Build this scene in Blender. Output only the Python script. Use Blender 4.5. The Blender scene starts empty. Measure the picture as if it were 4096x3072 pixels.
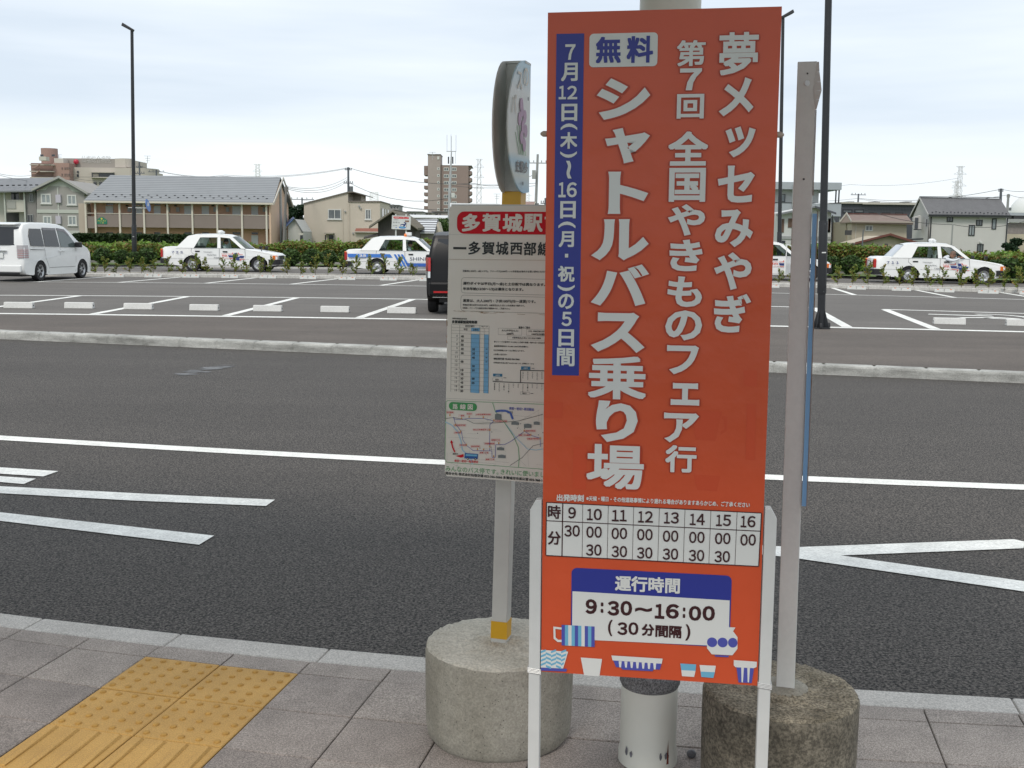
import bpy, bmesh, math, random
import numpy as np
from mathutils import Vector, Matrix

random.seed(7)
rng = np.random.default_rng(11)
S = bpy.context.scene
COL = S.collection
R = math.radians

# ------------------------------------------------------------------ camera
CAM_H, F = 1.5, 4340.0
pit, rol = math.atan(577 / 4340), 0.0125
fw = Vector((0, math.cos(pit), -math.sin(pit)))
r0 = Vector((1, 0, 0))
u0 = r0.cross(fw)
ri = r0 * math.cos(rol) + u0 * math.sin(rol)
up = u0 * math.cos(rol) - r0 * math.sin(rol)
cam_data = bpy.data.cameras.new('camera')
cam = bpy.data.objects.new('camera', cam_data)
COL.objects.link(cam)
mw = Matrix(((ri.x, up.x, -fw.x, 0), (ri.y, up.y, -fw.y, 0), (ri.z, up.z, -fw.z, CAM_H), (0, 0, 0, 1)))
cam.matrix_world = mw
cam_data.sensor_width = 36
cam_data.lens = 36 * F / 4096
cam_data.clip_start = 0.05
cam_data.clip_end = 4000
S.camera = cam

# ------------------------------------------------------------------ sky and sun
SUN_EL, SUN_AZ = R(52), R(200)
world = bpy.data.worlds.new('World')
S.world = world
world.use_nodes = True
nt = world.node_tree
for n in list(nt.nodes):
    nt.nodes.remove(n)
out = nt.nodes.new('ShaderNodeOutputWorld')
mixs = nt.nodes.new('ShaderNodeMixShader')
sky = nt.nodes.new('ShaderNodeTexSky')
sky.sky_type = 'NISHITA'
sky.sun_disc = False
sky.sun_elevation = SUN_EL
sky.sun_rotation = SUN_AZ
bg1 = nt.nodes.new('ShaderNodeBackground')
bg1.inputs['Strength'].default_value = 0.10
bg2 = nt.nodes.new('ShaderNodeBackground')
bg2.inputs['Strength'].default_value = 1.0
tc = nt.nodes.new('ShaderNodeTexCoord')
mp = nt.nodes.new('ShaderNodeMapping')
mp.inputs['Scale'].default_value = (1.2, 1.2, 10.0)
mp.inputs['Location'].default_value = (2.1, 0.4, 0.35)
n1 = nt.nodes.new('ShaderNodeTexNoise')
n1.inputs['Scale'].default_value = 1.15
n1.inputs['Detail'].default_value = 5
n1.inputs['Roughness'].default_value = 0.5
rp = nt.nodes.new('ShaderNodeValToRGB')
e = rp.color_ramp.elements
e[0].position, e[0].color = 0.34, (0.60, 0.675, 0.76, 1)
e[1].position, e[1].color = 0.66, (0.88, 0.915, 0.93, 1)
m_ = e.new(0.5)
m_.color = (0.73, 0.79, 0.85, 1)
sep = nt.nodes.new('ShaderNodeSeparateXYZ')
hz = nt.nodes.new('ShaderNodeMapRange')
hz.inputs['From Min'].default_value = 0.0
hz.inputs['From Max'].default_value = 0.11
hz.inputs['To Min'].default_value = 1.0
hz.inputs['To Max'].default_value = 0.0
mixc = nt.nodes.new('ShaderNodeMix')
mixc.data_type = 'RGBA'
mixc.inputs['B'].default_value = (0.88, 0.91, 0.915, 1)
L = nt.links.new
L(tc.outputs['Generated'], mp.inputs['Vector'])
L(mp.outputs['Vector'], n1.inputs['Vector'])
L(n1.outputs['Fac'], rp.inputs['Fac'])
L(tc.outputs['Generated'], sep.inputs[0])
L(sep.outputs['Z'], hz.inputs['Value'])
L(hz.outputs['Result'], mixc.inputs['Factor'])
L(rp.outputs['Color'], mixc.inputs['A'])
L(mixc.outputs['Result'], bg2.inputs['Color'])
L(sky.outputs['Color'], bg1.inputs['Color'])
mixs.inputs['Fac'].default_value = 0.92
L(bg1.outputs[0], mixs.inputs[1])
L(bg2.outputs[0], mixs.inputs[2])
L(mixs.outputs[0], out.inputs['Surface'])

sl = bpy.data.lights.new('sun', 'SUN')
sl.energy = 1.5
sl.angle = R(16)
sl.color = (1.0, 0.93, 0.84)
sun = bpy.data.objects.new('sun', sl)
COL.objects.link(sun)
az = SUN_AZ
sdir = Vector((math.sin(az) * math.cos(SUN_EL), math.cos(az) * math.cos(SUN_EL), math.sin(SUN_EL)))
sun.rotation_euler = sdir.to_track_quat('Z', 'Y').to_euler()
sun.location = (0, -5, 20)

S.view_settings.view_transform = 'Standard'
S.view_settings.look = 'None'
S.view_settings.gamma = 1
S.view_settings.exposure = 0.35
S.view_settings.use_curve_mapping = False
S.render.engine = 'CYCLES'
S.cycles.max_bounces = 6
S.cycles.transparent_max_bounces = 12
S.cycles.use_denoising = True

# ------------------------------------------------------------------ measuring helpers
def ray(px, py):
    return fw + ri * ((px - 2048) / F) + up * ((1536 - py) / F)

def at(px, py, Y):
    d = ray(px, py)
    return Vector((0, 0, CAM_H)) + d * (Y / d.y)

def on(px, py, z=0.0):
    d = ray(px, py)
    return Vector((0, 0, CAM_H)) + d * ((z - CAM_H) / d.z)

def tag(o, label=None, cat=None, group=None, kind=None):
    if label: o['label'] = label
    if cat: o['category'] = cat
    if group: o['group'] = group
    if kind: o['kind'] = kind
    return o

def thing(name, label, cat, loc=(0, 0, 0), rz=0.0, group=None):
    o = bpy.data.objects.new(name, None)
    COL.objects.link(o)
    o.location = loc
    o.rotation_euler = (0, 0, rz)
    o.empty_display_size = 0.2
    return tag(o, label, cat, group)

def dup(root, loc=None, rz=None, label=None, group=None, parent=None):
    c = root.copy()
    COL.objects.link(c)
    if parent is not None: c.parent = parent
    if loc is not None: c.location = loc
    if rz is not None: c.rotation_euler = (0, 0, rz)
    if label: c['label'] = label
    if group: c['group'] = group
    for ch in list(root.children):
        dup(ch, parent=c)
    return c

class MB:
    def __init__(s, off=(0, 0, 0)):
        s.v, s.f, s.m, s.off, s.cm = [], [], [], Vector(off), 0
    def add(s, vs, fs):
        b = len(s.v)
        s.v += [Vector(p) for p in vs]
        for f in fs:
            s.f.append([b + i for i in f])
            s.m.append(s.cm)
        return s
    def poly(s, pts):
        return s.add(pts, [list(range(len(pts)))])
    def box(s, x0, x1, y0, y1, z0, z1, M=None):
        p = [(x0, y0, z0), (x1, y0, z0), (x1, y1, z0), (x0, y1, z0), (x0, y0, z1), (x1, y0, z1), (x1, y1, z1), (x0, y1, z1)]
        if M is not None: p = [M @ Vector(q) for q in p]
        return s.add(p, [(0, 3, 2, 1), (4, 5, 6, 7), (0, 1, 5, 4), (1, 2, 6, 5), (2, 3, 7, 6), (3, 0, 4, 7)])
    def extr(s, pts, d):
        """solid: outline pts (3d) swept by vector d"""
        n = len(pts)
        d = Vector(d)
        a = [Vector(p) for p in pts]
        return s.add(a + [p + d for p in a], [list(range(n - 1, -1, -1)), list(range(n, 2 * n))] + [(i, (i + 1) % n, n + (i + 1) % n, n + i) for i in range(n)])
    def tube(s, pts, r, n=6, caps=True):
        pts = [Vector(p) for p in pts]
        rr = r if isinstance(r, (list, tuple)) else [r] * len(pts)
        rings = []
        for i, p in enumerate(pts):
            a = pts[max(0, i - 1)]
            b = pts[min(len(pts) - 1, i + 1)]
            t = (b - a).normalized()
            q = Vector((0, 0, 1)) if abs(t.z) < 0.95 else Vector((0, 1, 0))
            u = t.cross(q).normalized()
            w = t.cross(u)
            rings.append([p + (u * math.cos(2 * math.pi * k / n) + w * math.sin(2 * math.pi * k / n)) * rr[i] for k in range(n)])
        vs = [v for g in rings for v in g]
        fs = []
        for i in range(len(pts) - 1):
            for k in range(n):
                fs.append((i * n + k, i * n + (k + 1) % n, (i + 1) * n + (k + 1) % n, (i + 1) * n + k))
        if caps:
            fs.append(list(range(n - 1, -1, -1)))
            fs.append([(len(pts) - 1) * n + k for k in range(n)])
        return s.add(vs, fs)
    def lathe(s, prof, n=32, c=(0, 0, 0), M=None, cap=True):
        c = Vector(c)
        vs = []
        for r, z in prof:
            for k in range(n):
                a = 2 * math.pi * k / n
                q = Vector((r * math.cos(a), r * math.sin(a), z))
                vs.append((M @ q if M is not None else q) + c)
        fs = []
        for i in range(len(prof) - 1):
            for k in range(n):
                fs.append((i * n + k, i * n + (k + 1) % n, (i + 1) * n + (k + 1) % n, (i + 1) * n + k))
        if cap and prof[0][0] > 1e-6: fs.append(list(range(n - 1, -1, -1)))
        if cap and prof[-1][0] > 1e-6: fs.append([(len(prof) - 1) * n + k for k in range(n)])
        return s.add(vs, fs)
    def mesh(s, name, mats, smooth=None):
        me = bpy.data.meshes.new(name)
        me.from_pydata([tuple(p - s.off) for p in s.v], [], s.f)
        for m in (mats if isinstance(mats, (list, tuple)) else [mats]): me.materials.append(m)
        if any(s.m): me.polygons.foreach_set('material_index', s.m)
        if smooth is not None:
            me.polygons.foreach_set('use_smooth', [True] * len(me.polygons))
            me.set_sharp_from_angle(angle=R(smooth))
        me.update()
        return me
    def build(s, name, mats, parent=None, smooth=None, bevel=None):
        o = bpy.data.objects.new(name, s.mesh(name, mats, smooth))
        COL.objects.link(o)
        if parent is not None: o.parent = parent
        if bevel:
            b = o.modifiers.new('b', 'BEVEL')
            b.width = bevel
            b.segments = 2
            b.limit_method = 'ANGLE'
            b.angle_limit = R(35)
        return o

# ------------------------------------------------------------------ materials
MC = {}
def mat(name, col, rough=0.7, metal=0.0, var=0.0, vs=3.0, bump=0.0, bs=30.0, col2=None, spec=None, speck=None, emit=None, coat=0.0, stretch=None, coords='Object', detail=4, pits=None, tracks=None):
    if name in MC: return MC[name]
    m = bpy.data.materials.new(name)
    m.use_nodes = True
    t = m.node_tree
    b = t.nodes['Principled BSDF']
    b.inputs['Roughness'].default_value = rough
    b.inputs['Metallic'].default_value = metal
    if spec is not None: b.inputs['Specular IOR Level'].default_value = spec
    if coat: b.inputs['Coat Weight'].default_value = coat; b.inputs['Coat Roughness'].default_value = 0.08
    c = (*col, 1)
    src = None
    tcn = t.nodes.new('ShaderNodeTexCoord')
    vec = tcn.outputs[coords]
    if stretch:
        mpn = t.nodes.new('ShaderNodeMapping')
        mpn.inputs['Scale'].default_value = stretch
        t.links.new(vec, mpn.inputs['Vector'])
        vec = mpn.outputs['Vector']
    b.inputs['Base Color'].default_value = c
    if var or col2:
        nz = t.nodes.new('ShaderNodeTexNoise')
        nz.inputs['Scale'].default_value = vs
        nz.inputs['Detail'].default_value = detail
        nz.inputs['Roughness'].default_value = 0.62
        t.links.new(vec, nz.inputs['Vector'])
        r = t.nodes.new('ShaderNodeValToRGB')
        r.color_ramp.elements[0].position = 0.32
        r.color_ramp.elements[1].position = 0.68
        if col2:
            r.color_ramp.elements[0].color = (*col2, 1)
            r.color_ramp.elements[1].color = c
        else:
            r.color_ramp.elements[0].color = (*[max(0, x * (1 - var)) for x in col], 1)
            r.color_ramp.elements[1].color = (*[min(1, x * (1 + var)) for x in col], 1)
        t.links.new(nz.outputs['Fac'], r.inputs['Fac'])
        src = r.outputs['Color']
    if speck:   # (scale, amount, low, high): fine grain of stones
        for (sc, am) in speck:
            vz = t.nodes.new('ShaderNodeTexNoise')
            vz.inputs['Scale'].default_value = sc
            vz.inputs['Detail'].default_value = 2
            vz.inputs['Roughness'].default_value = 0.7
            t.links.new(tcn.outputs[coords], vz.inputs['Vector'])
            mr = t.nodes.new('ShaderNodeMapRange')
            mr.inputs['From Min'].default_value = 0.38
            mr.inputs['From Max'].default_value = 0.62
            mr.inputs['To Min'].default_value = 1 - am
            mr.inputs['To Max'].default_value = 1 + am
            t.links.new(vz.outputs['Fac'], mr.inputs['Value'])
            mx = t.nodes.new('ShaderNodeVectorMath')
            mx.operation = 'SCALE'
            if src is None:
                mx.inputs[0].default_value = col
            else:
                t.links.new(src, mx.inputs[0])
            t.links.new(mr.outputs['Result'], mx.inputs['Scale'])
            src = mx.outputs['Vector']
    def mulby(src, fac):
        mx = t.nodes.new('ShaderNodeVectorMath')
        mx.operation = 'SCALE'
        if src is None: mx.inputs[0].default_value = col
        else: t.links.new(src, mx.inputs[0])
        t.links.new(fac, mx.inputs['Scale'])
        return mx.outputs['Vector']
    if pits:      # air holes: (cells per metre, radius in cells, darkness)
        vo_ = t.nodes.new('ShaderNodeTexVoronoi')
        vo_.inputs['Scale'].default_value = pits[0]
        t.links.new(tcn.outputs[coords], vo_.inputs['Vector'])
        mr = t.nodes.new('ShaderNodeMapRange')
        mr.inputs['From Min'].default_value = pits[1] * .6
        mr.inputs['From Max'].default_value = pits[1]
        mr.inputs['To Min'].default_value = pits[2]
        t.links.new(vo_.outputs['Distance'], mr.inputs['Value'])
        src = mulby(src, mr.outputs['Result'])
    if tracks:    # long soft stains along the driving direction
        mq = t.nodes.new('ShaderNodeMapping')
        mq.inputs['Rotation'].default_value = (0, 0, tracks[0])
        mq.inputs['Scale'].default_value = (.12, 1.3, 1)
        t.links.new(tcn.outputs[coords], mq.inputs['Vector'])
        nz = t.nodes.new('ShaderNodeTexNoise')
        nz.inputs['Scale'].default_value = 1.0
        nz.inputs['Detail'].default_value = 5
        t.links.new(mq.outputs['Vector'], nz.inputs['Vector'])
        mr = t.nodes.new('ShaderNodeMapRange')
        mr.inputs['From Min'].default_value = .3
        mr.inputs['From Max'].default_value = .7
        mr.inputs['To Min'].default_value = 1 - tracks[1]
        mr.inputs['To Max'].default_value = 1 + tracks[1]
        t.links.new(nz.outputs['Fac'], mr.inputs['Value'])
        src = mulby(src, mr.outputs['Result'])
    if src is not None: t.links.new(src, b.inputs['Base Color'])
    if bump:
        nb = t.nodes.new('ShaderNodeTexNoise')
        nb.inputs['Scale'].default_value = bs
        nb.inputs['Detail'].default_value = 4
        t.links.new(vec, nb.inputs['Vector'])
        bn = t.nodes.new('ShaderNodeBump')
        bn.inputs['Strength'].default_value = min(1, bump)
        bn.inputs['Distance'].default_value = 0.3 / bs
        t.links.new(nb.outputs['Fac'], bn.inputs['Height'])
        t.links.new(bn.outputs['Normal'], b.inputs['Normal'])
    if emit:
        b.inputs['Emission Color'].default_value = c
        b.inputs['Emission Strength'].default_value = emit
    MC[name] = m
    return m

def stripes(name, ca, cb, scale, axis='Z', rough=0.7, duty=0.5, var=0.08):
    m = bpy.data.materials.new(name)
    m.use_nodes = True
    t = m.node_tree
    b = t.nodes['Principled BSDF']
    b.inputs['Roughness'].default_value = rough
    g = t.nodes.new('ShaderNodeTexCoord')
    w = t.nodes.new('ShaderNodeTexWave')
    w.bands_direction = axis
    w.wave_profile = 'SAW'
    w.inputs['Scale'].default_value = scale
    t.links.new(g.outputs['Object'], w.inputs['Vector'])
    r = t.nodes.new('ShaderNodeValToRGB')
    r.color_ramp.elements[0].color = (*cb, 1)
    r.color_ramp.elements[0].position = duty - 0.08
    r.color_ramp.elements[1].color = (*ca, 1)
    r.color_ramp.elements[1].position = duty + 0.08
    t.links.new(w.outputs['Fac'], r.inputs['Fac'])
    nz = t.nodes.new('ShaderNodeTexNoise')
    nz.inputs['Scale'].default_value = 0.8
    nz.inputs['Detail'].default_value = 6
    t.links.new(g.outputs['Object'], nz.inputs['Vector'])
    mr = t.nodes.new('ShaderNodeMapRange')
    mr.inputs['To Min'].default_value = 1 - 2 * var
    mr.inputs['To Max'].default_value = 1 + 2 * var
    t.links.new(nz.outputs['Fac'], mr.inputs['Value'])
    mx = t.nodes.new('ShaderNodeVectorMath')
    mx.operation = 'SCALE'
    t.links.new(r.outputs['Color'], mx.inputs[0])
    t.links.new(mr.outputs['Result'], mx.inputs['Scale'])
    t.links.new(mx.outputs['Vector'], b.inputs['Base Color'])
    return m

def leafmat(name, cols, rough=0.55):
    """colour differs per leaf and by patches"""
    m = bpy.data.materials.new(name)
    m.use_nodes = True
    t = m.node_tree
    b = t.nodes['Principled BSDF']
    b.inputs['Roughness'].default_value = rough
    b.inputs['Specular IOR Level'].default_value = 0.3
    g = t.nodes.new('ShaderNodeNewGeometry')
    tcn = t.nodes.new('ShaderNodeTexCoord')
    nz = t.nodes.new('ShaderNodeTexNoise')
    nz.inputs['Scale'].default_value = 1.6
    nz.inputs['Detail'].default_value = 3
    t.links.new(tcn.outputs['Object'], nz.inputs['Vector'])
    ma = t.nodes.new('ShaderNodeMath')
    ma.operation = 'MULTIPLY_ADD'
    ma.inputs[1].default_value = 0.55
    t.links.new(g.outputs['Random Per Island'], ma.inputs[0])
    mb = t.nodes.new('ShaderNodeMath')
    mb.operation = 'MULTIPLY_ADD'
    mb.inputs[1].default_value = 1.5
    mb.inputs[2].default_value = -0.52
    t.links.new(nz.outputs['Fac'], mb.inputs[0])
    t.links.new(mb.outputs[0], ma.inputs[2])
    r = t.nodes.new('ShaderNodeValToRGB')
    els = r.color_ramp.elements
    n = len(cols)
    els[0].position = 0; els[0].color = (*cols[0], 1)
    els[1].position = 1; els[1].color = (*cols[-1], 1)
    for i in range(1, n - 1):
        q = els.new(i / (n - 1)); q.color = (*cols[i], 1)
    t.links.new(ma.outputs[0], r.inputs['Fac'])
    t.links.new(r.outputs['Color'], b.inputs['Base Color'])
    # thin leaves let light through
    tr = t.nodes.new('ShaderNodeBsdfTranslucent')
    t.links.new(r.outputs['Color'], tr.inputs['Color'])
    ms = t.nodes.new('ShaderNodeMixShader')
    ms.inputs[0].default_value = 0.25
    o = t.nodes['Material Output']
    t.links.new(b.outputs[0], ms.inputs[1])
    t.links.new(tr.outputs[0], ms.inputs[2])
    t.links.new(ms.outputs[0], o.inputs['Surface'])
    return m

def glassmat(name, tint=(0.6, 0.66, 0.64), refl=0.12):
    m = bpy.data.materials.new(name)
    m.use_nodes = True
    t = m.node_tree
    t.nodes.remove(t.nodes['Principled BSDF'])
    o = t.nodes['Material Output']
    tr = t.nodes.new('ShaderNodeBsdfTransparent')
    tr.inputs['Color'].default_value = (*tint, 1)
    gl = t.nodes.new('ShaderNodeBsdfGlossy')
    gl.inputs['Roughness'].default_value = 0.02
    fr = t.nodes.new('ShaderNodeLayerWeight')
    fr.inputs['Blend'].default_value = refl
    ms = t.nodes.new('ShaderNodeMixShader')
    t.links.new(fr.outputs['Fresnel'], ms.inputs[0])
    t.links.new(tr.outputs[0], ms.inputs[1])
    t.links.new(gl.outputs[0], ms.inputs[2])
    t.links.new(ms.outputs[0], o.inputs['Surface'])
    return m

M_asph = mat('asphalt_road', (0.062, 0.055, 0.049), 0.85, var=0.08, vs=0.5, bump=1.0, bs=70, speck=[(85, 1.0), (210, 0.5)], pits=(60, .30, .55), tracks=(.18, .10))
M_lot = mat('asphalt_lot', (0.118, 0.108, 0.098), 0.9, var=0.10, vs=0.35, bump=0.4, bs=60, speck=[(45, 0.28), (9, 0.05)], tracks=(.08, .10))
M_lotb = mat('asphalt_brown', (0.100, 0.084, 0.072), 0.9, var=0.12, vs=0.5, bump=0.4, bs=60, speck=[(55, 0.32), (9, 0.06)], tracks=(.1, .12))
M_paint = mat('road_paint', (0.76, 0.76, 0.72), 0.6, var=0.10, vs=1.5, speck=[(60, 0.12), (9, .08)], bump=0.5, bs=90, pits=(45, .14, .45))
M_kerb = mat('kerb_concrete', (0.50, 0.49, 0.46), 0.85, var=0.14, vs=5, bump=0.3, bs=60, speck=[(180, 0.22), (14, 0.08)])
M_gran = mat('kerb_granite', (0.50, 0.475, 0.44), 0.75, var=0.08, vs=3, bump=0.3, bs=120, speck=[(180, 0.25)])
M_kerbd = mat('kerb_weathered', (0.50, 0.50, 0.47), 0.9, vs=2.2, col2=(0.20, 0.20, 0.185), bump=0.4, bs=50, speck=[(150, 0.25)], stretch=(1, 1, 3.5), detail=6)
M_dirt = mat('soil', (0.085, 0.065, 0.05), 0.95, var=0.3, vs=8, bump=0.8, bs=30)
M_grass = mat('grass_ground', (0.10, 0.15, 0.04), 0.95, var=0.35, vs=0.6, bump=0.6, bs=20)
M_white = mat('white_paint', (0.78, 0.79, 0.77), 0.5, var=0.03, vs=2)
M_dark = mat('dark_metal', (0.022, 0.024, 0.028), 0.45, var=0.1, vs=6, spec=0.4)
M_black = mat('black_rubber', (0.012, 0.012, 0.013), 0.8)
M_bplastic = mat('black_plastic', (0.018, 0.018, 0.02), 0.5)
M_steel = mat('zinc_steel', (0.42, 0.43, 0.44), 0.5, metal=0.35, var=0.1, vs=10)
M_wire = mat('wire', (0.05, 0.05, 0.055), 0.6)

# ------------------------------------------------------------------ ground
def cv(a, b, c, lim):
    def f(x):
        x1 = max(-lim, min(lim, x))
        return a * x1 * x1 + b * x1 + c + (2 * a * x1 + b) * (x - x1)
    return f
kO = cv(.0233, -.1794, 3.7792, 2.6)
kI = cv(.025, -.1778, 3.6377, 2.6)
ROW = [kI, cv(.0289, -.1746, 3.5256, 2.6), cv(.0317, -.1732, 3.2262, 2.6), cv(.034, -.171, 2.930, 2.6),
       cv(.036, -.169, 2.634, 2.6), cv(.037, -.167, 2.338, 2.6), cv(.038, -.165, 2.042, 2.6), cv(.038, -.163, 1.746, 2.6)]
mF = cv(0, -.2757, 14.50, 50)
mBk = cv(0, -.2790, 14.76, 50)
fA = cv(-.0048, -.0734, 20.16, 12)
fB = cv(-.0102, -.1001, 26.86, 14)
fC = cv(-.0088, -.1207, 34.38, 17)
fK = cv(-.0093, -.1198, 39.53, 19)
fT = cv(-.0105, -.1222, 49.43, 22)
fW = cv(-.0129, -.1547, 52.98, 23)
def pl(f, d):
    return lambda x: f(x) + d
ZP, ZR, ZL = -0.03, -0.12, 0.08

def xs(a, b, n):
    return [a + (b - a) * i / n for i in range(n + 1)]

def strip(fa, fb, z, X, mb=None, zf=None, zb=None):
    """sheet between two curves, with a front and back face down to zf / zb"""
    mb = mb or MB()
    va = [(x, fa(x), z) for x in X]
    vb = [(x, fb(x), z) for x in X]
    n = len(X)
    mb.add(va + vb, [(i, i + 1, n + i + 1, n + i) for i in range(n - 1)])
    if zf is not None:
        mb.add([(x, fa(x), zf) for x in X] + va, [(i, i + 1, n + i + 1, n + i) for i in range(n - 1)])
    if zb is not None:
        mb.add(vb + [(x, fb(x), zb) for x in X], [(i, i + 1, n + i + 1, n + i) for i in range(n - 1)])
    return mb

XW = xs(-60, 60, 60)
g = MB().poly([(-1500, -300, -0.2), (1500, -300, -0.2), (1500, 2500, -0.2), (-1500, 2500, -0.2)]).build('ground', M_grass)
tag(g, kind='structure')
tag(strip(pl(kO, -.02), pl(mF, .05), ZR, xs(-70, 70, 140)).build('road', M_asph), kind='structure')
tag(strip(pl(mBk, -.02), pl(fA, 0), 0.0, XW).build('lot_driveway', M_lotb), kind='structure')
tag(strip(fA, pl(fK, .02), 0.0, XW).build('parking_lot', M_lot), kind='structure')
tag(strip(pl(fK, .28), pl(fK, 1.75), 0.06, XW).build('planting_strip', M_dirt), kind='structure')
tag(strip(pl(fK, 1.86), pl(fT, .02), ZL, XW).build('taxi_lane', M_lot), kind='structure')
tag(strip(pl(fT, .2), pl(fW, .05), 0.09, XW).build('verge', M_dirt), kind='structure')
tag(strip(pl(fW, .25), lambda x: 2400, 0.2, xs(-1400, 1400, 60)).build('field', M_grass), kind='structure')

# painted markings lie on the sheets
def line_between(mb, p, q, w, z):
    p, q = Vector(p), Vector(q)
    d = (q - p); d.z = 0; d.normalize()
    n = Vector((-d.y, d.x, 0)) * (w / 2)
    mb.poly([(p - n).xy.to_3d() + Vector((0, 0, z)), (q - n).xy.to_3d() + Vector((0, 0, z)), (q + n).xy.to_3d() + Vector((0, 0, z)), (p + n).xy.to_3d() + Vector((0, 0, z))])

fCL = cv(.008, -.171, 7.689, 6)
mk = strip(pl(fCL, -.085), pl(fCL, .085), ZR + .004, xs(-40, 40, 120))
tag(mk.build('centre_line', M_paint), kind='structure')
def marking(pts, name='road_marking'):
    tag(MB().poly([(a, b, ZR + .005) for a, b in pts]).build(name, M_paint), kind='structure')
marking([(-7.5, 8.05), (-3.47, 7.21), (-3.14, 7.14), (-3.11, 7.31), (-3.56, 7.41), (-7.5, 8.27)])
marking([(-7.5, 7.74), (-3.35, 6.96), (-3.17, 6.91), (-3.16, 7.07), (-3.43, 7.13), (-7.5, 7.95)])
marking([(-8, 7.62), (-3.2, 6.65), (-2.3, 6.5), (-1.48, 6.41), (-1.46, 6.57), (-2.28, 6.68), (-3.29, 6.84), (-8, 7.83)])
marking([(-6.6, 7.29), (-2.89, 5.99), (-1.64, 5.56), (-1.61, 5.74), (-2.98, 6.18), (-6.6, 7.5)])
marking([(0.2, 5.76), (1.38, 5.49), (1.5, 5.44), (2.43, 4.95), (3.9, 4.15), (3.98, 4.31), (2.5, 5.11), (1.73, 5.51), (2.77, 5.69), (2.84, 5.82), (2.80, 5.87), (1.56, 5.66), (1.43, 5.67), (0.24, 5.95)])
# worn white scuff left on the near lane
sc = MB()
rsc = random.Random(2)
for i in range(46):
    px_ = rsc.uniform(720, 915)
    c_ = on(px_, 1500 - (px_ - 720) * .19 + rsc.uniform(-9, 9) * (1 - abs(px_ - 810) / 160), ZR)
    w, h = rsc.uniform(.04, .15), rsc.uniform(.012, .04)
    sc.poly([(c_.x - w, c_.y - h * rsc.random(), ZR + .004 + i * 2e-5), (c_.x + w * .6, c_.y - h, ZR + .004 + i * 2e-5), (c_.x + w, c_.y + h * .4, ZR + .004 + i * 2e-5), (c_.x - w * .5, c_.y + h, ZR + .004 + i * 2e-5)])
tag(sc.build('paint_scuff', mat('scuff', (0.16, 0.165, 0.17), 0.8, var=0.3, vs=20)), kind='structure')

tag(strip(pl(fA, -.13), pl(fA, .13), .004, XW).build('lot_line', M_paint), kind='structure')
bl = MB()
strip(pl(fB, -.1), pl(fB, .1), .004, xs(-60, 7.0, 50), bl)
strip(pl(fB, -.1), pl(fB, .1), .004, xs(8.6, 60, 40), bl)
tag(bl.build('lot_line', M_paint), kind='structure')
tag(strip(pl(fC, -.08), pl(fC, .08), .004, XW).build('lot_line', M_paint), kind='structure')
bays = MB()
for (xa, xb, w) in [(-18.1, -18.9, .17), (-15.6, -16.2, .17), (-13.1, -13.4, .17), (-10.55, -10.65, .17), (-7.97, -8.07, .17), (-5.45, -5.38, .17), (-2.9, -2.49, .17), (-.35, .2, .17), (2.2, 2.9, .17), (4.3, 5.2, .17),
                    (6.08, 7.06, .19), (7.6, 8.62, .19), (11.6, 12.9, .19), (15.0, 16.5, .19)]:
    line_between(bays, (xa, fA(xa) + .16, 0), (xb, fB(xb) - .1, 0), w, .005)
for (p0, q0, p1, q1) in [(157, 1127, 423, 1108.5), (485, 1129, 725, 1108.5), (825, 1133, 1034, 1110), (1164, 1137, 1348, 1116), (1523, 1142, 1672, 1120),
                         (3700 - 1100, 1163, 3730 - 1100, 1138), (3430, 1182, 3313, 1150), (3821, 1191, 3656, 1160), (4210, 1203, 4000, 1170)]:
    a, b = on(p0, q0), on(p1, q1)
    a = Vector((a.x, fC(a.x), 0)); b = Vector((b.x, fK(b.x) - .05, 0))
    line_between(bays, a, b, .16, .005)
tag(bays.build('bay_marking', M_paint), kind='structure')
# wheelchair mark in the right-hand bay (seen end-on)
wc = MB()
def arc(cx, cy, rx, ry, a0, a1, w, n=18):
    for i in range(n):
        t0, t1 = R(a0 + (a1 - a0) * i / n), R(a0 + (a1 - a0) * (i + 1) / n)
        wc.poly([(cx + (rx - w) * math.cos(t0), cy + (ry - w) * math.sin(t0), .006), (cx + rx * math.cos(t0), cy + ry * math.sin(t0), .006),
                 (cx + rx * math.cos(t1), cy + ry * math.sin(t1), .006), (cx + (rx - w) * math.cos(t1), cy + (ry - w) * math.sin(t1), .006)])
arc(10.35, 23.1, .62, .85, -150, 110, .16)
wc.poly([(9.0, 23.55, .007), (9.1, 23.75, .007), (10.3, 23.35, .007), (10.25, 23.1, .007)])
wc.poly([(9.35, 22.55, .006), (9.3, 22.75, .006), (10.25, 22.9, .006), (11.0, 22.0, .006), (11.5, 21.95, .006), (11.5, 21.75, .006), (10.85, 21.75, .006), (10.15, 22.65, .006)])
tag(wc.build('wheelchair_marking', M_paint), kind='structure')

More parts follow.
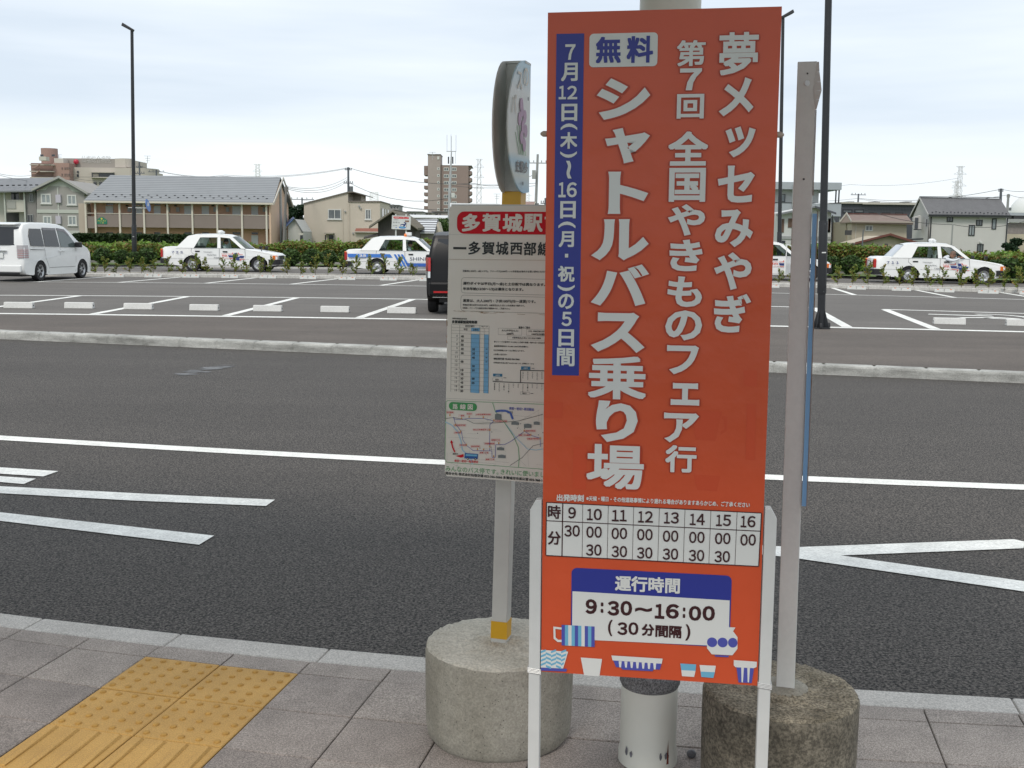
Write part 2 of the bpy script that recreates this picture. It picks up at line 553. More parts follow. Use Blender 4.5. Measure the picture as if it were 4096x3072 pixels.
# ------------------------------------------------------------------ kerbs, stone by stone
def kerbrun(name, root_label, f0, f1, z0, z1, x0, x1, step, m, bev=.012, phase=0.0):
    root = bpy.data.objects.new(name, None)
    COL.objects.link(root)
    tag(root, kind='structure')
    x = x0 + phase
    while x < x1:
        a, b = x + .002, x + step - .002
        mb = MB()
        sk = 0.2 * (f1(a) - f0(a))
        mb.extr([(a, f0(a), z0), (b, f0(b), z0), (b, f0(b) + .0, z1), (a, f0(a), z1)], (0, 0, 0)) if False else None
        pts = [Vector((a, f0(a), z0)), Vector((b, f0(b), z0)), Vector((b + sk, f1(b + sk), z0)), Vector((a + sk, f1(a + sk), z0))]
        top = [p + Vector((0, 0, z1 - z0)) for p in pts]
        mb.add(pts + top, [(3, 2, 1, 0), (4, 5, 6, 7), (0, 1, 5, 4), (1, 2, 6, 5), (2, 3, 7, 6), (3, 0, 4, 7)])
        mb.build('kerb_stone', m, root, bevel=bev)
        x += step
    # mortar bed below, a little inside the stones so the joints read dark
    return root
kr = kerbrun('kerb', '', kI, kO, ZR - .05, ZP, -4.89 + .0, 4.2, .5985, M_gran, .008)
strip(pl(kI, .02), pl(kO, -.01), ZP - .012, xs(-4.8, 4.2, 40), None, None, ZR - .05).build('mortar', M_kerbd, kr)
mr_ = kerbrun('median_kerb', '', mF, mBk, ZR - .05, 0.004, -16.0, 14.5, .585, M_kerbd, .03)
strip(pl(mF, .012), pl(mBk, -.01), -.01, xs(-16, 14.5, 10), None, ZR - .05).build('mortar', M_kerbd, mr_)
pk = kerbrun('planter_kerb', '', fK, pl(fK, .28), -.05, .115, -24, 24, .6, M_kerb, .015)
strip(pl(fK, .01), pl(fK, .27), .105, xs(-24, 24, 30), None, -.05).build('mortar', M_kerbd, pk)
tag(strip(pl(fK, 1.72), pl(fK, 1.88), .12, XW, None, 0, 0).build('lane_kerb', M_kerb), kind='structure')
tag(strip(pl(fT, 0), pl(fT, .2), .15, XW, None, 0, 0).build('lane_kerb', M_kerb), kind='structure')
tag(strip(pl(fT, -.75), pl(fT, -.55), ZL + .004, XW).build('lane_line', M_paint), kind='structure')
tag(strip(pl(fW, 0), pl(fW, .2), .30, XW, None, 0, 0).build('bed_wall', mat('wall_weathered', (0.24, 0.23, 0.215), 0.9, var=0.3, vs=1.5)), kind='structure')

# ------------------------------------------------------------------ pavement of single slabs
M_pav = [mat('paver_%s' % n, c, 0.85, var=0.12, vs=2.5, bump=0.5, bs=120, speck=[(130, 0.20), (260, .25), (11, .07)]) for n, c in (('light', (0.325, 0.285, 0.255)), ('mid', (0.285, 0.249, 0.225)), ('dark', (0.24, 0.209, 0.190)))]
M_tac = mat('tactile_yellow', (0.54, 0.32, 0.09), 0.75, vs=5, col2=(0.45, 0.265, 0.075), bump=0.3, bs=150, speck=[(230, 0.15)])
M_tacd = mat('tactile_dome_shaded', (0.44, 0.25, 0.06), 0.8, var=.15, vs=60)  # domes darker than their tile: shading between them put into the colour
pav = bpy.data.objects.new('pavement', None)
COL.objects.link(pav)
tag(pav, kind='structure')
strip(lambda x: -6, pl(kI, 0), ZP - .03, xs(-12, 12, 60)).build('bedding', mat('joint_sand', (0.07, 0.065, 0.06), 0.95, var=.2, vs=30), pav)
def gx(k, r, t=0.0):
    """x of joint k on row line r; the joints run askew across the rows"""
    xk = -.744 + (k * .3010 if k > 0 else k * .294)
    y1 = ROW[1](xk)
    y = ROW[r](xk)
    return xk + .2 * (y - y1)
def tile_xy(k, r, a, b, gap=.004):
    # a along (0..1), b toward the road (0..1)
    x0, x1 = gx(k, r), gx(k + 1, r)
    X0, X1 = gx(k, r - 1), gx(k + 1, r - 1)
    p = Vector((x0 + (x1 - x0) * a, 0)); p.y = ROW[r](p.x)
    q = Vector((X0 + (X1 - X0) * a, 0)); q.y = ROW[r - 1](q.x)
    return p + (q - p) * b
for r in range(1, 8):
    for k in range(-9, 12):
        e0, e1 = .007, .993
        yel = 2 <= r and -2 <= k < 0
        if r == 1:
            if k % 2: pass
            shade = 0
        else:
            shade = [0, 0, 1, 2, 2, 2, 2, 2][r]  # darker away from the kerb: canopy shade put into the paver tone
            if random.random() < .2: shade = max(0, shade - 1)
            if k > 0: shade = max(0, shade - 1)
        zz = ZP + random.uniform(-.0015, .0015)
        c = [tile_xy(k, r, a, b) for a, b in ((e0, e0), (e1, e0), (e1, e1), (e0, e1))]
        mb = MB()
        lo = [Vector((p.x, p.y, ZP - .028)) for p in c]
        ctr = sum(c, Vector((0, 0))) / 4
        hi0 = [Vector((p.x, p.y, zz - .003)) for p in c]
        hi = [Vector((p.x + (ctr.x - p.x) * .02, p.y + (ctr.y - p.y) * .02, zz)) for p in c]
        mb.add(lo + hi0 + hi, [(8, 9, 10, 11)] + [(i, (i + 1) % 4, 4 + (i + 1) % 4, 4 + i) for i in range(4)] + [(4 + i, 4 + (i + 1) % 4, 8 + (i + 1) % 4, 8 + i) for i in range(4)])
        if yel and r <= 3:
            for i in range(5):
                for j in range(5):
                    p = tile_xy(k, r, .1 + .2 * i, .1 + .2 * j)
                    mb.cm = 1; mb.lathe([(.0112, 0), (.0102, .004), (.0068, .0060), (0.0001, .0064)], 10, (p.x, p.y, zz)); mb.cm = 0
        elif yel:
            for i in range(4):
                a = .125 + .25 * i
                p, q = tile_xy(k, r, a - .04, .04), tile_xy(k, r, a + .04, .04)
                s, t = tile_xy(k, r, a + .04, .96), tile_xy(k, r, a - .04, .96)
                pp = [Vector((w.x, w.y, zz)) for w in (p, q, s, t)]
                cc = sum(pp, Vector()) / 4
                tt = [Vector((w.x + (cc.x - w.x) * .25, w.y, zz + .005)) for w in pp]
                mb.add(pp + tt, [(4, 5, 6, 7)] + [(i_, (i_ + 1) % 4, 4 + (i_ + 1) % 4, 4 + i_) for i_ in range(4)])
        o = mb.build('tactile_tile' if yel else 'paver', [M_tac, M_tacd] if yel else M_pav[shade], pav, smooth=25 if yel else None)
# ------------------------------------------------------------------ lettering
_fc = bpy.data.curves.new('letters', 'FONT')
_fo = bpy.data.objects.new('letters', _fc)
_cache = {}
def glyphs(text, bold=0.0, res=3):
    key = (text, round(bold, 3))
    if key not in _cache:
        _fc.body = text
        _fc.offset = bold
        _fc.resolution_u = res
        me = bpy.data.meshes.new_from_object(_fo)
        v = np.array([x.co[:2] for x in me.vertices])
        f = [list(p.vertices) for p in me.polygons]
        bpy.data.meshes.remove(me)
        _cache[key] = (v, f, v.min(0), v.max(0))
    return _cache[key]

class Board:
    """a flat printed face: o = corner, u, v unit axes, n its normal (towards the viewer)"""
    def __init__(s, o, u, v):
        s.o, s.u, s.v = Vector(o), Vector(u).normalized(), Vector(v).normalized()
        s.n = s.u.cross(s.v).normalized()
        s.layers = {}
    def mb(s, m, lift):
        k = (m.name, lift)
        if k not in s.layers: s.layers[k] = (MB(), m)
        return s.layers[k][0]
    def uv(s, px, py):
        d = ray(px, py)
        c = Vector((0, 0, CAM_H))
        t = (s.o - c).dot(s.n) / d.dot(s.n)
        w = c + d * t - s.o
        return Vector((w.dot(s.u), w.dot(s.v)))
    def P(s, a, b, lift=0.0):
        return s.o + s.u * a + s.v * b + s.n * lift
    def poly(s, pts, m, lift=.001, px=True):
        q = [s.uv(*p) if px else Vector(p) for p in pts]
        s.mb(m, lift).poly([s.P(p.x, p.y, lift) for p in q])
    def line(s, p, q, w, m, lift=.002, px=True):
        a, b = (s.uv(*p), s.uv(*q)) if px else (Vector(p), Vector(q))
        d = (b - a).normalized()
        n = Vector((-d.y, d.x)) * w / 2
        s.poly([a - n, b - n, b + n, a + n], m, lift, False)
    def pline(s, pts, w, m, lift=.002, px=True):
        for p, q in zip(pts, pts[1:]): s.line(p, q, w, m, lift, px)
    def rrect(s, a0, b0, a1, b1, r, m, lift=.001, corners=(1, 1, 1, 1), n=6):
        pts = []
        for i, (cx, cy, st) in enumerate(((a1 - r, b1 - r, 0), (a0 + r, b1 - r, 90), (a0 + r, b0 + r, 180), (a1 - r, b0 + r, 270))):
            if corners[i]:
                pts += [Vector((cx + r * math.cos(R(st + 90 * k / n)), cy + r * math.sin(R(st + 90 * k / n)))) for k in range(n + 1)]
            else:
                pts.append(Vector(((a1, a0, a0, a1)[i], (b1, b1, b0, b0)[i])))
        s.poly(pts, m, lift, False)
    def disc(s, a, b, ra, rb, m, lift=.002, n=24):
        s.poly([Vector((a + ra * math.cos(2 * math.pi * k / n), b + rb * math.sin(2 * math.pi * k / n))) for k in range(n)], m, lift, False)
    def text(s, t, a0, b0, a1, b1, m, bold=0.0, lift=.003, rot=0, shadow=None, keep=False, slope=0.0, grow=None):
        kana = len(t) == 1 and (0x3040 < ord(t) < 0x3100 or 0xFF10 <= ord(t) <= 0xFF19 or t in '()~')
        base = bold if kana else 0.0      # open shapes fatten cleanly; dense characters are overprinted
        v, f, lo, hi = glyphs(t, base)
        ex = bold - base
        v0 = v - (lo + hi) / 2
        size = (hi - lo)
        if rot == 90: v0 = np.stack([v0[:, 1], -v0[:, 0]], 1); size = size[::-1]
        if rot == -90: v0 = np.stack([-v0[:, 1], v0[:, 0]], 1); size = size[::-1]
        ca, cb, da, db = (a0 + a1) / 2, (b0 + b1) / 2, a1 - a0, b1 - b0
        if keep:
            da = db * size[0] / size[1]
        ka, kb = da / (size[0] + 2 * ex), db / (size[1] + 2 * ex)
        def put(dx, dy, lf, mm, key):
            s.mb(mm, key).add([s.P(ca + (x + dx) * ka, cb + (y + dy) * kb + (x * ka) * slope, lf) for x, y in v0], f)
        # strokes are fattened by overprinting slightly shifted copies, each a hair above the last
        if ex <= .001: ring = [(0, 0)]
        else:
            ring = [(0, 0)] + [(ex * a_, ex * b_) for a_, b_ in (((-1, -1), (0, -1), (1, -1), (1, 0), (1, 1), (0, 1), (-1, 1), (-1, 0)) if db > .025 else ((-1, -1), (1, -1), (1, 1), (-1, 1)))]
        for i, (dx, dy) in enumerate(ring): put(dx, dy, lift + i * 3e-5, m, lift)
        if shadow:
            e2 = ex + shadow[1]
            for i in range(10):
                put(e2 * math.cos(.628 * i), e2 * math.sin(.628 * i), lift - .0011 + i * 3e-5, shadow[0], lift - .001)
    def tpx(s, t, x0, y0, x1, y1, m, bold=0.0, **k):
        """fit text into the rectangle seen between two photo measurements"""
        c = s.uv((x0 + x1) / 2, (y0 + y1) / 2)
        l, r_ = s.uv(x0, (y0 + y1) / 2), s.uv(x1, (y0 + y1) / 2)
        tp, bt = s.uv((x0 + x1) / 2, y0), s.uv((x0 + x1) / 2, y1)
        w, h = abs(r_.x - l.x) / 2, abs(tp.y - bt.y) / 2
        s.text(t, c.x - w, c.y - h, c.x + w, c.y + h, m, bold, **k)
    def tline(s, t, pL, pR, h, m, bold=0.0, **k):
        """a line of text from the middle of its left end to the middle of its right end, h photo px high"""
        a, b = s.uv(*pL), s.uv(*pR)
        up_ = s.uv(pL[0], pL[1] - h / 2)
        hh = abs(up_.y - a.y)
        s.text(t, a.x, (a.y + b.y) / 2 - hh, b.x, (a.y + b.y) / 2 + hh, m, bold, slope=(b.y - a.y) / (b.x - a.x), **k)
    def build(s, root, off, name='print', names=None, stuff=True):
        for (mn, lf), (mb, m) in s.layers.items():
            if not mb.v: continue
            mb.off = Vector(off)
            o = mb.build((names or {}).get(mn, name), m, root)
            if stuff and len(mb.f) > 1: o['kind'] = 'stuff'

P_orange = mat('print_orange', (0.62, 0.088, 0.030), 0.33, var=0.05, vs=3, spec=0.45, bump=.12, bs=7)
P_orsh = mat('print_orange_shade', (0.46, 0.050, 0.018), 0.38, spec=0.4)
P_ors2 = mat('print_orange_soft', (0.54, 0.066, 0.022), 0.38, spec=0.4)
P_motif = mat('print_orange_motif', (0.605, 0.0775, 0.027), 0.38, spec=0.4)
P_white = mat('print_white', (0.70, 0.70, 0.67), 0.4, spec=0.4)
P_blue = mat('print_blue', (0.030, 0.040, 0.27), 0.38, spec=0.4)
P_cyan = mat('print_cyan', (0.15, 0.42, 0.60), 0.4)
P_viol = mat('print_violet', (0.075, 0.085, 0.38), 0.4)
P_brown = mat('print_dark_brown', (0.045, 0.010, 0.012), 0.4)
P_red = mat('print_red', (0.58, 0.014, 0.025), 0.6, spec=.15)
P_green = mat('print_green', (0.05, 0.30, 0.09), 0.4)
P_ink = mat('print_ink', (0.018, 0.022, 0.022), 0.5)
P_grey = mat('print_grey', (0.22, 0.22, 0.22), 0.5)
P_lblue = mat('print_light_blue', (0.17, 0.40, 0.62), 0.4)
P_paper = mat('print_paper', (0.74, 0.715, 0.645), 0.45, vs=4, col2=(0.69, 0.655, 0.575), spec=0.35)
P_rust = mat('rust_stain', (0.26, 0.14, 0.05), 0.8, var=.3, vs=60)
P_pink = mat('print_pink', (0.55, 0.30, 0.42), 0.5)
P_lav = mat('print_river', (0.35, 0.55, 0.66), 0.5)

# ---- large orange board on two white stakes
SC = 0.9
bo = Vector((0.0926 * SC, 2.9417 * SC, CAM_H + (0.2878 - CAM_H) * SC))
bu = Vector((0.9885, -0.1508, 0.0069)); bv = Vector((-0.0058, 0.0082, 0.9999))
BW, BH = .6 * SC, 1.8054 * SC
B = Board(bo, bu, bv)
bn = B.n
sx, sy = bo.x + .27, bo.y - .04
sb = thing('event_signboard', 'tall orange board with white Japanese lettering standing on two white stakes', 'signboard', (sx, sy, ZP))
soff = (sx, sy, ZP)
# thin printed sheet, slightly bowed at the edges, over a dark light frame behind
nb_ = 8
mb = MB(soff)
def bp_(a, b, l=0): return B.P(a, b, l)
mb.extr([bp_(0, 0), bp_(BW, 0), bp_(BW, BH), bp_(0, BH)], bn * -.006)
mb.build('panel', P_orange, sb)
fr_ = MB(soff)
for (a0, a1, b0, b1) in ((.004, .024, .0, BH), (BW - .024, BW - .002, .0, BH), (.024, BW - .024, 0, .02), (.024, BW - .024, BH - .02, BH), (.024, BW - .024, BH * .5 - .01, BH * .5 + .01)):
    fr_.extr([bp_(a0, b0, -.007), bp_(a1, b0, -.007), bp_(a1, b1, -.007), bp_(a0, b1, -.007)], bn * -.018)
fr_.build('back_frame', M_dark, sb)
for sd in (-1, 1):
    a = -.017 if sd < 0 else BW + .017
    top = B.uv(2150 + 0, 1998).y if sd < 0 else B.uv(3090, 2032).y
    w, d = .0145, .030
    mb = MB(soff)
    zb = (ZP - bo.z) / bv.z + (.002 if sd < 0 else .002)
    q = [(a - w, zb), (a + w, zb), (a + w, top - (.03 if sd > 0 else 0)), (a + w * .45, top), (a - w * .45, top), (a - w, top - (.03 if sd < 0 else 0))] if True else None
    if sd < 0: q = [(a - w, zb), (a + w, zb), (a + w, top), (a, top), (a - w, top - .026)]
    else: q = [(a - w, zb), (a + w, zb), (a + w, top - .026), (a, top), (a - w, top)]
    mb.extr([bp_(x, y, .006) for x, y in q], bn * -d)
    mb.build('stake', mat('stake_white', (0.62, 0.62, 0.60), 0.5, var=.05, vs=8), sb, bevel=.002)
    wr = MB(soff)
    for k in range(4):
        yy = .0 + k * .0035 - .004
        wr.tube([bp_(a - w - .002, yy + .004, .008), bp_(a + w + .002, yy, .008), bp_(a + w + .002, yy, -.026), bp_(a - w - .002, yy + .004, -.026), bp_(a - w - .002, yy + .004, .008)], .0016, 5)
    wr.build('wire_tie', mat('tie_wire', (.55, .55, .54), .4, metal=.4), sb, smooth=40)
for a, b_ in ((-.004, 1.345), (BW + .004, 1.338)):
    MB(soff).lathe([(.004, -.01), (.007, -.008), (.007, .006), (.003, .012), (.0001, .013)], 10, bp_(a, b_ , -.012), Matrix.Rotation(R(90 if a > 0 else -90), 3, 'Y')).build('clip', mat('clip', (.45, .35, .28), .6), sb, smooth=40)

def c1(x, y): return (2150 + .6027 * x, .6027 * y)
def c2(x, y): return (2150 + .6027 * x, 1000 + .6027 * y)
def c3(x, y): return (2050 + .6765 * x, 1950 + .6765 * y)
FW = {str(i): chr(0xFF10 + i) for i in range(10)}
def G1(t, c, x0, y0, x1, y1, m=P_white, bold=.035, sh=True, **k):
    if t.isdigit():
        if len(t) > 1:
            w_ = [(.72 if d == '1' else 1.0) for d in t]
            tot = sum(w_) + .10 * (len(t) - 1)
            xx = x0
            for d, w1_ in zip(t, w_):
                ww = (x1 - x0) * w1_ / tot
                yo = 0
                G1(d, c, xx, y0, xx + ww, y1, m, bold, sh, **k)
                xx += ww + (x1 - x0) * .10 / tot
            return
        t = FW[t]
    a, b = c(x0, y0), c(x1, y1)
    if sh:
        k['shadow'] = (P_orsh, .040)
    if b[1] - a[1] > 38 and not t.isdecimal() or sh:
        keep_, B.layers = B.layers, {}
        B.tpx(t, a[0], a[1], b[0], b[1], m, bold, **k)
        mb_ = MB(soff); ms_ = []
        for (mn, lf), (q, mm) in B.layers.items():
            mb_.cm = len(ms_); ms_.append(mm); mb_.add(q.v, q.f)
        mb_.build('character', ms_, sb)
        B.layers = keep_
        return
    B.tpx(t, a[0], a[1], b[0], b[1], m, bold, **k)
for t, c, *q in [('夢', c1, 1205, 215, 1465, 500), ('メ', c1, 1205, 515, 1435, 772), ('ッ', c1, 1245, 840, 1445, 1045), ('セ', c1, 1195, 1100, 1440, 1345), ('み', c1, 1178, 1390, 1430, 1640),
                 ('や', c2, 1170, 15, 1420, 265), ('ぎ', c2, 1170, 290, 1415, 548),
                 ('第', c1, 925, 268, 1115, 440), ('7', c1, 945, 455, 1090, 600), ('回', c1, 925, 625, 1105, 788), ('全', c1, 868, 873, 1132, 1100), ('国', c1, 873, 1115, 1115, 1340), ('や', c1, 865, 1355, 1112, 1565), ('き', c1, 875, 1590, 1095, 1800),
                 ('も', c2, 862, 175, 1092, 378), ('の', c2, 848, 400, 1092, 600), ('フ', c2, 858, 632, 1070, 825), ('ェ', c2, 885, 882, 1075, 1030), ('ア', c2, 838, 1080, 1070, 1278), ('行', c2, 848, 1295, 1055, 1475),
                 ('シ', c1, 393, 520, 748, 795), ('ャ', c1, 448, 850, 745, 1085), ('ト', c1, 468, 1140, 735, 1420), ('ル', c1, 358, 1455, 738, 1728), ('バ', c2, 355, 95, 738, 370), ('ス', c2, 355, 415, 712, 680), ('乗', c2, 335, 705, 722, 990), ('り', c2, 388, 1000, 665, 1275), ('場', c2, 325, 1290, 705, 1585)]:
    big = .045 if t in 'シャトルバス乗り場' and q[0] < 500 else .036
    if t in '夢第': big = .022
    if t in '乗場': big = .024
    if t in '全国回行': big = .028
    G1(t, c, *q, bold=big)
# badge
a, b = B.uv(*c1(343, 448)), B.uv(*c1(800, 215))
B.rrect(a.x, a.y, b.x, b.y, .010, P_white, .002)
for t, *q in [('無', 388, 245, 555, 420), ('料', 593, 240, 768, 418)]:
    G1(t, c1, *q, m=P_blue, bold=.03, sh=False)
# blue date strip
B.poly([c2(97, 830), c2(275, 833), c1(310, 222), c1(127, 225)], P_blue, .001)
for t, c, *q in [('7', c1, 185, 295, 253, 398), ('月', c1, 158, 418, 268, 540), ('12', c1, 142, 570, 265, 660), ('日', c1, 160, 690, 265, 805), ('木', c1, 152, 878, 265, 988),
                 ('16', c1, 140, 1210, 262, 1310), ('日', c1, 152, 1335, 255, 1450), ('月', c1, 142, 1535, 243, 1640),
                 ('■', c2, 183, 25, 205, 50), ('祝', c2, 137, 105, 247, 210), ('の', c2, 138, 290, 243, 392), ('5', c2, 160, 410, 228, 505), ('日', c2, 140, 525, 243, 640), ('間', c2, 130, 650, 247, 770)]:
    G1(t, c, *q, bold=.028, sh=False)
for t, c, *q in [('(', c1, 155, 820, 265, 865), (')', c1, 152, 1005, 262, 1048), ('(', c1, 140, 1470, 253, 1515), (')', c2, 135, 230, 248, 272), ('~', c1, 190, 1068, 228, 1185)]:
    G1(t, c, *q, bold=.03 if t != '~' else .05, sh=False, rot=90)
B.tline('出発時刻', c3(262, 58), c3(423, 62), 28, P_white, .035)
B.tline('※天候・曜日・その他道路事情により遅れる場合がありますあらかじめ、ご了承ください', c3(437, 62), c3(1403, 102), 20, P_white, .03)
# timetable
B.poly([c3(198, 400), c3(1455, 465), c3(1472, 150), c3(202, 87)], P_white, .0015)
def tl(p, q, w): B.line(c3(*p), c3(*q), w, P_brown, .0022)
tl((202, 87), (1472, 150), .0022); tl((198, 400), (1455, 465), .0022); tl((202, 87), (198, 400), .0022); tl((1472, 150), (1455, 465), .0022)
tl((202, 195), (1465, 257), .0022); tl((298, 92), (293, 405), .0028)
for xa, xb, ya, yb in ((416, 412, 98, 411), (567, 560, 105, 419), (717, 709, 113, 427), (869, 859, 120, 434), (1020, 1010, 128, 442), (1173, 1161, 135, 450), (1328, 1315, 143, 458)):
    tl((xa, ya), (xb, yb), .0011)
def num(t, x, y, w, h, bold=.022):
    G1(t, c3, x - w / 2, y - h / 2, x + w / 2, y + h / 2, m=P_brown, bold=bold, sh=False)
num('時', 248, 143, 76, 80); num('分', 248, 297, 76, 80)
for t, x, y in (('9', 353, 148), ('10', 485, 158), ('11', 632, 165), ('12', 787, 172), ('13', 940, 178), ('14', 1093, 187), ('15', 1248, 193), ('16', 1393, 200)):
    num(t, x, y, 46 if t == '9' else 88, 68)
for t, x, y in (('30', 353, 255), ('00', 483, 262), ('00', 632, 270), ('00', 783, 277), ('00', 935, 286), ('00', 1090, 293), ('00', 1243, 300), ('00', 1393, 308),
                ('30', 481, 368), ('30', 632, 377), ('30', 782, 385), ('30', 934, 392), ('30', 1088, 400), ('30', 1240, 407)):
    num(t, x, y, 92, 68)
# operating-hours panel
tlc, trc, brc = B.uv(*c3(350, 472)), B.uv(*c3(1297, 522)), B.uv(*c3(1280, 946))
B.rrect(tlc.x, brc.y, trc.x, (tlc.y + trc.y) / 2, .014, P_blue, .0012, (1, 1, 0, 0))
B.poly([c3(352, 895), c3(1277, 938), c3(1284, 666), c3(355, 612)], P_white, .002)
B.tline('運行時間', c3(607, 563), c3(990, 580), 62, P_white, .032)
for t, x0, x1, y, h in (('9', 432, 500, 702, 88), (':', 522, 538, 708, 62), ('30', 562, 708, 712, 88), ('~', 725, 825, 720, 30), ('16', 842, 985, 730, 88), (':', 1007, 1022, 738, 62), ('00', 1042, 1197, 742, 88)):
    G1(t, c3, x0, y - h / 2, x1, y + h / 2, m=P_brown, bold=.045, sh=False)
for t, x0, x1, y, h in (('(', 565, 592, 828, 96), ('30', 620, 745, 832, 76), ('分', 765, 838, 840, 70), ('間', 845, 920, 848, 70), ('隔', 925, 1000, 852, 72), (')', 1022, 1052, 855, 96)):
    G1(t, c3, x0, y - h / 2, x1, y + h / 2, m=P_brown, bold=.035, sh=False)
# pottery pictures
def pic(pts, m, lift): B.poly([c3(*p) for p in pts][::-1], m, lift)
x0s = [291 + 19.5 * i for i in range(11)]
cols = [P_viol, P_cyan, P_white, P_cyan, P_viol, P_cyan, P_white, P_cyan, P_viol, P_cyan]
cols = [P_viol, P_cyan, P_white, P_cyan, P_viol, P_cyan, P_white, P_viol, P_cyan, P_viol]
for i in range(10):
    xa, xb = x0s[i], x0s[i + 1]
    ya, yb = 810 + (xa - 291) * .05, 810 + (xb - 291) * .05
    pic([(xa, ya), (xb, yb), (xb, yb + 121), (xa, ya + 121)], cols[i], .0026)
for q in ([(242, 820), (291, 826), (291, 838), (254, 834)], [(242, 820), (254, 834), (256, 884), (244, 892)], [(244, 892), (256, 884), (272, 900), (268, 912)], [(268, 912), (272, 898), (291, 898), (291, 912)]):
    pic(q, P_white, .0026)
pic([(168, 958), (330, 968), (300, 1068), (168, 1062)], P_white, .0024)
pic([(168, 1062), (323, 1070), (318, 1086), (168, 1080)], P_viol, .0026)
for i in range(5):
    xa = 168 + i * 30
    for j in range(4):
        yy = 966 + j * 25 + (i % 2) * 6
        dy = 12 if i % 2 else -12
        xe = min(xa + 30, 328 - (yy - 960) * .3)
        if xe > xa + 5: pic([(xa, yy), (xe, yy + dy), (xe, yy + dy + 12), (xa, yy + 12)], P_cyan, .0026)
pic([(404, 1003), (530, 1012), (514, 1115), (424, 1108)], P_white, .0024)
pic([(585, 991), (888, 1010), (872, 1075), (612, 1060)], P_viol, .0022)
pic([(585, 991), (888, 1010), (882, 1040), (592, 1020)], P_white, .0024)
for i in range(7):
    xa = 628 + i * 34
    pic([(xa, 1024 + i * 2), (xa + 18, 1025 + i * 2), (xa + 14, 1062 + i * 2), (xa + 4, 1061 + i * 2)], P_white, .0026)
pic([(640, 1060), (835, 1072), (828, 1084), (650, 1074)], P_viol, .0026)
pic([(992, 1038), (1086, 1044), (1082, 1082), (998, 1078)], P_cyan, .0024); pic([(998, 1078), (1082, 1082), (1074, 1118), (1002, 1113)], P_white, .0024)
pic([(1106, 1047), (1202, 1052), (1196, 1090), (1112, 1086)], P_white, .0024); pic([(1112, 1086), (1196, 1090), (1188, 1124), (1116, 1118)], P_cyan, .0024)
pic([(1308, 1018), (1445, 1028), (1443, 1058), (1428, 1066), (1318, 1060), (1308, 1050)], P_white, .0026)
pic([(1324, 1060), (1428, 1064), (1414, 1154), (1336, 1150)], P_viol, .0024)
for xa in (1352, 1388): pic([(xa, 1062), (xa + 16, 1063), (xa + 10, 1150), (xa + 2, 1149)], P_white, .0026)
pic([(1178, 820), (1318, 826), (1304, 848), (1330, 882), (1330, 952), (1300, 990), (1178, 984), (1150, 948), (1150, 880), (1188, 850)], P_white, .0024)
for xx in (1180, 1242, 1302):
    q = B.uv(*c3(xx, 913 + (xx - 1180) * .02)); B.disc(q.x, q.y, .0124 if xx != 1302 else .0115, .0125, P_viol, .0027)
pic([(1195, 988), (1280, 992), (1275, 1001), (1198, 997)], P_viol, .0026)
# tone-on-tone printed motifs
def mot(pts, c): B.poly([c(*p) for p in pts][::-1], P_motif, .0006)
mot([(1010, 1060), (1225, 1070), (1180, 1265), (1050, 1258)], c2)
mot([(1225, 1100), (1258, 1105), (1255, 1200), (1215, 1225), (1215, 1205), (1240, 1190), (1240, 1125), (1222, 1120)], c2)
mot([(1365, 795), (1460, 800), (1455, 905), (1370, 900)], c2)
mot([(45, 1005), (170, 1010), (165, 1115), (45, 1110)], c2)
mot([(1035, 1490), (1215, 1500), (1190, 1600), (1060, 1592)], c2)
mot([(1390, 1020), (1450, 1022), (1445, 1395), (1380, 1390)], c2)
mot([(75, 835), (330, 845), (320, 880), (90, 870)], c2)
mot([(240, 1290), (330, 1295), (322, 1590), (232, 1580)], c2)
B.build(sb, soff, 'print', {P_white.name: 'lettering', P_brown.name: 'timetable_print', P_blue.name: 'date_strip'})

# ---- concrete block with bus-stop pole (left) 
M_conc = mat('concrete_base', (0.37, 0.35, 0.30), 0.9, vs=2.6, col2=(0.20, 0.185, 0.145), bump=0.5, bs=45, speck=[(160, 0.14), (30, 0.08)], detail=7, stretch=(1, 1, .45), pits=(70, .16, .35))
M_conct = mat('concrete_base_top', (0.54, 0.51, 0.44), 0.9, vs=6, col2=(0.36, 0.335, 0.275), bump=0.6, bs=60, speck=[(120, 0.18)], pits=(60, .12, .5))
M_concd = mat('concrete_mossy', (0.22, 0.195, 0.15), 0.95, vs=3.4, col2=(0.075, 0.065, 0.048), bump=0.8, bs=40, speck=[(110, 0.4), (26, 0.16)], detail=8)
M_concdt = mat('concrete_mossy_top', (0.31, 0.27, 0.20), 0.95, vs=12, col2=(0.085, 0.070, 0.046), bump=0.8, bs=70, speck=[(130, 0.5)], detail=8)
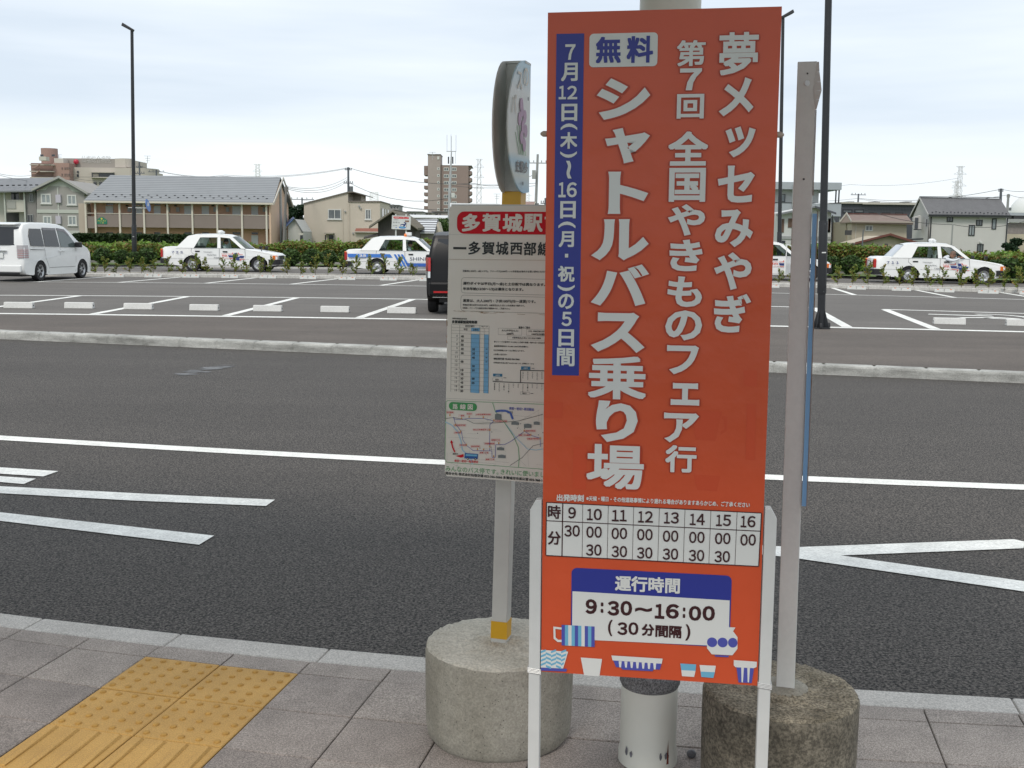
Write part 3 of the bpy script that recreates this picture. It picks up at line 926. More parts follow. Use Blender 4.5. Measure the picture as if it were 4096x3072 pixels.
def cyl_base(mb_, cx, cy, Rr, h, z0, seed, mtop=True):
    rnd = random.Random(seed)
    prof = [(Rr * .925, 0), (Rr * .972, .014), (Rr * .992, .045), (Rr * .998, .12), (Rr, h * .75), (Rr, h - .018), (Rr * .985, h - .006), (Rr * .955, h), (Rr * .78, h - .001), (Rr * .6, h - .002), (Rr * .40, h - .004), (Rr * .36, h + .002), (Rr * .2, h + .006), (.0001, h + .006)]
    n = 96
    vs, fs = [], []
    for i, (r_, z) in enumerate(prof):
        for k in range(n):
            a = 2 * math.pi * k / n
            w = 1 + .006 * math.sin(3 * a + seed) + .003 * math.sin(11 * a + seed * 2) + (rnd.uniform(-.006, .006) if 4 <= i <= 7 else rnd.uniform(-.0015, .0015))
            vs.append((cx + r_ * w * math.cos(a), cy + r_ * w * math.sin(a), z0 + z + (rnd.uniform(-.003, .003) if i > 4 and r_ > .01 else 0)))
    m_idx = []
    for i in range(len(prof) - 1):
        for k in range(n):
            fs.append((i * n + k, i * n + (k + 1) % n, (i + 1) * n + (k + 1) % n, (i + 1) * n + k))
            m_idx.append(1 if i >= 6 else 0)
    b0 = len(mb_.v)
    mb_.v += [Vector(v) for v in vs]
    mb_.f += [[b0 + j for j in f_] for f_ in fs]
    mb_.m += m_idx
CX, CY, CR = -.030, 3.236, .229
zc = .262
bs = thing('bus_stop_pole', 'square grey bus stop pole with timetable board in a pale round concrete base', 'bus stop', (CX, CY, ZP))
boff = (CX, CY, ZP)
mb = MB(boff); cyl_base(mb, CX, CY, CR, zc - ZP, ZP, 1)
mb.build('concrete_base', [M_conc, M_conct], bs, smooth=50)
# pole
yaw = R(-15.5)
pu = Vector((math.cos(yaw), math.sin(yaw), 0)); pn = Vector((math.sin(yaw), -math.cos(yaw), 0))
pb = on(1994, 2574, zc + .003); pb = Vector((pb.x, pb.y, 0)) - pn * .0
W2 = .0245
lean = Vector((.030, 0.0, 0))      # leans a little to the right over its height
def sq(mb_, z0, z1, w=W2, grow=0.0, lz0=.26, lz1=2.0):
    def c(z): return pb + lean * ((z - .26) / 1.7) - pn * W2
    q0 = [c(z0) + pu * sx_ * (w + grow) + pn * sy_ * (w + grow) + Vector((0, 0, z0)) for sx_, sy_ in ((-1, 1), (1, 1), (1, -1), (-1, -1))]
    q1 = [c(z1) + pu * sx_ * (w + grow) + pn * sy_ * (w + grow) + Vector((0, 0, z1)) for sx_, sy_ in ((-1, 1), (1, 1), (1, -1), (-1, -1))]
    mb_.add(q0 + q1, [(3, 2, 1, 0), (4, 5, 6, 7), (0, 1, 5, 4), (1, 2, 6, 5), (2, 3, 7, 6), (3, 0, 4, 7)])
M_alu = mat('pole_aluminium', (0.55, 0.55, 0.52), 0.5, metal=.15, var=.05, vs=12)
M_yel = mat('pole_yellow', (0.62, 0.34, 0.012), 0.4, var=.04, vs=9)
zy0, zy1 = .325, .372
def zat(py, px=1994):   # height on the pole of a measured row
    return at(px, py, pb.y).z
mb = MB(boff); sq(mb, zc - .01, 1.64); mb.build('pole', M_alu, bs, bevel=.003)
mb = MB(boff); sq(mb, zat(2555), zat(2487), grow=.0012); mb.build('yellow_band', M_yel, bs)
mb = MB(boff); sq(mb, 1.56, zat(766, 2040), w=.0275, grow=.001); mb.build('yellow_band', M_yel, bs)
# timetable board
T = Board(at(1779, 1904, pb.y - .055), pu, (0.0, 0, 1))
tw = .40
th_ = T.uv(1787, 822).y
T.v = (Vector((0.012, 0, 1))).normalized(); T.n = T.u.cross(T.v).normalized()
th_ = T.uv(1787, 822).y
mb = MB(boff)
pts = []
rr_ = .012
for (cx_, cy_, st) in ((tw - rr_, th_ - rr_, 0), (rr_, th_ - rr_, 90), (rr_, rr_, 180), (tw - rr_, rr_, 270)):
    pts += [T.P(cx_ + rr_ * math.cos(R(st + 30 * k)), cy_ + rr_ * math.sin(R(st + 30 * k))) for k in range(4)]
mb.extr(pts, T.n * -.012)
mb.build('timetable_board', P_paper, bs)
fr_ = MB(boff)
fr_.extr([T.P(.002, -.003, -.013), T.P(tw - .002, -.003, -.013), T.P(tw - .002, th_ + .004, -.013), T.P(.002, th_ + .004, -.013)], T.n * -.012)
fr_.build('board_frame', M_alu, bs)
def c5(x, y): return (1740 + .3618 * x, 760 + .3617 * y)
def c6(x, y): return (1740 + .434 * x, 1240 + .434 * y)
a, b = T.uv(*c5(212, 483)), T.uv(*c5(212, 237))
T.rrect(a.x, a.y, tw - .02, b.y, .022, P_red, .001)
for t, x0, x1, y0, y1 in (('多', 270, 468, 266, 462), ('賀', 492, 698, 266, 466), ('城', 718, 938, 272, 470), ('駅', 948, 1160, 275, 474), ('前', 1180, 1390, 278, 480)):
    p, q = c5(x0, y0), c5(x1, y1); T.tpx(t, p[0], p[1], q[0], q[1], P_paper, .032, lift=.0022)
for t, x0, x1, y0, y1 in (('一', 175, 320, 632, 656), ('多', 342, 475, 572, 718), ('賀', 492, 632, 575, 720), ('城', 645, 785, 578, 724), ('西', 803, 938, 590, 724), ('部', 952, 1090, 585, 734), ('線', 1108, 1240, 588, 738)):
    p, q = c5(x0, y0), c5(x1, y1); T.tpx(t, p[0], p[1], q[0], q[1], P_ink, .022, lift=.0015)
# rust streaks where the sheets meet
rs = random.Random(4)
T.line(c5(118, 766), c5(1230, 790), .0007, P_rust, .0012)
T.line(c5(118, 490), c5(1225, 506), .0004, P_grey, .0012)
for i in range(22):
    x = rs.uniform(170, 1200); y = 1335 + (x - 170) * .045 + rs.uniform(-4, 14); l = rs.uniform(20, 90)
    T.line(c5(x, y), c5(x + l, y + l * .045 + rs.uniform(-8, 8)), rs.uniform(.0003, .0009), P_rust, .0012)
for i in range(10):
    y = rs.uniform(1400, 1660); T.line(c5(105 + rs.uniform(0, 14), y), c5(108 + rs.uniform(0, 14), y + rs.uniform(15, 50)), .0009, P_rust, .0012)
def tt(t, x0, y0, x1, y1, h, m=P_ink, bold=.02, c=c5): T.tline(t, c(x0, y0), c(x1, y1), h, m, bold, lift=.0018)
tt('回数券(1,000円・6枚つづり)、フリーパス(3,000円・1ヶ月有効)は車内でお買い求めいただけ', 285, 898, 1205, 918, 9)
def rbox(x0, y0, x1, y1, c=c5, w=.0006, m=P_ink):
    p, q = T.uv(*c(x0, y1)), T.uv(*c(x0, y0)); r2 = tw - .02
    n = []
    r_ = .008
    pts = [Vector((r2, q.y)), Vector((p.x + r_, q.y)), Vector((p.x + r_ * .3, q.y - r_ * .3)), Vector((p.x, q.y - r_)), Vector((p.x, p.y + r_)), Vector((p.x + r_ * .3, p.y + r_ * .3)), Vector((p.x + r_, p.y)), Vector((r2, p.y))]
    T.pline(pts, w, m, .0015, False)
rbox(268, 968, 0, 1138); rbox(265, 1162, 0, 1336)
tt('運行ダイヤは平日(月〜金)と土日祝では異なります。', 288, 1035, 1195, 1062, 14, bold=.03)
tt('年末年始(12/30〜1/3)は運休となります。', 288, 1094, 955, 1112, 14, bold=.03)
tt('運賃は、大人200円・子供100円(均一運賃)です。', 288, 1226, 1090, 1248, 14)
tt('障害者手帳をお持ちの方は100円。未就学児は大人1名につき3名様まで無料です。', 288, 1270, 970, 1290, 7.5)
tt('回数券・フリーパスも販売を車内で販売中です。ご利用下さい。', 288, 1305, 810, 1320, 7.5)
tt('多賀城市西部線時刻表時刻表', 142, 77, 280, 83, 6, c=c6)
tt('多賀城駅前発時刻表', 142, 108, 376, 115, 13, bold=.04, c=c6)
# hours table
def cell(a, b, m=P_ink, w=.0004): T.line(c6(*a), c6(*b), w, m, .0019)
T.poly([c6(318, 222), c6(395, 226), c6(398, 770), c6(318, 762)][::-1], P_lblue, .0012)
T.poly([c6(440, 228), c6(480, 230), c6(483, 772), c6(438, 768)][::-1], P_lblue, .0012)
T.poly([c6(320, 165), c6(397, 168), c6(396, 200), c6(320, 198)][::-1], P_lblue, .0012)
for x, y0, y1 in ((138, 132, 752), (214, 136, 756), (400, 146, 768), (484, 150, 772)):
    cell((x, y0), (x, y1), w=.0006)
for x, y0, y1 in ((319, 165, 762), (440, 170, 768)): cell((x, y0), (x, y1))
for i in range(17):
    y = [132, 158, 186, 214][i] if i < 4 else 214 + (i - 3) * 39.5
    if y > 760: break
    cell((138, y), (484, y + 18))
hrs = [('6', '40', ''), ('7', '30', ''), ('8', '30', ''), ('9', '30', '20'), ('10', '30', '20'), ('11', '', '40'), ('12', '00', ''), ('13', '', '50'), ('14', '10', '50'), ('15', '20', ''), ('16', '30', '00'), ('17', '45', '05'), ('18', '40', ''), ('19', '30', '')]
for i, (h_, w_, s_) in enumerate(hrs):
    y = 236 + i * 38.8
    tt(h_, 185 if len(h_) == 1 else 175, y, 196, y, 8, c=c6, bold=.0)
    if w_: tt(w_, 226, y + 7, 252, y + 8, 9, c=c6, bold=.03)
    if s_: tt(s_, 330, y + 11, 356, y + 12, 9, c=c6, bold=.03)
    if i in (3, 4, 5, 6, 8): tt(s_ or '20', 455, y + 12, 470, y + 12, 5, c=c6)
tt('岩切方面行', 265, 148, 350, 152, 8, c=c6); tt('平日', 250, 180, 284, 181, 8, c=c6); tt('土休日', 336, 183, 384, 184, 8, c=c6, bold=.03); tt('市民プール行', 414, 155, 472, 157, 5, c=c6)
tt('運賃のご案内', 755, 168, 860, 171, 9, c=c6)
def rct(x0, y0, x1, y1, c=c6):
    d = (x1 - x0) * .035
    T.pline([c(x0, y0), c(x1, y0 + d), c(x1, y1 + d), c(x0, y1), c(x0, y0)], .0004, P_ink, .0015)
rct(568, 172, 785, 232); rct(828, 185, 1010, 240); rct(655, 246, 1010, 278)
tt('大人(中学生以上)', 600, 194, 752, 199, 9, c=c6); tt('200円', 645, 225, 708, 226, 9, c=c6); tt('小学生・障害者手帳をお持ち', 842, 203, 1005, 208, 6.5, c=c6); tt('100円(半額)', 876, 232, 998, 236, 9, c=c6)
tt('未就学児(大人1名につき 3名まで無料', 698, 262, 962, 272, 7, c=c6, bold=.03)
tt('◆フリーパス販売中 ￥3,000(1ヶ月乗り放題・毎月1日〜月末の間', 530, 297, 1003, 315, 8, c=c6)
tt('◆回数券販売中 ￥1,000 (200円券6枚綴り)', 530, 337, 845, 348, 8, c=c6)
tt('年末年始期間(12/30〜1/3)は運休となります。', 528, 376, 812, 386, 7, c=c6)
tt('<お問い合わせ>', 528, 412, 652, 417, 7, c=c6)
tt('㈱仙塩交通 TEL022-366-5666', 530, 452, 768, 461, 8.5, c=c6, bold=.03)
tt('多賀城市市長公室 TEL022-368-1141 (内線213・214)', 528, 490, 900, 506, 7, c=c6)
# line diagram
T.poly([c6(782, 526), c6(867, 530), c6(867, 560), c6(782, 556)][::-1], mat('print_teal', (.03, .17, .30), .4), .0015)
T.poly([c6(525, 590), c6(610, 594), c6(610, 620), c6(525, 616)][::-1], mat('print_teal', (.03, .17, .30), .4), .0015)
T.line(c6(775, 562), c6(1010, 571), .0022, P_ink, .0017); T.line(c6(778, 560), c6(778, 672), .0022, P_ink, .0017); T.line(c6(523, 663), c6(1010, 688), .0022, P_ink, .0017)
for x0, y0 in ((880, 545), (622, 630), (872, 777)): T.line(c6(x0, y0), c6(x0 + 26, y0 + 1), .0014, P_ink, .0017)
rct(523, 628, 610, 654); rct(778, 762, 862, 786)
tt('北回り', 806, 543, 845, 544, 6, P_white, c=c6); tt('北回り', 548, 606, 588, 607, 6, P_white, c=c6); tt('南回り', 546, 645, 580, 646, 6, c=c6); tt('南回り', 800, 776, 835, 777, 6, c=c6)
for i, nm in enumerate(('多賀城駅前', '多賀城市役所', '高崎一丁目', '山王市民プール', '新田上', '岩切駅', '山王地区公民館', '高橋一丁目', '新田中', '市川橋', '陸前山王')):
    x = 540 + i * 43.5
    y = 676 + i * 2
    if x > 1000: break
    for j, ch in enumerate(nm):
        p = c6(x - 5, y + j * 13.5); q = c6(x + 5, y + j * 13.5 + 11); T.tpx(ch, p[0], p[1], q[0], q[1], P_ink, .03 if i == 0 else .0, lift=.0018)
for i in range(5):
    x = 801 + i * 43.5
    for j in range(5 + i % 2):
        p = c6(x - 5, 574 + i * 2 + j * 13); q = c6(x + 5, 574 + i * 2 + j * 13 + 11); T.tpx('高橋山王新田浮島'[(i + j) % 8], p[0], p[1], q[0], q[1], P_ink, 0, lift=.0018)
# route map
T.line(c6(75, 812), c6(1010, 862), .0005, P_grey, .0012)
mp_ = [c6(95, 880), c6(93, 850), c6(110, 834), c6(1010, 880)]
T.pline(mp_, .0012, P_green, .0014); T.pline([c6(95, 880), c6(92, 1370), c6(108, 1402), c6(1000, 1478)], .0012, P_green, .0014)
a, b = T.uv(*c6(122, 918)), T.uv(*c6(380, 862))
T.rrect(a.x, a.y, b.x, b.y, .011, P_green, .0016)
for t, x0, x1 in (('路', 158, 205), ('線', 225, 278), ('図', 296, 343)):
    p, q = c6(x0, 864 + (x0 - 158) * .05), c6(x1, 914 + (x0 - 158) * .05); T.tpx(t, p[0], p[1], q[0], q[1], P_paper, .02, lift=.0022)
rd = random.Random(9)
def mapl(pts, w, m, lf=.0016): T.pline([c6(*p) for p in pts], w, m, lf)
for i in range(34):
    x, y = rd.uniform(110, 980), rd.uniform(900, 1440)
    L_ = rd.uniform(40, 190); an = rd.choice([0.05, 1.6, .9, -.5, 1.5, .1])
    q = (min(985, x + L_ * math.cos(an)), min(1450, max(890, y + L_ * math.sin(an))))
    mapl([(x, y), q], .0003, P_grey, .0014)
mapl([(92, 1030), (150, 1060), (205, 1120), (235, 1200), (250, 1290), (330, 1370), (345, 1425)], .0034, P_lav, .0015)
mapl([(650, 1060), (740, 1180), (850, 1290), (930, 1300), (990, 1290)], .002, P_lav, .0015)
mapl([(525, 860), (550, 940), (640, 1050), (720, 1170), (765, 1270), (775, 1370), (768, 1460)], .0016, P_green, .0018)
mapl([(92, 1000), (165, 990), (280, 1010), (350, 1045), (560, 1045), (760, 1030), (990, 970)], .0011, P_ink, .0017)
mapl([(690, 1440), (800, 1370), (900, 1260), (990, 1240)], .0011, P_ink, .0017)
for p in ([(165, 985), (175, 1005), (240, 1010), (300, 1000), (440, 1002), (535, 1025)], [(165, 985), (185, 1050), (240, 1120), (255, 1200), (290, 1250), (350, 1297), (450, 1300), (522, 1302), (525, 1362), (555, 1362), (557, 1245), (640, 1245), (700, 1215), (820, 1125), (885, 1165), (965, 1190), (970, 1270)], [(535, 1030), (502, 1060), (500, 1180), (503, 1300)]):
    mapl(p, .0013, P_viol, .0020)
for x, y, t in ((135, 942, '岩切駅前'), (240, 974, '一里塚'), (312, 958, '新田中'), (440, 966, 'JA仙台高橋支店前'), (605, 1028, '山王地区公民館'), (225, 1062, '市営新田住宅前'), (205, 1130, '北新田寺'), (425, 1105, 'BB山王市営住宅入口'), (875, 1122, '高崎中学校前'), (820, 1160, '高崎二号公園前'), (900, 1195, '多賀城市役所前'), (555, 1202, '高橋四丁目'), (500, 1235, '多賀城高校前'), (255, 1245, '南宮神社'), (370, 1258, '新田中学校'), (450, 1318, '高橋一丁目'), (505, 1380, '高橋三丁目')):
    hw = len(t) * 7.5
    tt(t, x - hw, y, x + hw, y + 1, 5.5, P_red, .02, c=c6)
    T.pline([c6(x - hw - 4, y - 10), c6(x + hw + 4, y - 9), c6(x + hw + 4, y + 12), c6(x - hw - 4, y + 11), c6(x - hw - 4, y - 10)], .0003, P_red, .0015)
for x, y in ((133, 968), (240, 1000), (310, 985), (441, 992), (538, 1020), (186, 1058), (234, 1118), (287, 1242), (390, 1285), (446, 1288), (502, 1108), (503, 1262), (540, 1352), (585, 1232), (818, 1120), (880, 1158), (966, 1190)):
    q = T.uv(*c6(x, y)); T.rrect(q.x - .0016, q.y - .003, q.x + .0016, q.y + .003, .001, mat('print_amber', (.6, .3, .06), .5), .0022)
for x, y in ((390, 1138), (520, 1128), (755, 1095), (785, 1055), (822, 1100), (950, 1160), (990, 1140), (413, 1275), (515, 1268), (517, 1285)):
    q = T.uv(*c6(x, y)); T.disc(q.x, q.y, .0013, .0013, P_ink, .0021, 10)
for x, y, w, h in ((548, 960, 60, 55), (700, 1035, 70, 28), (815, 1055, 70, 38), (905, 1035, 55, 30), (570, 1268, 65, 28), (580, 1338, 70, 30)):
    T.poly([c6(x, y + h), c6(x + w, y + h + 3), c6(x + w, y + 8), c6(x + w * .5, y), c6(x, y + 4)], mat('print_build', (.16, .19, .19), .5), .0021)
    for j in range(4): T.line(c6(x + 6 + j * w * .23, y + 12), c6(x + 6 + j * w * .23, y + h - 4), .0008, P_grey, .0023)
mapl([(555, 938), (600, 932), (650, 935), (690, 955), (712, 1012)], .0062, mat('print_arrow_blue', (.05, .11, .40), .4), .0023)
T.poly([c6(548, 935), c6(572, 948), c6(575, 924)], mat('print_arrow_blue', (.05, .11, .40), .4), .0024)
mapl([(150, 1215), (160, 1260), (182, 1310)], .0042, P_red, .0023); T.poly([c6(138, 1222), c6(166, 1222), c6(148, 1196)], P_red, .0024); T.poly([c6(190, 1345), c6(262, 1328), c6(265, 1352), c6(240, 1362)], P_red, .0024)
tt('南宮〜岩切〜新田経由', 678, 912, 905, 926, 12, P_viol, .02, c=c6); tt('北回り', 658, 948, 712, 951, 9, c=c6); tt('南回り', 163, 1325, 212, 1328, 8, c=c6)
tt('新田〜岩切〜南宮経由', 180, 1388, 396, 1402, 10, P_red, .02, c=c6)
# little bus picture
mbb = mat('print_bus', (.02, .10, .33), .4)
T.poly([c6(270, 1368), c6(393, 1376), c6(396, 1330), c6(275, 1318)], mbb, .0023)
T.poly([c6(282, 1345), c6(388, 1351), c6(388, 1335), c6(284, 1328)], P_cyan, .0025)
for x in (302, 372):
    q = T.uv(*c6(x, 1370 + (x - 302) * .06)); T.disc(q.x, q.y, .0036, .0036, P_ink, .0026, 14); T.disc(q.x, q.y, .0015, .0015, P_white, .0028, 10)
tt('みんなのバス停です。', 98, 1458, 585, 1498, 22, P_green, .0, c=c6); tt('きれいに使いまし', 606, 1495, 1010, 1528, 22, P_green, .0, c=c6)
tt('問合せ先 株式会社仙塩交通 022-366-5666 多賀城市市長公室 022-368-11', 98, 1502, 1003, 1582, 12, bold=.03, c=c6)
T.build(bs, boff, 'print', {P_ink.name: 'lettering', P_red.name: 'stop_name_plate'})

# two half-oval bus-stop emblem plates, one each side of the pole top
ptop = pb + lean * 1.02 - pn * W2
zt0, zt1 = zat(768, 2040), zat(250, 2040)
mb = MB(boff); sq(mb, zt0 + .001, zt1 - .003, w=.0275); mb.build('head_post', mat('emblem_grey', (0.58, 0.57, 0.54), 0.6, var=.12, vs=20), bs, bevel=.003)
mb = MB(boff); sq(mb, zt1 - .003, zt1 + .004, w=.031); mb.build('head_cap', M_alu, bs)
zm, zh = (zt0 + zt1) / 2, (zt1 - zt0) / 2
M_plate = mat('emblem_plate_back', (0.68, 0.67, 0.63), 0.55, var=.1, vs=15)
M_pic = bpy.data.materials.new('emblem_picture')
M_pic.use_nodes = True
t_ = M_pic.node_tree; b_ = t_.nodes['Principled BSDF']; b_.inputs['Roughness'].default_value = .4
tcn = t_.nodes.new('ShaderNodeTexCoord'); sp_ = t_.nodes.new('ShaderNodeSeparateXYZ'); rr2 = t_.nodes.new('ShaderNodeValToRGB')
t_.links.new(tcn.outputs['Generated'], sp_.inputs[0]); t_.links.new(sp_.outputs['Z'], rr2.inputs['Fac']); t_.links.new(rr2.outputs['Color'], b_.inputs['Base Color'])
el = rr2.color_ramp.elements
el[0].position = 0; el[0].color = (.30, .55, .75, 1); el[1].position = 1; el[1].color = (.45, .68, .82, 1)
for p_, c_ in ((.13, (.62, .70, .66, 1)), (.24, (.40, .62, .74, 1)), (.30, (.70, .76, .72, 1)), (.75, (.72, .77, .76, 1))):
    q_ = el.new(p_); q_.color = c_
def half_oval(side, outer, name, m, th=.004):
    dirn = (pn * 1.0 + pu * (-.12 if side > 0 else 0)).normalized()
    base = ptop + pu * side * .0275 - pn * .0275 + pn * .055
    pts = [base + pu * 0 + Vector((0, 0, zm - zh))]
    pts = []
    n = 18
    for k in range(n + 1):
        a = R(-90 + 180 * k / n)
        pts.append(base + dirn * (outer * math.cos(a)) + Vector((0, 0, zm + zh * 1.02 * math.sin(a))))
    # straight rear part along the post
    pts.append(base - pn * .055 + Vector((0, 0, zm + zh * .99))); pts.append(base - pn * .055 + Vector((0, 0, zm - zh * .99)))
    mb_ = MB(boff)
    mb_.extr(pts, pu * side * th)
    o = mb_.build(name, m, bs, smooth=30)
    return base, dirn, o
rb, rdn, o_ = half_oval(1, .128, 'emblem_plate', M_pic)
lb, ldn, o2 = half_oval(-1, .125, 'emblem_plate', M_plate)
E_ = Board(rb + pu * .0045 + Vector((0, 0, zm)) - rdn * 0, -rdn, (0, 0, 1))
def et(t, a0, b0, a1, b1, m, bold=.0, lift=.0015): E_.text(t, a0, b0, a1, b1, m, bold, lift)
et('バ', -.108, .030, -.070, .085, P_paper, .02); et('ス', -.068, .100, -.030, .150, P_paper, .02); et('の', -.022, .115, .018, .168, P_paper, .02)
for t_s, aa in (('史', -.070), ('都', -.040), ('多', -.006)):
    et(t_s, aa, -.130, aa + .026, -.096, P_grey, .03)
for i in range(5):
    a0 = -.075 + i * .012
    E_.line((a0 + .03, -.08), (a0, -.02 + .02 * (i % 3)), .004, mat('print_leaf', (.20, .38, .20), .5), .0012, False)
for i, (a0, b0) in enumerate(((-.045, .02), (-.03, .045), (-.02, .0), (-.008, .03), (-.03, -.03), (0, -.01), (-.01, -.05), (-.035, .06))):
    E_.disc(a0, b0, .013, .020, mat('print_iris', (.52, .36, .52), .5), .0014 + i * .0001, 9)
E_.disc(.012, .082, .004, .006, P_ink, .003, 10); E_.disc(-.02, -.16, .004, .006, P_ink, .003, 10)
E_.build(bs, boff, 'print')

# ---- the other stop pole seen edge-on: flat white post with a narrow blue board, dark mossy base
RX, RY, RR = .764, 2.905, .214
zr = .262
rs_ = thing('sign_post', 'worn white square post with blue edge-on board in a dark mossy round base', 'sign post', (RX, RY, ZP))
roff = (RX, RY, ZP)
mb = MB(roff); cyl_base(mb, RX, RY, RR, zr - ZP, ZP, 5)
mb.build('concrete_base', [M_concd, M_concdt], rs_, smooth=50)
rb0 = on(3141, 2759, zr + .002)
topc = at(3226, 248, rb0.y + .01)
yaw2 = R(-15)
qu = Vector((math.cos(yaw2), math.sin(yaw2), 0)); qn = Vector((math.sin(yaw2), -math.cos(yaw2), 0))
wq = (at(3178, 2759, rb0.y) - at(3107, 2759, rb0.y)).x / 2
hz_ = topc.z
def rc(z): return Vector((rb0.x, rb0.y, 0)) + (Vector((topc.x - rb0.x, 0, 0))) * ((z - zr) / (hz_ - zr))
def rsq(mb_, z0, z1, a0, a1, d0, d1):
    q0 = [rc(z0) + qu * a + qn * d + Vector((0, 0, z0)) for a, d in ((a0, d1), (a1, d1), (a1, d0), (a0, d0))]
    q1 = [rc(z1) + qu * a + qn * d + Vector((0, 0, z1)) for a, d in ((a0, d1), (a1, d1), (a1, d0), (a0, d0))]
    mb_.add(q0 + q1, [(3, 2, 1, 0), (4, 5, 6, 7), (0, 1, 5, 4), (1, 2, 6, 5), (2, 3, 7, 6), (3, 0, 4, 7)])
M_postw = mat('post_worn_white', (0.70, 0.70, 0.675), 0.45, vs=1.6, col2=(0.62, 0.62, 0.59), speck=[(60, .02)])
mb = MB(roff); rsq(mb, zr - .01, hz_, -wq, wq, -.045, 0); mb.build('post', M_postw, rs_, bevel=.002)
for py_, r_ in ((333, .0075), (717, .0028), (294, .0022)):
    z_ = at(3235, py_, rb0.y).z
    MB(roff).lathe([(r_, 0), (r_ * .8, .0015), (.0001, .0015)], 12, rc(z_) + qn * .001 + Vector((.001, 0, z_)), Matrix.Rotation(R(90), 3, 'X')).build('bolt_hole', mat('hole', (.05, .045, .04), .8) if r_ < .005 else mat('hole_light', (.75, .78, .80), .8), rs_)
zb0, zb1 = at(3210, 2020, rb0.y).z, at(3255, 855, rb0.y).z
mb = MB(roff); rsq(mb, zb0, zb1, wq + .0015, wq + .0130, -.03, .006)
mb.build('blue_board', mat('board_blue_edge', (0.20, 0.40, 0.66), 0.45, var=.08, vs=5), rs_)
mb = MB(roff); rsq(mb, zb0 - .01, zb1 + .006, wq + .0135, wq + .0160, -.032, .007)
mb.build('board_backing', mat('backing_grey', (.30, .28, .26), .6, vs=20, col2=(.19, .12, .08)), rs_)
# peeling film near the top of the post
pf = MB(roff)
zz_ = [at(3250, p, rb0.y).z for p in (250, 290, 330, 365, 400, 440)]
of = [.004, .006, .010, .013, .008, .002]
for i in range(5):
    a, b = rc(zz_[i]) + qu * wq + qn * .002 + Vector((0, 0, zz_[i])), rc(zz_[i + 1]) + qu * wq + qn * .002 + Vector((0, 0, zz_[i + 1]))
    pf.poly([a - qu * of[i] * .5, b - qu * of[i + 1] * .7, b + qu * of[i + 1] + qn * .008, a + qu * of[i] + qn * .006])
pf.build('peeling_film', mat('film', (.66, .67, .65), .35), rs_)
et_ = MB(roff); rsq(et_, at(3250, 780, rb0.y).z, zz_[-1], wq + .0003, wq + .0024, -.04, .0015); et_.build('rust_edge', mat('rust_edge', (.22, .12, .07), .8, vs=30, col2=(.40, .37, .33)), rs_)
gr = MB(roff).lathe([(.068, 0), (.062, .004), (.03, .006), (.0001, .006)], 24, (rb0.x, rb0.y + .02, zr + .003)).build('grout', M_conc, rs_, smooth=40)

# ---- round white shelter pillar behind the board and its canopy
PX, PY, PR = .418, 3.062, .0830
sh = thing('shelter', 'round cream pillar with a grey stone collar carrying a flat canopy, behind the orange board', 'bus shelter', (PX, PY, ZP))
shoff = (PX, PY, ZP)
M_pil = mat('pillar_paint', (0.70, 0.70, 0.63), 0.42, var=.03, vs=4, spec=.4)
def pillar(x, y):
    mb_ = MB(shoff)
    mb_.lathe([(PR * 1.05, 0), (PR * 1.05, .03), (PR, .05), (PR, 2.93)], 48, (x, y, ZP)); mb_.build('pillar', M_pil, sh, smooth=40)
    zc0, zc1 = at(2618, 2782, PY - PR).z, at(2618, 2682, PY - PR).z
    mb_ = MB(shoff); mb_.lathe([(PR + .0005, zc0), (PR + .006, zc0 + .012), (PR + .006, zc1), (PR, zc1 + .01)], 48, (x, y, 0)); mb_.build('stone_collar', mat('collar_granite', (.17, .17, .175), .8, var=.2, vs=40, speck=[(200, .5)]), sh, smooth=40)
pillar(PX, PY)
pillar(PX - 3.6, PY + .95)
rs3 = random.Random(3)
for (px_, hgt, wd) in ((2512, 30, 9), (2528, 22, 8), (2640, 26, 7), (2662, 22, 8), (2672, 16, 5)):
    c_ = at(px_, 3072, PY - PR)
    an = math.asin(max(-1, min(1, (c_.x - PX) / PR)))
    hh = hgt / 4340 * 3.1 * 1.6
    pk_ = MB(shoff); pts = []
    for k in range(9):
        a2 = an + (rs3.uniform(.6, 1) * wd / 4340 * 3.1 / PR) * math.cos(k * .7)
        zq = ZP + .035 + hh * (.5 + .5 * math.sin(k * .7)) * rs3.uniform(.7, 1)
        pts.append((PX + (PR + .003) * math.sin(a2), PY - (PR + .003) * math.cos(a2), zq))
    pk_.poly(pts)
    pk_.build('bare_patch', mat('bare_metal', (.16, .16, .18), .7, var=.3, vs=60), sh)
rp_ = MB(shoff)
for k in range(4):
    an = math.asin((at(2651, 3072, PY).x - PX) / PR) + .02 * (k % 2)
    rp_.poly([(PX + (PR + .0045) * math.sin(an - .05), PY - (PR + .0045) * math.cos(an - .05), ZP + .02), (PX + (PR + .0045) * math.sin(an + .05), PY - (PR + .0045) * math.cos(an + .05), ZP + .02), (PX + (PR + .0045) * math.sin(an), PY - (PR + .0045) * math.cos(an), ZP + .095)]) if k == 0 else None
rp_.build('rust_patch', mat('rust_red', (.16, .035, .02), .8, var=.3, vs=60), sh)
cn = MB(shoff)
cn.add([(-5.5, 2.1, 2.9), (1.6, .5, 2.9), (1.9, 3.3, 2.9), (-5.2, 5.1, 2.9), (-5.5, 2.1, 3.02), (1.6, .5, 3.02), (1.9, 3.3, 3.02), (-5.2, 5.1, 3.02)], [(0, 3, 2, 1), (4, 5, 6, 7), (0, 1, 5, 4), (1, 2, 6, 5), (2, 3, 7, 6), (3, 0, 4, 7)])
cn.build('canopy', mat('canopy_white', (.50, .50, .48), .6), sh)  # canopy out of view, its outline sized for the shade on the foreground
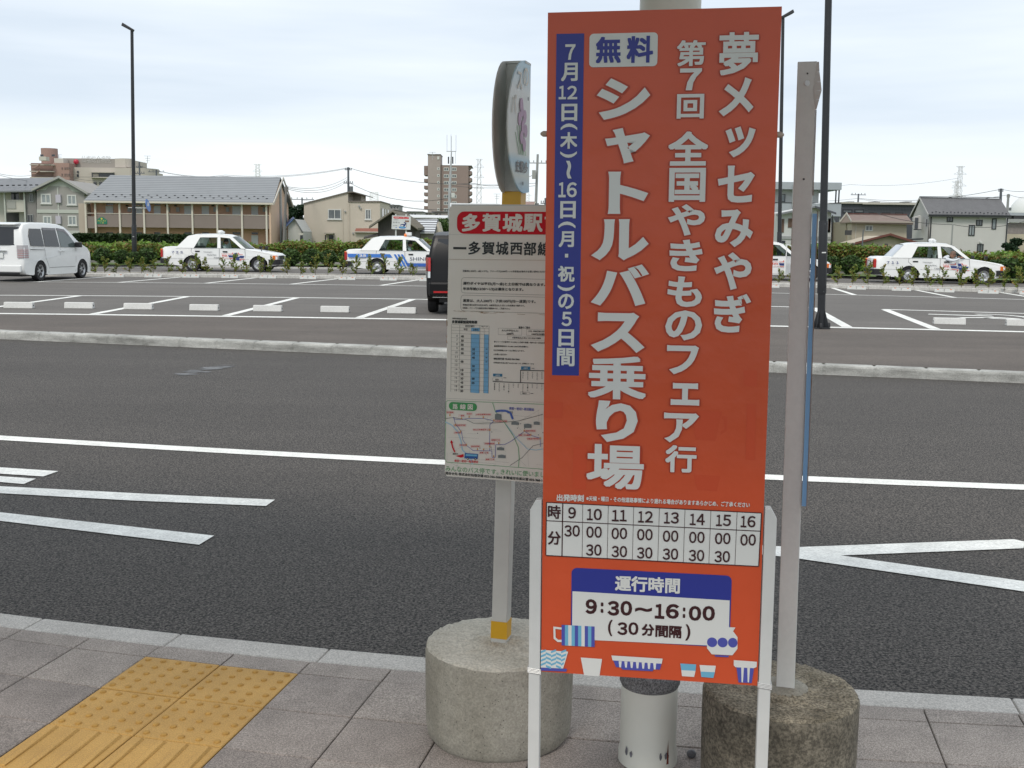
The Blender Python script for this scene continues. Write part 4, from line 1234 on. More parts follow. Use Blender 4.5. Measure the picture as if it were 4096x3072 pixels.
MB((0.552, 3.08, ZP)).lathe([(.0001, 0), (.012, .002), (.015, .010), (.010, .018), (.0001, .021)], 14, (.552, 3.08, ZP)).build('pebble', mat('pebble', (.13, .13, .14), .8, var=.3, vs=60), None, smooth=60).location = (.552, 3.08, ZP)
tag(bpy.data.objects['pebble'], 'small grey pebble on the paving beside the white pillar', 'pebble')
# ------------------------------------------------------------------ vehicles
C_white = mat('car_white', (0.77, 0.78, 0.77), 0.25, spec=.5, coat=.5, var=.02, vs=1)
C_black = mat('car_black', (0.007, 0.007, 0.008), 0.4, spec=.22, coat=.05)
C_dark = mat('car_dark_trim', (0.014, 0.014, 0.016), 0.45)
C_seam = mat('panel_seam', (0.10, 0.10, 0.10), 0.7)
C_chrome = mat('chrome', (0.62, 0.63, 0.64), 0.18, metal=1)
C_rim = mat('steel_rim', (0.50, 0.51, 0.52), 0.35, metal=.7)
C_hole = mat('rim_hole', (0.02, 0.02, 0.02), 0.7)
C_red = mat('lamp_red', (0.42, 0.012, 0.015), 0.2, coat=.5)
C_orange = mat('lamp_orange', (0.75, 0.17, 0.015), 0.25, coat=.4)
C_lamp = mat('lamp_clear', (0.62, 0.65, 0.66), 0.15, metal=.3, coat=.5)
C_plate = mat('plate_white', (0.70, 0.72, 0.70), 0.5)
C_seat = mat('seat_grey', (0.13, 0.13, 0.13), 0.9)
C_lace = mat('seat_cover', (0.55, 0.56, 0.55), 0.9)
C_int = mat('interior', (0.05, 0.05, 0.05), 0.9)
C_glass = glassmat('car_glass', (0.62, 0.70, 0.66), .10)
C_glassw = glassmat('windscreen_glass', (0.50, 0.58, 0.56), .30)
C_priv = mat('privacy_glass', (0.022, 0.023, 0.026), 0.08, spec=.6)
D_navy = mat('decal_navy', (0.012, 0.030, 0.16), 0.4)
D_blue = mat('decal_blue', (0.035, 0.16, 0.52), 0.4)
D_dblue = mat('decal_deep_blue', (0.02, 0.085, 0.36), 0.4)
D_red = mat('decal_red', (0.60, 0.08, 0.06), 0.4)
D_grey = mat('decal_grey', (0.20, 0.21, 0.22), 0.5)

def arch(cx, cz, r, a0, a1, n=12):
    return [(cx + r * math.cos(R(a0 + (a1 - a0) * i / n)), cz + r * math.sin(R(a0 + (a1 - a0) * i / n))) for i in range(n + 1)]

def loft(mb, layers):
    """layers: list of rings (same count) joined; end rings are not capped"""
    n = len(layers[0])
    vs = [p for l in layers for p in l]
    fs = []
    for j in range(len(layers) - 1):
        for i in range(n):
            fs.append((j * n + i, j * n + (i + 1) % n, (j + 1) * n + (i + 1) % n, (j + 1) * n + i))
    mb.add(vs, fs)
    return n

def shell(outline, wfun, belt=None, insets=((0.0, .030), (.022, .010), (.07, .0)), zi=.5):
    """closed car skin: side outline swept across the car with rounded shoulders"""
    xc = sum(p[0] for p in outline) / len(outline)
    x0, x1 = min(p[0] for p in outline), max(p[0] for p in outline)
    z1 = max(p[1] for p in outline)
    def ring(side, d, ins):
        r_ = []
        for x, z in outline:
            w = wfun(x, z)
            zz = z - ins * (1 if z > zi else 0)
            k = ins * 1.4
            xx = x
            if x < x0 + .25: xx = x + k * (1 - (x - x0) / .25)
            if x > x1 - .35: xx = x - k * (1 - (x1 - x) / .35)
            r_.append(Vector((xx, side * (w - d), zz)))
        return r_
    L_ = [ring(-1, d, i) for d, i in insets] + [ring(1, d, i) for d, i in reversed(insets)]
    mb = MB()
    n = loft(mb, L_)
    b = len(mb.v)
    last = (len(L_) - 1) * n
    if belt:
        i0, i1 = belt
        A = list(range(i0, i1 + 1))
        Bq = list(range(i1, n)) + list(range(0, i0 + 1))
        for q in (A, Bq):
            mb.f.append(list(reversed(q))); mb.m.append(0)
            mb.f.append([last + i for i in q]); mb.m.append(0)
    else:
        mb.f.append(list(range(n - 1, -1, -1))); mb.m.append(0)
        mb.f.append([last + i for i in range(n)]); mb.m.append(0)
    return mb

def wheel(root, x, y, r, wdt, side, style='steel'):
    o = thing('wheel', None, None, (x, y, r))
    o.parent = root
    M = Matrix.Rotation(R(90) * (1 if side < 0 else -1), 3, 'X')
    MB().lathe([(r * .60, -wdt / 2), (r * .93, -wdt / 2), (r, -wdt * .34), (r, wdt * .34), (r * .94, wdt / 2), (r * .70, wdt / 2 + .002), (r * .64, wdt / 2 - .01)], 32, (0, 0, 0), M, False).build('tyre', M_black, o, smooth=35)
    if style == 'steel':
        prof = [(.0001, wdt * .30), (r * .12, wdt * .30), (r * .15, wdt * .22), (r * .38, wdt * .10), (r * .50, wdt * .16), (r * .58, wdt * .34), (r * .645, wdt * .46), (r * .66, wdt * .40), (r * .66, -wdt * .3)]
    else:
        prof = [(.0001, wdt * .34), (r * .14, wdt * .34), (r * .17, wdt * .26), (r * .60, wdt * .22), (r * .67, wdt * .44), (r * .69, wdt * .36), (r * .69, -wdt * .3)]
    mb = MB(); mb.lathe(prof[::-1], 32, (0, 0, 0), M, False); mb.build('rim', C_rim, o, smooth=30)
    mb = MB()
    nn = 8 if style == 'steel' else 7
    for k in range(nn):
        a = 2 * math.pi * k / nn
        ra, rb2 = (r * .44, r * .045) if style == 'steel' else (r * .40, r * .10)
        el_ = 1.0 if style == 'steel' else 2.0
        pts = []
        for j in range(10):
            t = 2 * math.pi * j / 10
            u, v = rb2 * el_ * math.cos(t), rb2 * math.sin(t) * (1 if style == 'steel' else 1.15)
            q = Vector(((ra + u) * math.cos(a) - v * math.sin(a), (ra + u) * math.sin(a) + v * math.cos(a), wdt * (.175 if style == 'steel' else .285)))
            pts.append(M @ q)
        mb.poly(pts)
    mb.lathe([(r * .075, wdt * .31), (r * .06, wdt * .34), (.0001, wdt * .345)], 12, (0, 0, 0), M)
    mb.build('rim_holes', C_hole, o)
    return o

def taxi_w(x, z):
    w = .845
    if z < .35: w -= (.35 - z) * .25
    if x > 2.9: w -= (x - 2.9) ** 2 * .22
    if x < -.8: w -= (-.8 - x) ** 2 * .25
    if z > .62: w -= (z - .62) * .16
    return w

WBX = 2.68
def side_decal(root, y, items, name='decal'):
    """items: (material, [polygons in x,z]) lying on the camera-side flank"""
    Bd = Board((0, y, 0), (1, 0, 0), (0, 0, 1))
    return Bd

def make_taxi(label, scheme, loc, rz, number, opendoor=False, driver=None, noses=True, lampstyle='dome'):
    root = thing('taxi', label, 'taxi', loc, rz, 'taxis waiting along the far lane')
    out_ = [(-1.20, .28), (-.42, .21)] + arch(0, .30, .375, 194, -14) + [(.46, .20), (2.22, .20)] + arch(WBX, .30, .375, 194, -14) + \
           [(3.12, .22), (3.36, .27), (3.43, .40), (3.44, .58), (3.40, .69), (3.30, .745), (3.0, .80), (2.6, .865), (2.18, .92), (2.0, .925), (1.0, .935), (0, .945), (-.45, .95), (-.62, .975), (-.9, .985), (-1.14, .965), (-1.24, .90), (-1.27, .75), (-1.27, .40)]
    shell(out_, taxi_w).build('body', C_white, root, smooth=40)
    gw = lambda z: .805 - (z - .93) * .34
    cab = MB()
    def sidepoly(pts, th=.035):
        for s in (-1, 1):
            o_ = [Vector((x, s * gw(z), z)) for x, z in pts]
            i_ = [Vector((x, s * (gw(z) - th), z)) for x, z in pts]
            n = len(pts)
            cab.add(o_ + i_, [tuple(range(n)), tuple(range(2 * n - 1, n - 1, -1))] + [(i, (i + 1) % n, n + (i + 1) % n, n + i) for i in range(n)])
    sidepoly([(-.66, .93), (.08, .93), (.30, 1.355), (.30, 1.47), (.05, 1.465), (-.20, 1.41)])
    sidepoly([(.30, 1.355), (1.0, 1.37), (1.12, 1.37), (1.50, 1.335), (1.60, 1.385), (1.38, 1.455), (.9, 1.485), (.30, 1.47)])
    sidepoly([(1.02, .93), (1.17, .93), (1.12, 1.375), (1.0, 1.375)])
    sidepoly([(1.98, .93), (2.16, .92), (1.60, 1.39), (1.49, 1.335)])
    rl = [(-.20, 1.41), (.05, 1.465), (.30, 1.478), (.9, 1.487), (1.38, 1.46), (1.60, 1.385)]
    fr2 = [-1, -.92, -.7, -.35, 0, .35, .7, .92, 1]
    vs, fs = [], []
    for x, z in rl:
        for t in fr2:
            vs.append(Vector((x, t * gw(z), z + .034 * (1 - t * t))))
    nf = len(fr2)
    for i in range(len(rl) - 1):
        for j in range(nf - 1):
            fs.append((i * nf + j, i * nf + j + 1, (i + 1) * nf + j + 1, (i + 1) * nf + j))
    cab.add(vs, fs)
    cab.build('roof', C_white, root, smooth=35)
    # windscreen and rear window with dark surround
    for nm, (xa, za, xb, zb), gm in (('windscreen', (2.14, .925, 1.61, 1.395), C_glassw), ('rear_window', (-.64, .97, -.22, 1.40), C_glassw)):
        gl = MB()
        n = 6
        for i in range(n):
            t0, t1 = -1 + 2 * i / n, -1 + 2 * (i + 1) / n
            def q(t, x, z):
                bow = .07 * (1 - t * t) * (1 if xa > 0 else -1)
                return (x + bow, t * (gw(z) - .03), z + .02 * (1 - t * t))
            gl.poly([q(t0, xa, za), q(t1, xa, za), q(t1, xb, zb), q(t0, xb, zb)])
        gl.build(nm, gm, root, smooth=40)
    for s in (-1, 1):
        for pts in ([(.10, .945), (1.01, .945), (.99, 1.355), (.315, 1.345)], [(1.175, .945), (1.96, .945), (1.48, 1.325), (1.13, 1.36)]):
            if s < 0 and driver == 'lean' and pts[0][0] > 1: continue
            MB().poly([(x, s * (gw(z) - .012), z) for x, z in pts]).build('side_window', C_glass, root)
    # window surrounds and quarter-light bar
    tr = MB()
    for s in (-1, 1):
        for pts in ([(.08, .935), (1.015, .935), (.995, 1.362), (.305, 1.352), (.08, .935)], [(1.17, .935), (1.975, .935), (1.485, 1.332), (1.125, 1.368), (1.17, .935)]):
            tr = MB(); tr.tube([(x, s * (gw(z) + .002), z) for x, z in pts], .009, 4); tr.build('window_trim', C_dark, root)
        tr = MB(); tr.tube([(.36, s * gw(.94), .94), (.33, s * gw(1.34), 1.34)], .010, 4); tr.build('window_bar', C_dark, root)
    # interior
    it = MB()
    it.box(-.6, 2.3, -.7, .7, .3, .34)
    for y in (-.36, .36): it.box(1.0, 1.12, y - .24, y + .24, .5, 1.05); it.box(1.0, 1.5, y - .24, y + .24, .45, .6)
    it.box(.02, .14, -.62, .62, .5, 1.02); it.box(.1, .55, -.62, .62, .4, .58)
    it.box(1.98, 2.12, -.72, .72, .6, .95)
    it.build('interior', C_seat, root)
    hr = MB()
    for y in (-.36, .36): hr.box(.97, 1.13, y - .20, y + .20, .82, 1.07); hr.box(1.01, 1.10, y - .13, y + .13, 1.08, 1.22)
    for y in (-.36, .36): hr.box(-.01, .09, y - .14, y + .14, .86, 1.12)
    hr.build('seat_cover', C_lace, root, bevel=.02)
    MB().tube([(1.76 + .05 * math.cos(t), -.36 + .18 * math.sin(t), .93 + .17 * math.cos(t)) for t in [k * .524 for k in range(13)]], .013, 5).build('steering_wheel', C_dark, root)
    # bumpers
    for nm, xa, xb in (('rear_bumper', -1.36, -.98), ('front_bumper', 3.10, 3.52)):
        bm = MB()
        rear = xa < 0
        ring = []
        xs_ = [xb, xa + .10, xa, xa, xa + .10, xb] if rear else [xa, xb - .14, xb, xb, xb - .14, xa]
        ys_ = [-.862, -.855, -.62, .62, .855, .862]
        for z0_, z1_ in ((.30, .50),):
            for i in range(5):
                a, b = (xs_[i], ys_[i]), (xs_[i + 1], ys_[i + 1])
                ia = (a[0] * .9 + .15 * (1 if rear else 3.1 * .1 * .33), a[1] * .9)
                bm.add([(a[0], a[1], z0_ + .01), (b[0], b[1], z0_ + .01), (b[0], b[1], z1_), (a[0], a[1], z1_),
                        (a[0] + (.08 if rear else -.08), a[1] * .93, z1_ + .015), (b[0] + (.08 if rear else -.08), b[1] * .93, z1_ + .015),
                        (a[0] + (.08 if rear else -.08), a[1] * .93, z0_), (b[0] + (.08 if rear else -.08), b[1] * .93, z0_)],
                       [(0, 1, 2, 3), (3, 2, 5, 4), (1, 0, 6, 7)])
        bm.build(nm, C_dark, root, smooth=50)
    MB().box(-.9, 3.2, -.6, .6, .19, .23).build('underbody', C_int, root)
    for s in (-1, 1):
        for x in (0, WBX):
            mb = MB()
            for i in range(12):
                a, b = R(-10 + 200 * i / 12), R(-10 + 200 * (i + 1) / 12)
                mb.poly([(x + .36 * math.cos(a), s * .84, .30 + .36 * math.sin(a)), (x + .36 * math.cos(b), s * .84, .30 + .36 * math.sin(b)), (x + .36 * math.cos(b), s * .55, .30 + .36 * math.sin(b)), (x + .36 * math.cos(a), s * .55, .30 + .36 * math.sin(a))])
            mb.poly([(x + .36 * math.cos(R(-10 + 20 * k)), s * .56, .30 + .36 * math.sin(R(-10 + 20 * k))) for k in range(11)])
            mb.build('wheel_well', C_int, root)
            wheel(root, x, s * .735, .305, .185, s)
        # lamps
        w = taxi_w(-1.2, .7)
        MB().extr([(-1.285, s * (w - .20), .56), (-1.285, s * (w - .005), .56), (-1.19, s * (w + .012), .56)], (0, 0, .28)).build('tail_lamp', C_red, root)
        MB().box(-1.285, -1.20, min(s * (w - .12), s * (w + .006)), max(s * (w - .12), s * (w + .006)), .84, .89).build('turn_lamp', C_orange, root, bevel=.01)
        wf = taxi_w(3.38, .62)
        MB().box(3.28, 3.455, min(s * (wf - .26), s * (wf - .05)), max(s * (wf - .26), s * (wf - .05)), .50, .665).build('headlight', C_lamp, root, bevel=.02)
        MB().extr([(3.25, s * (wf + .026), .50), (3.32, s * (wf + .010), .50), (3.44, s * (wf - .055), .50), (3.40, s * (wf - .08), .50), (3.25, s * (wf - .0), .50)], (0, 0, .165)).build('corner_lamp', C_orange, root)
        # fender mirror
        mm = MB()
        mx_ = 2.78 if s < 0 else 2.70
        mm.tube([(mx_, s * .64, .84), (mx_ - .03, s * .68, .93)], [.02, .013], 6)
        mm.box(mx_ - .08, mx_ + .02, s * .69 - .07, s * .69 + .07, .92, 1.03)
        mm.build('fender_mirror', C_dark, root, bevel=.02)
        for x in (.12, 1.24):
            hd = MB(); yy = -(taxi_w(1, .79) + .012) if s < 0 else taxi_w(1, .79) + .012
            hd.box(x, x + .19, min(yy, yy - .02 * s), max(yy, yy - .02 * s), .775, .825); hd.build('door_handle', C_dark, root, bevel=.006)
    # grille, plates, trunk details
    gr_ = MB()
    gr_.box(3.42, 3.452, -.42, .42, .52, .66); gr_.build('grille', C_dark, root)
    gs = MB()
    for k in range(5): gs.box(3.45, 3.458, -.42, .42, .53 + k * .028, .536 + k * .028)
    gs.build('grille_bars', C_chrome, root)
    MB().box(3.53, 3.54, -.17, .17, .33, .49).build('number_plate', C_plate, root)
    pb_ = MB(); pb_.box(-1.295, -1.272, -.22, .22, .60, .80); pb_.build('plate_recess', C_int, root)
    MB().box(-1.31, -1.296, -.17, .17, .63, .78).build('number_plate', C_plate, root)
    # door panels: thin seams on both flanks
    sm = MB()
    for s in (-1, 1):
        yy = lambda x, z: s * (taxi_w(x, z) + .0015)
        for ln in ([(1.10, .93), (1.105, .60), (1.09, .42), (1.07, .24)], [(2.13, .92), (2.16, .60), (2.12, .25)], [(-.02, .94), (-.04, .78), (.10, .66)], [(.43, .52), (.52, .25)], [(.52, .245), (2.12, .245)]):
            for a, b in zip(ln, ln[1:]):
                d = Vector((b[0] - a[0], 0, b[1] - a[1])).normalized()
                nn_ = Vector((-d.z, 0, d.x)) * .006
                A_, B2 = Vector((a[0], yy(*a), a[1])), Vector((b[0], yy(*b), b[1]))
                sm.poly([A_ - nn_, B2 - nn_, B2 + nn_, A_ + nn_])
        for x0_, x1_ in ((-1.22, -.37), (.38, 2.3), (3.06, 3.2)):
            sm.poly([(x0_, yy(x0_, .50), .50), (x1_, yy(x1_, .50), .50), (x1_, yy(x1_, .50), .508), (x0_, yy(x0_, .50), .508)])
    sm.build('door_seams', C_seam, root)
    # roof sign
    if lampstyle == 'dome':
        MB().lathe([(.10, 1.52), (.11, 1.55), (.125, 1.60), (.10, 1.645), (.05, 1.66), (.0001, 1.66)], 20, (.95, 0, 0)).build('roof_sign', mat('sign_white', (.70, .72, .72), .3), root, smooth=40)
        for y in (-.28, .28):
            MB().lathe([(.03, 1.50), (.03, 1.53), (.05, 1.56), (.05, 1.59), (.0001, 1.62)], 14, (1.0, y, 0)).build('roof_lamp', mat('sign_white', (.70, .72, .72), .3), root, smooth=40)
        MB().box(.88, 1.02, -.3, .3, 1.50, 1.525).build('roof_bar', C_chrome, root)
    else:
        MB().box(1.04, 1.26, -.16, .16, 1.52, 1.66).build('roof_sign', mat('sign_white', (.70, .72, .72), .3), root, bevel=.015)
        MB().box(1.02, 1.28, -.18, .18, 1.505, 1.525).build('roof_bar', C_dark, root)
        for y in (-.32, .32):
            MB().lathe([(.045, 1.49), (.055, 1.53), (.05, 1.58), (.03, 1.61), (.0001, 1.615)], 14, (1.06, y, 0)).build('roof_lamp', C_orange, root, smooth=40)
    # livery on the flank that faces the bus stop
    yb = -(taxi_w(1, .70) + .004)
    D = Board((0, yb, 0), (1, 0, 0), (0, 0, 1))
    # flank leans in above z .62 : tilt the artwork plane with it
    D.v = Vector((0, .13, 1)).normalized(); D.n = D.u.cross(D.v).normalized(); D.o = Vector((0, -(.845 + .006), .62)) - D.v * .62
    if scheme == 'cross':
        if number: D.text(''.join(FW[d] for d in number), -.82, .71, -.38, .80, D_navy, .02)
        D.text('TAGAJO', .46, .745, .82, .80, D_grey, .012); D.text('TRAFFIC', .60, .635, .99, .69, D_grey, .012); D.text('TAXI', .88, .525, 1.12, .58, D_grey, .012)
        # offset cross: navy bars edged in red
        def qd(pts, m, l): D.poly([Vector(p) for p in pts], m, l, False)
        qd([(1.50, .58), (2.08, .55), (2.12, .64), (1.46, .66)], D_navy, .002)
        qd([(1.72, .76), (1.84, .75), (1.94, .46), (1.80, .46)], D_navy, .0022)
        qd([(1.48, .70), (1.66, .70), (1.64, .72), (1.44, .72)], D_red, .001); qd([(1.66, .70), (1.66, .77), (1.63, .77), (1.63, .70)], D_red, .0012)
        qd([(1.90, .69), (2.06, .68), (2.05, .70), (1.90, .71)], D_red, .001); qd([(1.88, .77), (1.92, .70), (1.89, .69), (1.85, .76)], D_red, .0012)
        qd([(1.50, .53), (1.74, .51), (1.76, .53), (1.50, .55)], D_red, .001); qd([(1.72, .45), (1.76, .53), (1.73, .53), (1.69, .46)], D_red, .0012)
        qd([(1.94, .50), (2.14, .49), (2.14, .51), (1.95, .52)], D_red, .001); qd([(1.96, .44), (2.0, .44), (1.97, .51), (1.94, .51)], D_red, .0012)
        for k in range(4):
            qd([(1.24 + .055 * k, .60), (1.27 + .055 * k, .60), (1.24 + .055 * k, .68), (1.21 + .055 * k, .68)], D_red, .001)
            qd([(1.20 + .06 * k, .71), (1.235 + .06 * k, .71), (1.23 + .06 * k, .725), (1.195 + .06 * k, .725)], D_red, .001)
            qd([(1.28 + .055 * k, .535), (1.31 + .055 * k, .535), (1.305 + .055 * k, .55), (1.275 + .055 * k, .55)], D_red, .001)
        for k in range(3): qd([(1.68 + .09 * k, .61), (1.74 + .09 * k, .61), (1.76 + .09 * k, .64), (1.70 + .09 * k, .64)], P_white, .003)
    else:
        def qd(pts, m, l): D.poly([Vector(p) for p in pts], m, l, False)
        qd([(-1.14, .665), (.62, .665), (.52, .80), (-1.16, .80)], D_blue, .001)
        for k in range(3):
            x = .66 + .14 * k
            qd([(x, .80), (x + .085, .80), (x + .36, .33), (x + .27, .33)], D_blue, .001)
        qd([(1.23, .33), (2.2, .33), (2.2, .46), (1.13, .46)], D_dblue, .0012)
        qd([(1.2, .395), (2.2, .395), (2.2, .405), (1.2, .405)], D_blue, .002)
        D.text('125', -.80, .69, -.42, .775, P_white, .03, .002)
        D.text('SHINK', 1.30, .56, 2.06, .70, mat('decal_slate', (.035, .05, .09), .5), .0)
        qd([(2.10, .57), (2.2, .57), (2.2, .69), (2.10, .69)], mat('decal_slate', (.035, .05, .09), .5), .0005) if False else None
    # no-smoking mark on the rear pillar
    Pm = Board((-.10, -(gw(1.0) + .002), .98), (1, 0, 0), (0, .34, 1))
    for k in range(16):
        a, b = 2 * math.pi * k / 16, 2 * math.pi * (k + 1) / 16
        Pm.poly([Vector((-.12 + .045 * math.cos(a), .10 + .045 * math.sin(a))), Vector((-.12 + .045 * math.cos(b), .10 + .045 * math.sin(b))), Vector((-.12 + .036 * math.cos(b), .10 + .036 * math.sin(b))), Vector((-.12 + .036 * math.cos(a), .10 + .036 * math.sin(a)))], D_red, .001, False)
    Pm.line((-.15, .13), (-.09, .07), .009, D_red, .001, False)
    Pm.text('禁煙車', -.18, .008, -.06, .038, D_red, .02, .001)
    D.build(root, (0, 0, 0), 'livery'); Pm.build(root, (0, 0, 0), 'no_smoking_mark')
    if opendoor:
        dr = MB()
        hinge = Vector((2.12, -.855, 0)); an = R(-58)
        def dp(x, z, t=0):
            v = Vector((x - 2.12, -t, 0)); v.rotate(Matrix.Rotation(an * -1, 3, 'Z')); return hinge + v + Vector((0, 0, z))
        pts = [(2.10, .26), (1.10, .26), (1.10, .93), (1.10, .93), (2.10, .92)]
        o1 = [dp(x, z) for x, z in pts]; o2 = [dp(x, z, -.06) for x, z in pts]
        dr.add(o1 + o2, [(0, 1, 2, 3, 4), (9, 8, 7, 6, 5)] + [(i, (i + 1) % 5, 5 + (i + 1) % 5, 5 + i) for i in range(5)])
        dr.build('open_door', C_white, root)
        df = MB(); df.tube([dp(1.10, .93), dp(1.12, 1.36), dp(1.5, 1.33), dp(2.0, .93)], .02, 5); df.build('door_frame', C_white, root)
    return root

# ---- people
SKIN = mat('skin', (0.36, 0.19, 0.13), 0.6, spec=.3)
SHIRT = mat('shirt_white', (0.62, 0.66, 0.70), 0.85)
HAIR = mat('hair_black', (0.02, 0.017, 0.015), 0.7)
HAIRG = mat('hair_thin', (0.16, 0.10, 0.075), 0.8)
def skinned(name, pts, edges, rad, m, parent, root_i=0, sub=2):
    me = bpy.data.meshes.new(name)
    me.from_pydata(pts, edges, [])
    me.materials.append(m)
    o = bpy.data.objects.new(name, me)
    COL.objects.link(o)
    if parent: o.parent = parent
    sk = o.modifiers.new('s', 'SKIN')
    me.skin_vertices.new() if not me.skin_vertices else None
    for i, r_ in enumerate(rad):
        sv = me.skin_vertices[0].data[i]
        sv.radius = r_ if isinstance(r_, tuple) else (r_, r_)
        sv.use_root = (i == root_i)
    sk.use_smooth_shade = True
    sb_ = o.modifiers.new('d', 'SUBSURF')
    sb_.levels = sub
    sb_.render_levels = sub
    return o
def head(parent, c, yaw_=0, pitch_=0, hair=HAIR, scale=1.0):
    """skull with brow, nose, chin and ears, plus hair cap"""
    M = Matrix.Rotation(yaw_, 3, 'Z') @ Matrix.Rotation(pitch_, 3, 'Y')
    n, m_ = 20, 14
    vs, fs = [], []
    for i in range(m_ + 1):
        ph = math.pi * i / m_
        for k in range(n):
            th = 2 * math.pi * k / n
            x, y, z = math.sin(ph) * math.cos(th), math.sin(ph) * math.sin(th), math.cos(ph)
            X, Y, Z = x * .098, y * .076, z * .118
            if z < 0: X *= 1 - .12 * -z; Y *= 1 - .30 * -z
            if x > .7 and abs(y) < .35 and -.35 < z < .15: X += .022 * (1 - abs(y) / .35)      # nose
            if x > .6 and z < -.55: X += .010
            if x > .6 and .1 < z < .3: X -= .004
            if abs(y) > .93 and abs(z) < .3 and abs(x) < .3: Y *= 1.14                          # ears
            vs.append(M @ Vector((X, Y, Z)) * scale + Vector(c))
    for i in range(m_):
        for k in range(n):
            fs.append((i * n + k, i * n + (k + 1) % n, (i + 1) * n + (k + 1) % n, (i + 1) * n + k))
    mb = MB(); mb.add(vs, fs)
    for s in (-1, 1):
        for (dx, dz, r_) in ((.090, .012, .008),):
            q = M @ Vector((dx, s * .030, dz)) * scale + Vector(c)
    o = mb.build('head', SKIN, parent, smooth=80)
    e_ = MB()
    for s in (-1, 1):
        q = M @ Vector((.0905, s * .030, .012)) * scale + Vector(c)
        e_.lathe([(.0001, -.006), (.009, 0), (.0001, .006)], 8, q)
    q = M @ Vector((.094, 0, -.062)) * scale + Vector(c)
    e_.box(q.x - .004, q.x + .003, q.y - .02, q.y + .02, q.z - .003, q.z + .003)
    e_.build('face_features', HAIR, parent)
    hv, hf = [], []
    for i in range(8):
        ph = math.pi * .5 * i / 7 * (1.05)
        for k in range(n):
            th = 2 * math.pi * k / n
            x, y, z = math.sin(ph) * math.cos(th), math.sin(ph) * math.sin(th), math.cos(ph)
            lim = 1.0
            if x > .55 and z < .55: lim = .93
            hv.append(M @ (Vector((x * .106, y * .084, z * .127 + .004)) * lim) * scale + Vector(c))
    for i in range(7):
        for k in range(n):
            hf.append((i * n + k, i * n + (k + 1) % n, (i + 1) * n + (k + 1) % n, (i + 1) * n + k))
    h_ = MB(); h_.add(hv, hf); h_.build('hair', hair, parent, smooth=60)

def seated_driver(loc, rz, label):
    p = thing('person', label, 'person', loc, rz)
    # torso, neck, upper arms, forearms to the wheel, thighs and shins
    pts = [(1.25, -.36, .58), (1.21, -.36, .78), (1.20, -.36, .97), (1.22, -.36, 1.05), (1.235, -.36, 1.11),
           (1.21, -.52, .99), (1.34, -.55, .80), (1.62, -.46, .90),
           (1.21, -.20, .99), (1.34, -.17, .80), (1.62, -.26, .90),
           (1.62, -.44, .62), (1.85, -.44, .36), (1.62, -.28, .62), (1.85, -.28, .36)]
    ed = [(0, 1), (1, 2), (2, 3), (3, 4), (2, 5), (5, 6), (6, 7), (2, 8), (8, 9), (9, 10), (0, 11), (11, 12), (0, 13), (13, 14)]
    rad = [.15, .14, .13, .055, .05, .06, .045, .03, .06, .045, .03, .075, .05, .075, .05]
    skinned('body', pts, ed, rad, SHIRT, p)
    head(p, (1.26, -.36, 1.20))
    return p

def hand(parent, w, dirn, upv, s=1.0):
    """palm with four curled fingers and a thumb, one mesh"""
    d = Vector(dirn).normalized(); u_ = Vector(upv).normalized(); sd_ = d.cross(u_).normalized()
    w = Vector(w)
    pts = [tuple(w), tuple(w + d * .045 * s), tuple(w + d * .085 * s)]
    ed = [(0, 1), (1, 2)]
    rad = [.026 * s, (.030 * s), (.024 * s)]
    for i, L_ in enumerate((.062, .070, .066, .052)):
        b = w + d * .08 * s + sd_ * (i - 1.5) * .019 * s
        k = b + d * L_ * .5 * s - u_ * .010 * s
        t = k + d * L_ * .35 * s - u_ * .030 * s
        n0 = len(pts)
        pts += [tuple(b), tuple(k), tuple(t)]
        ed += [(2, n0), (n0, n0 + 1), (n0 + 1, n0 + 2)]
        rad += [.010 * s, .009 * s, .008 * s]
    n0 = len(pts)
    a = w + d * .03 * s + sd_ * .030 * s
    pts += [tuple(a), tuple(a + d * .03 * s + sd_ * .018 * s - u_ * .012 * s)]
    ed += [(1, n0), (n0, n0 + 1)]
    rad += [.012 * s, .009 * s]
    skinned('hand', pts, ed, rad, SKIN, parent, 0, 1)

def leaning_driver(loc, rz, label):
    p = thing('person', label, 'person', loc, rz)
    pts = [(1.28, -.38, .60), (1.26, -.46, .78), (1.30, -.58, .93), (1.40, -.62, 1.00), (1.47, -.63, 1.03),
           (1.27, -.72, .93), (1.52, -.93, .84), (1.78, -.86, .94),
           (1.38, -.42, .95), (1.60, -.40, .86), (1.74, -.62, .98),
           (1.62, -.44, .62), (1.85, -.44, .36), (1.62, -.28, .62), (1.85, -.28, .36)]
    ed = [(0, 1), (1, 2), (2, 3), (3, 4), (2, 5), (5, 6), (6, 7), (2, 8), (8, 9), (9, 10), (0, 11), (11, 12), (0, 13), (13, 14)]
    rad = [.15, .14, .12, .060, .055, .075, .052, .032, .065, .048, .032, .075, .05, .075, .05]
    skinned('body', pts, ed, rad, SHIRT, p)
    head(p, (1.56, -.70, 1.08), R(-25), R(18), HAIRG, 1.05)
    hand(p, (1.80, -.855, .95), (.7, .15, .35), (-.3, 0, .9))
    hand(p, (1.75, -.64, .985), (.6, -.3, .2), (-.3, 0, .9))
    return p

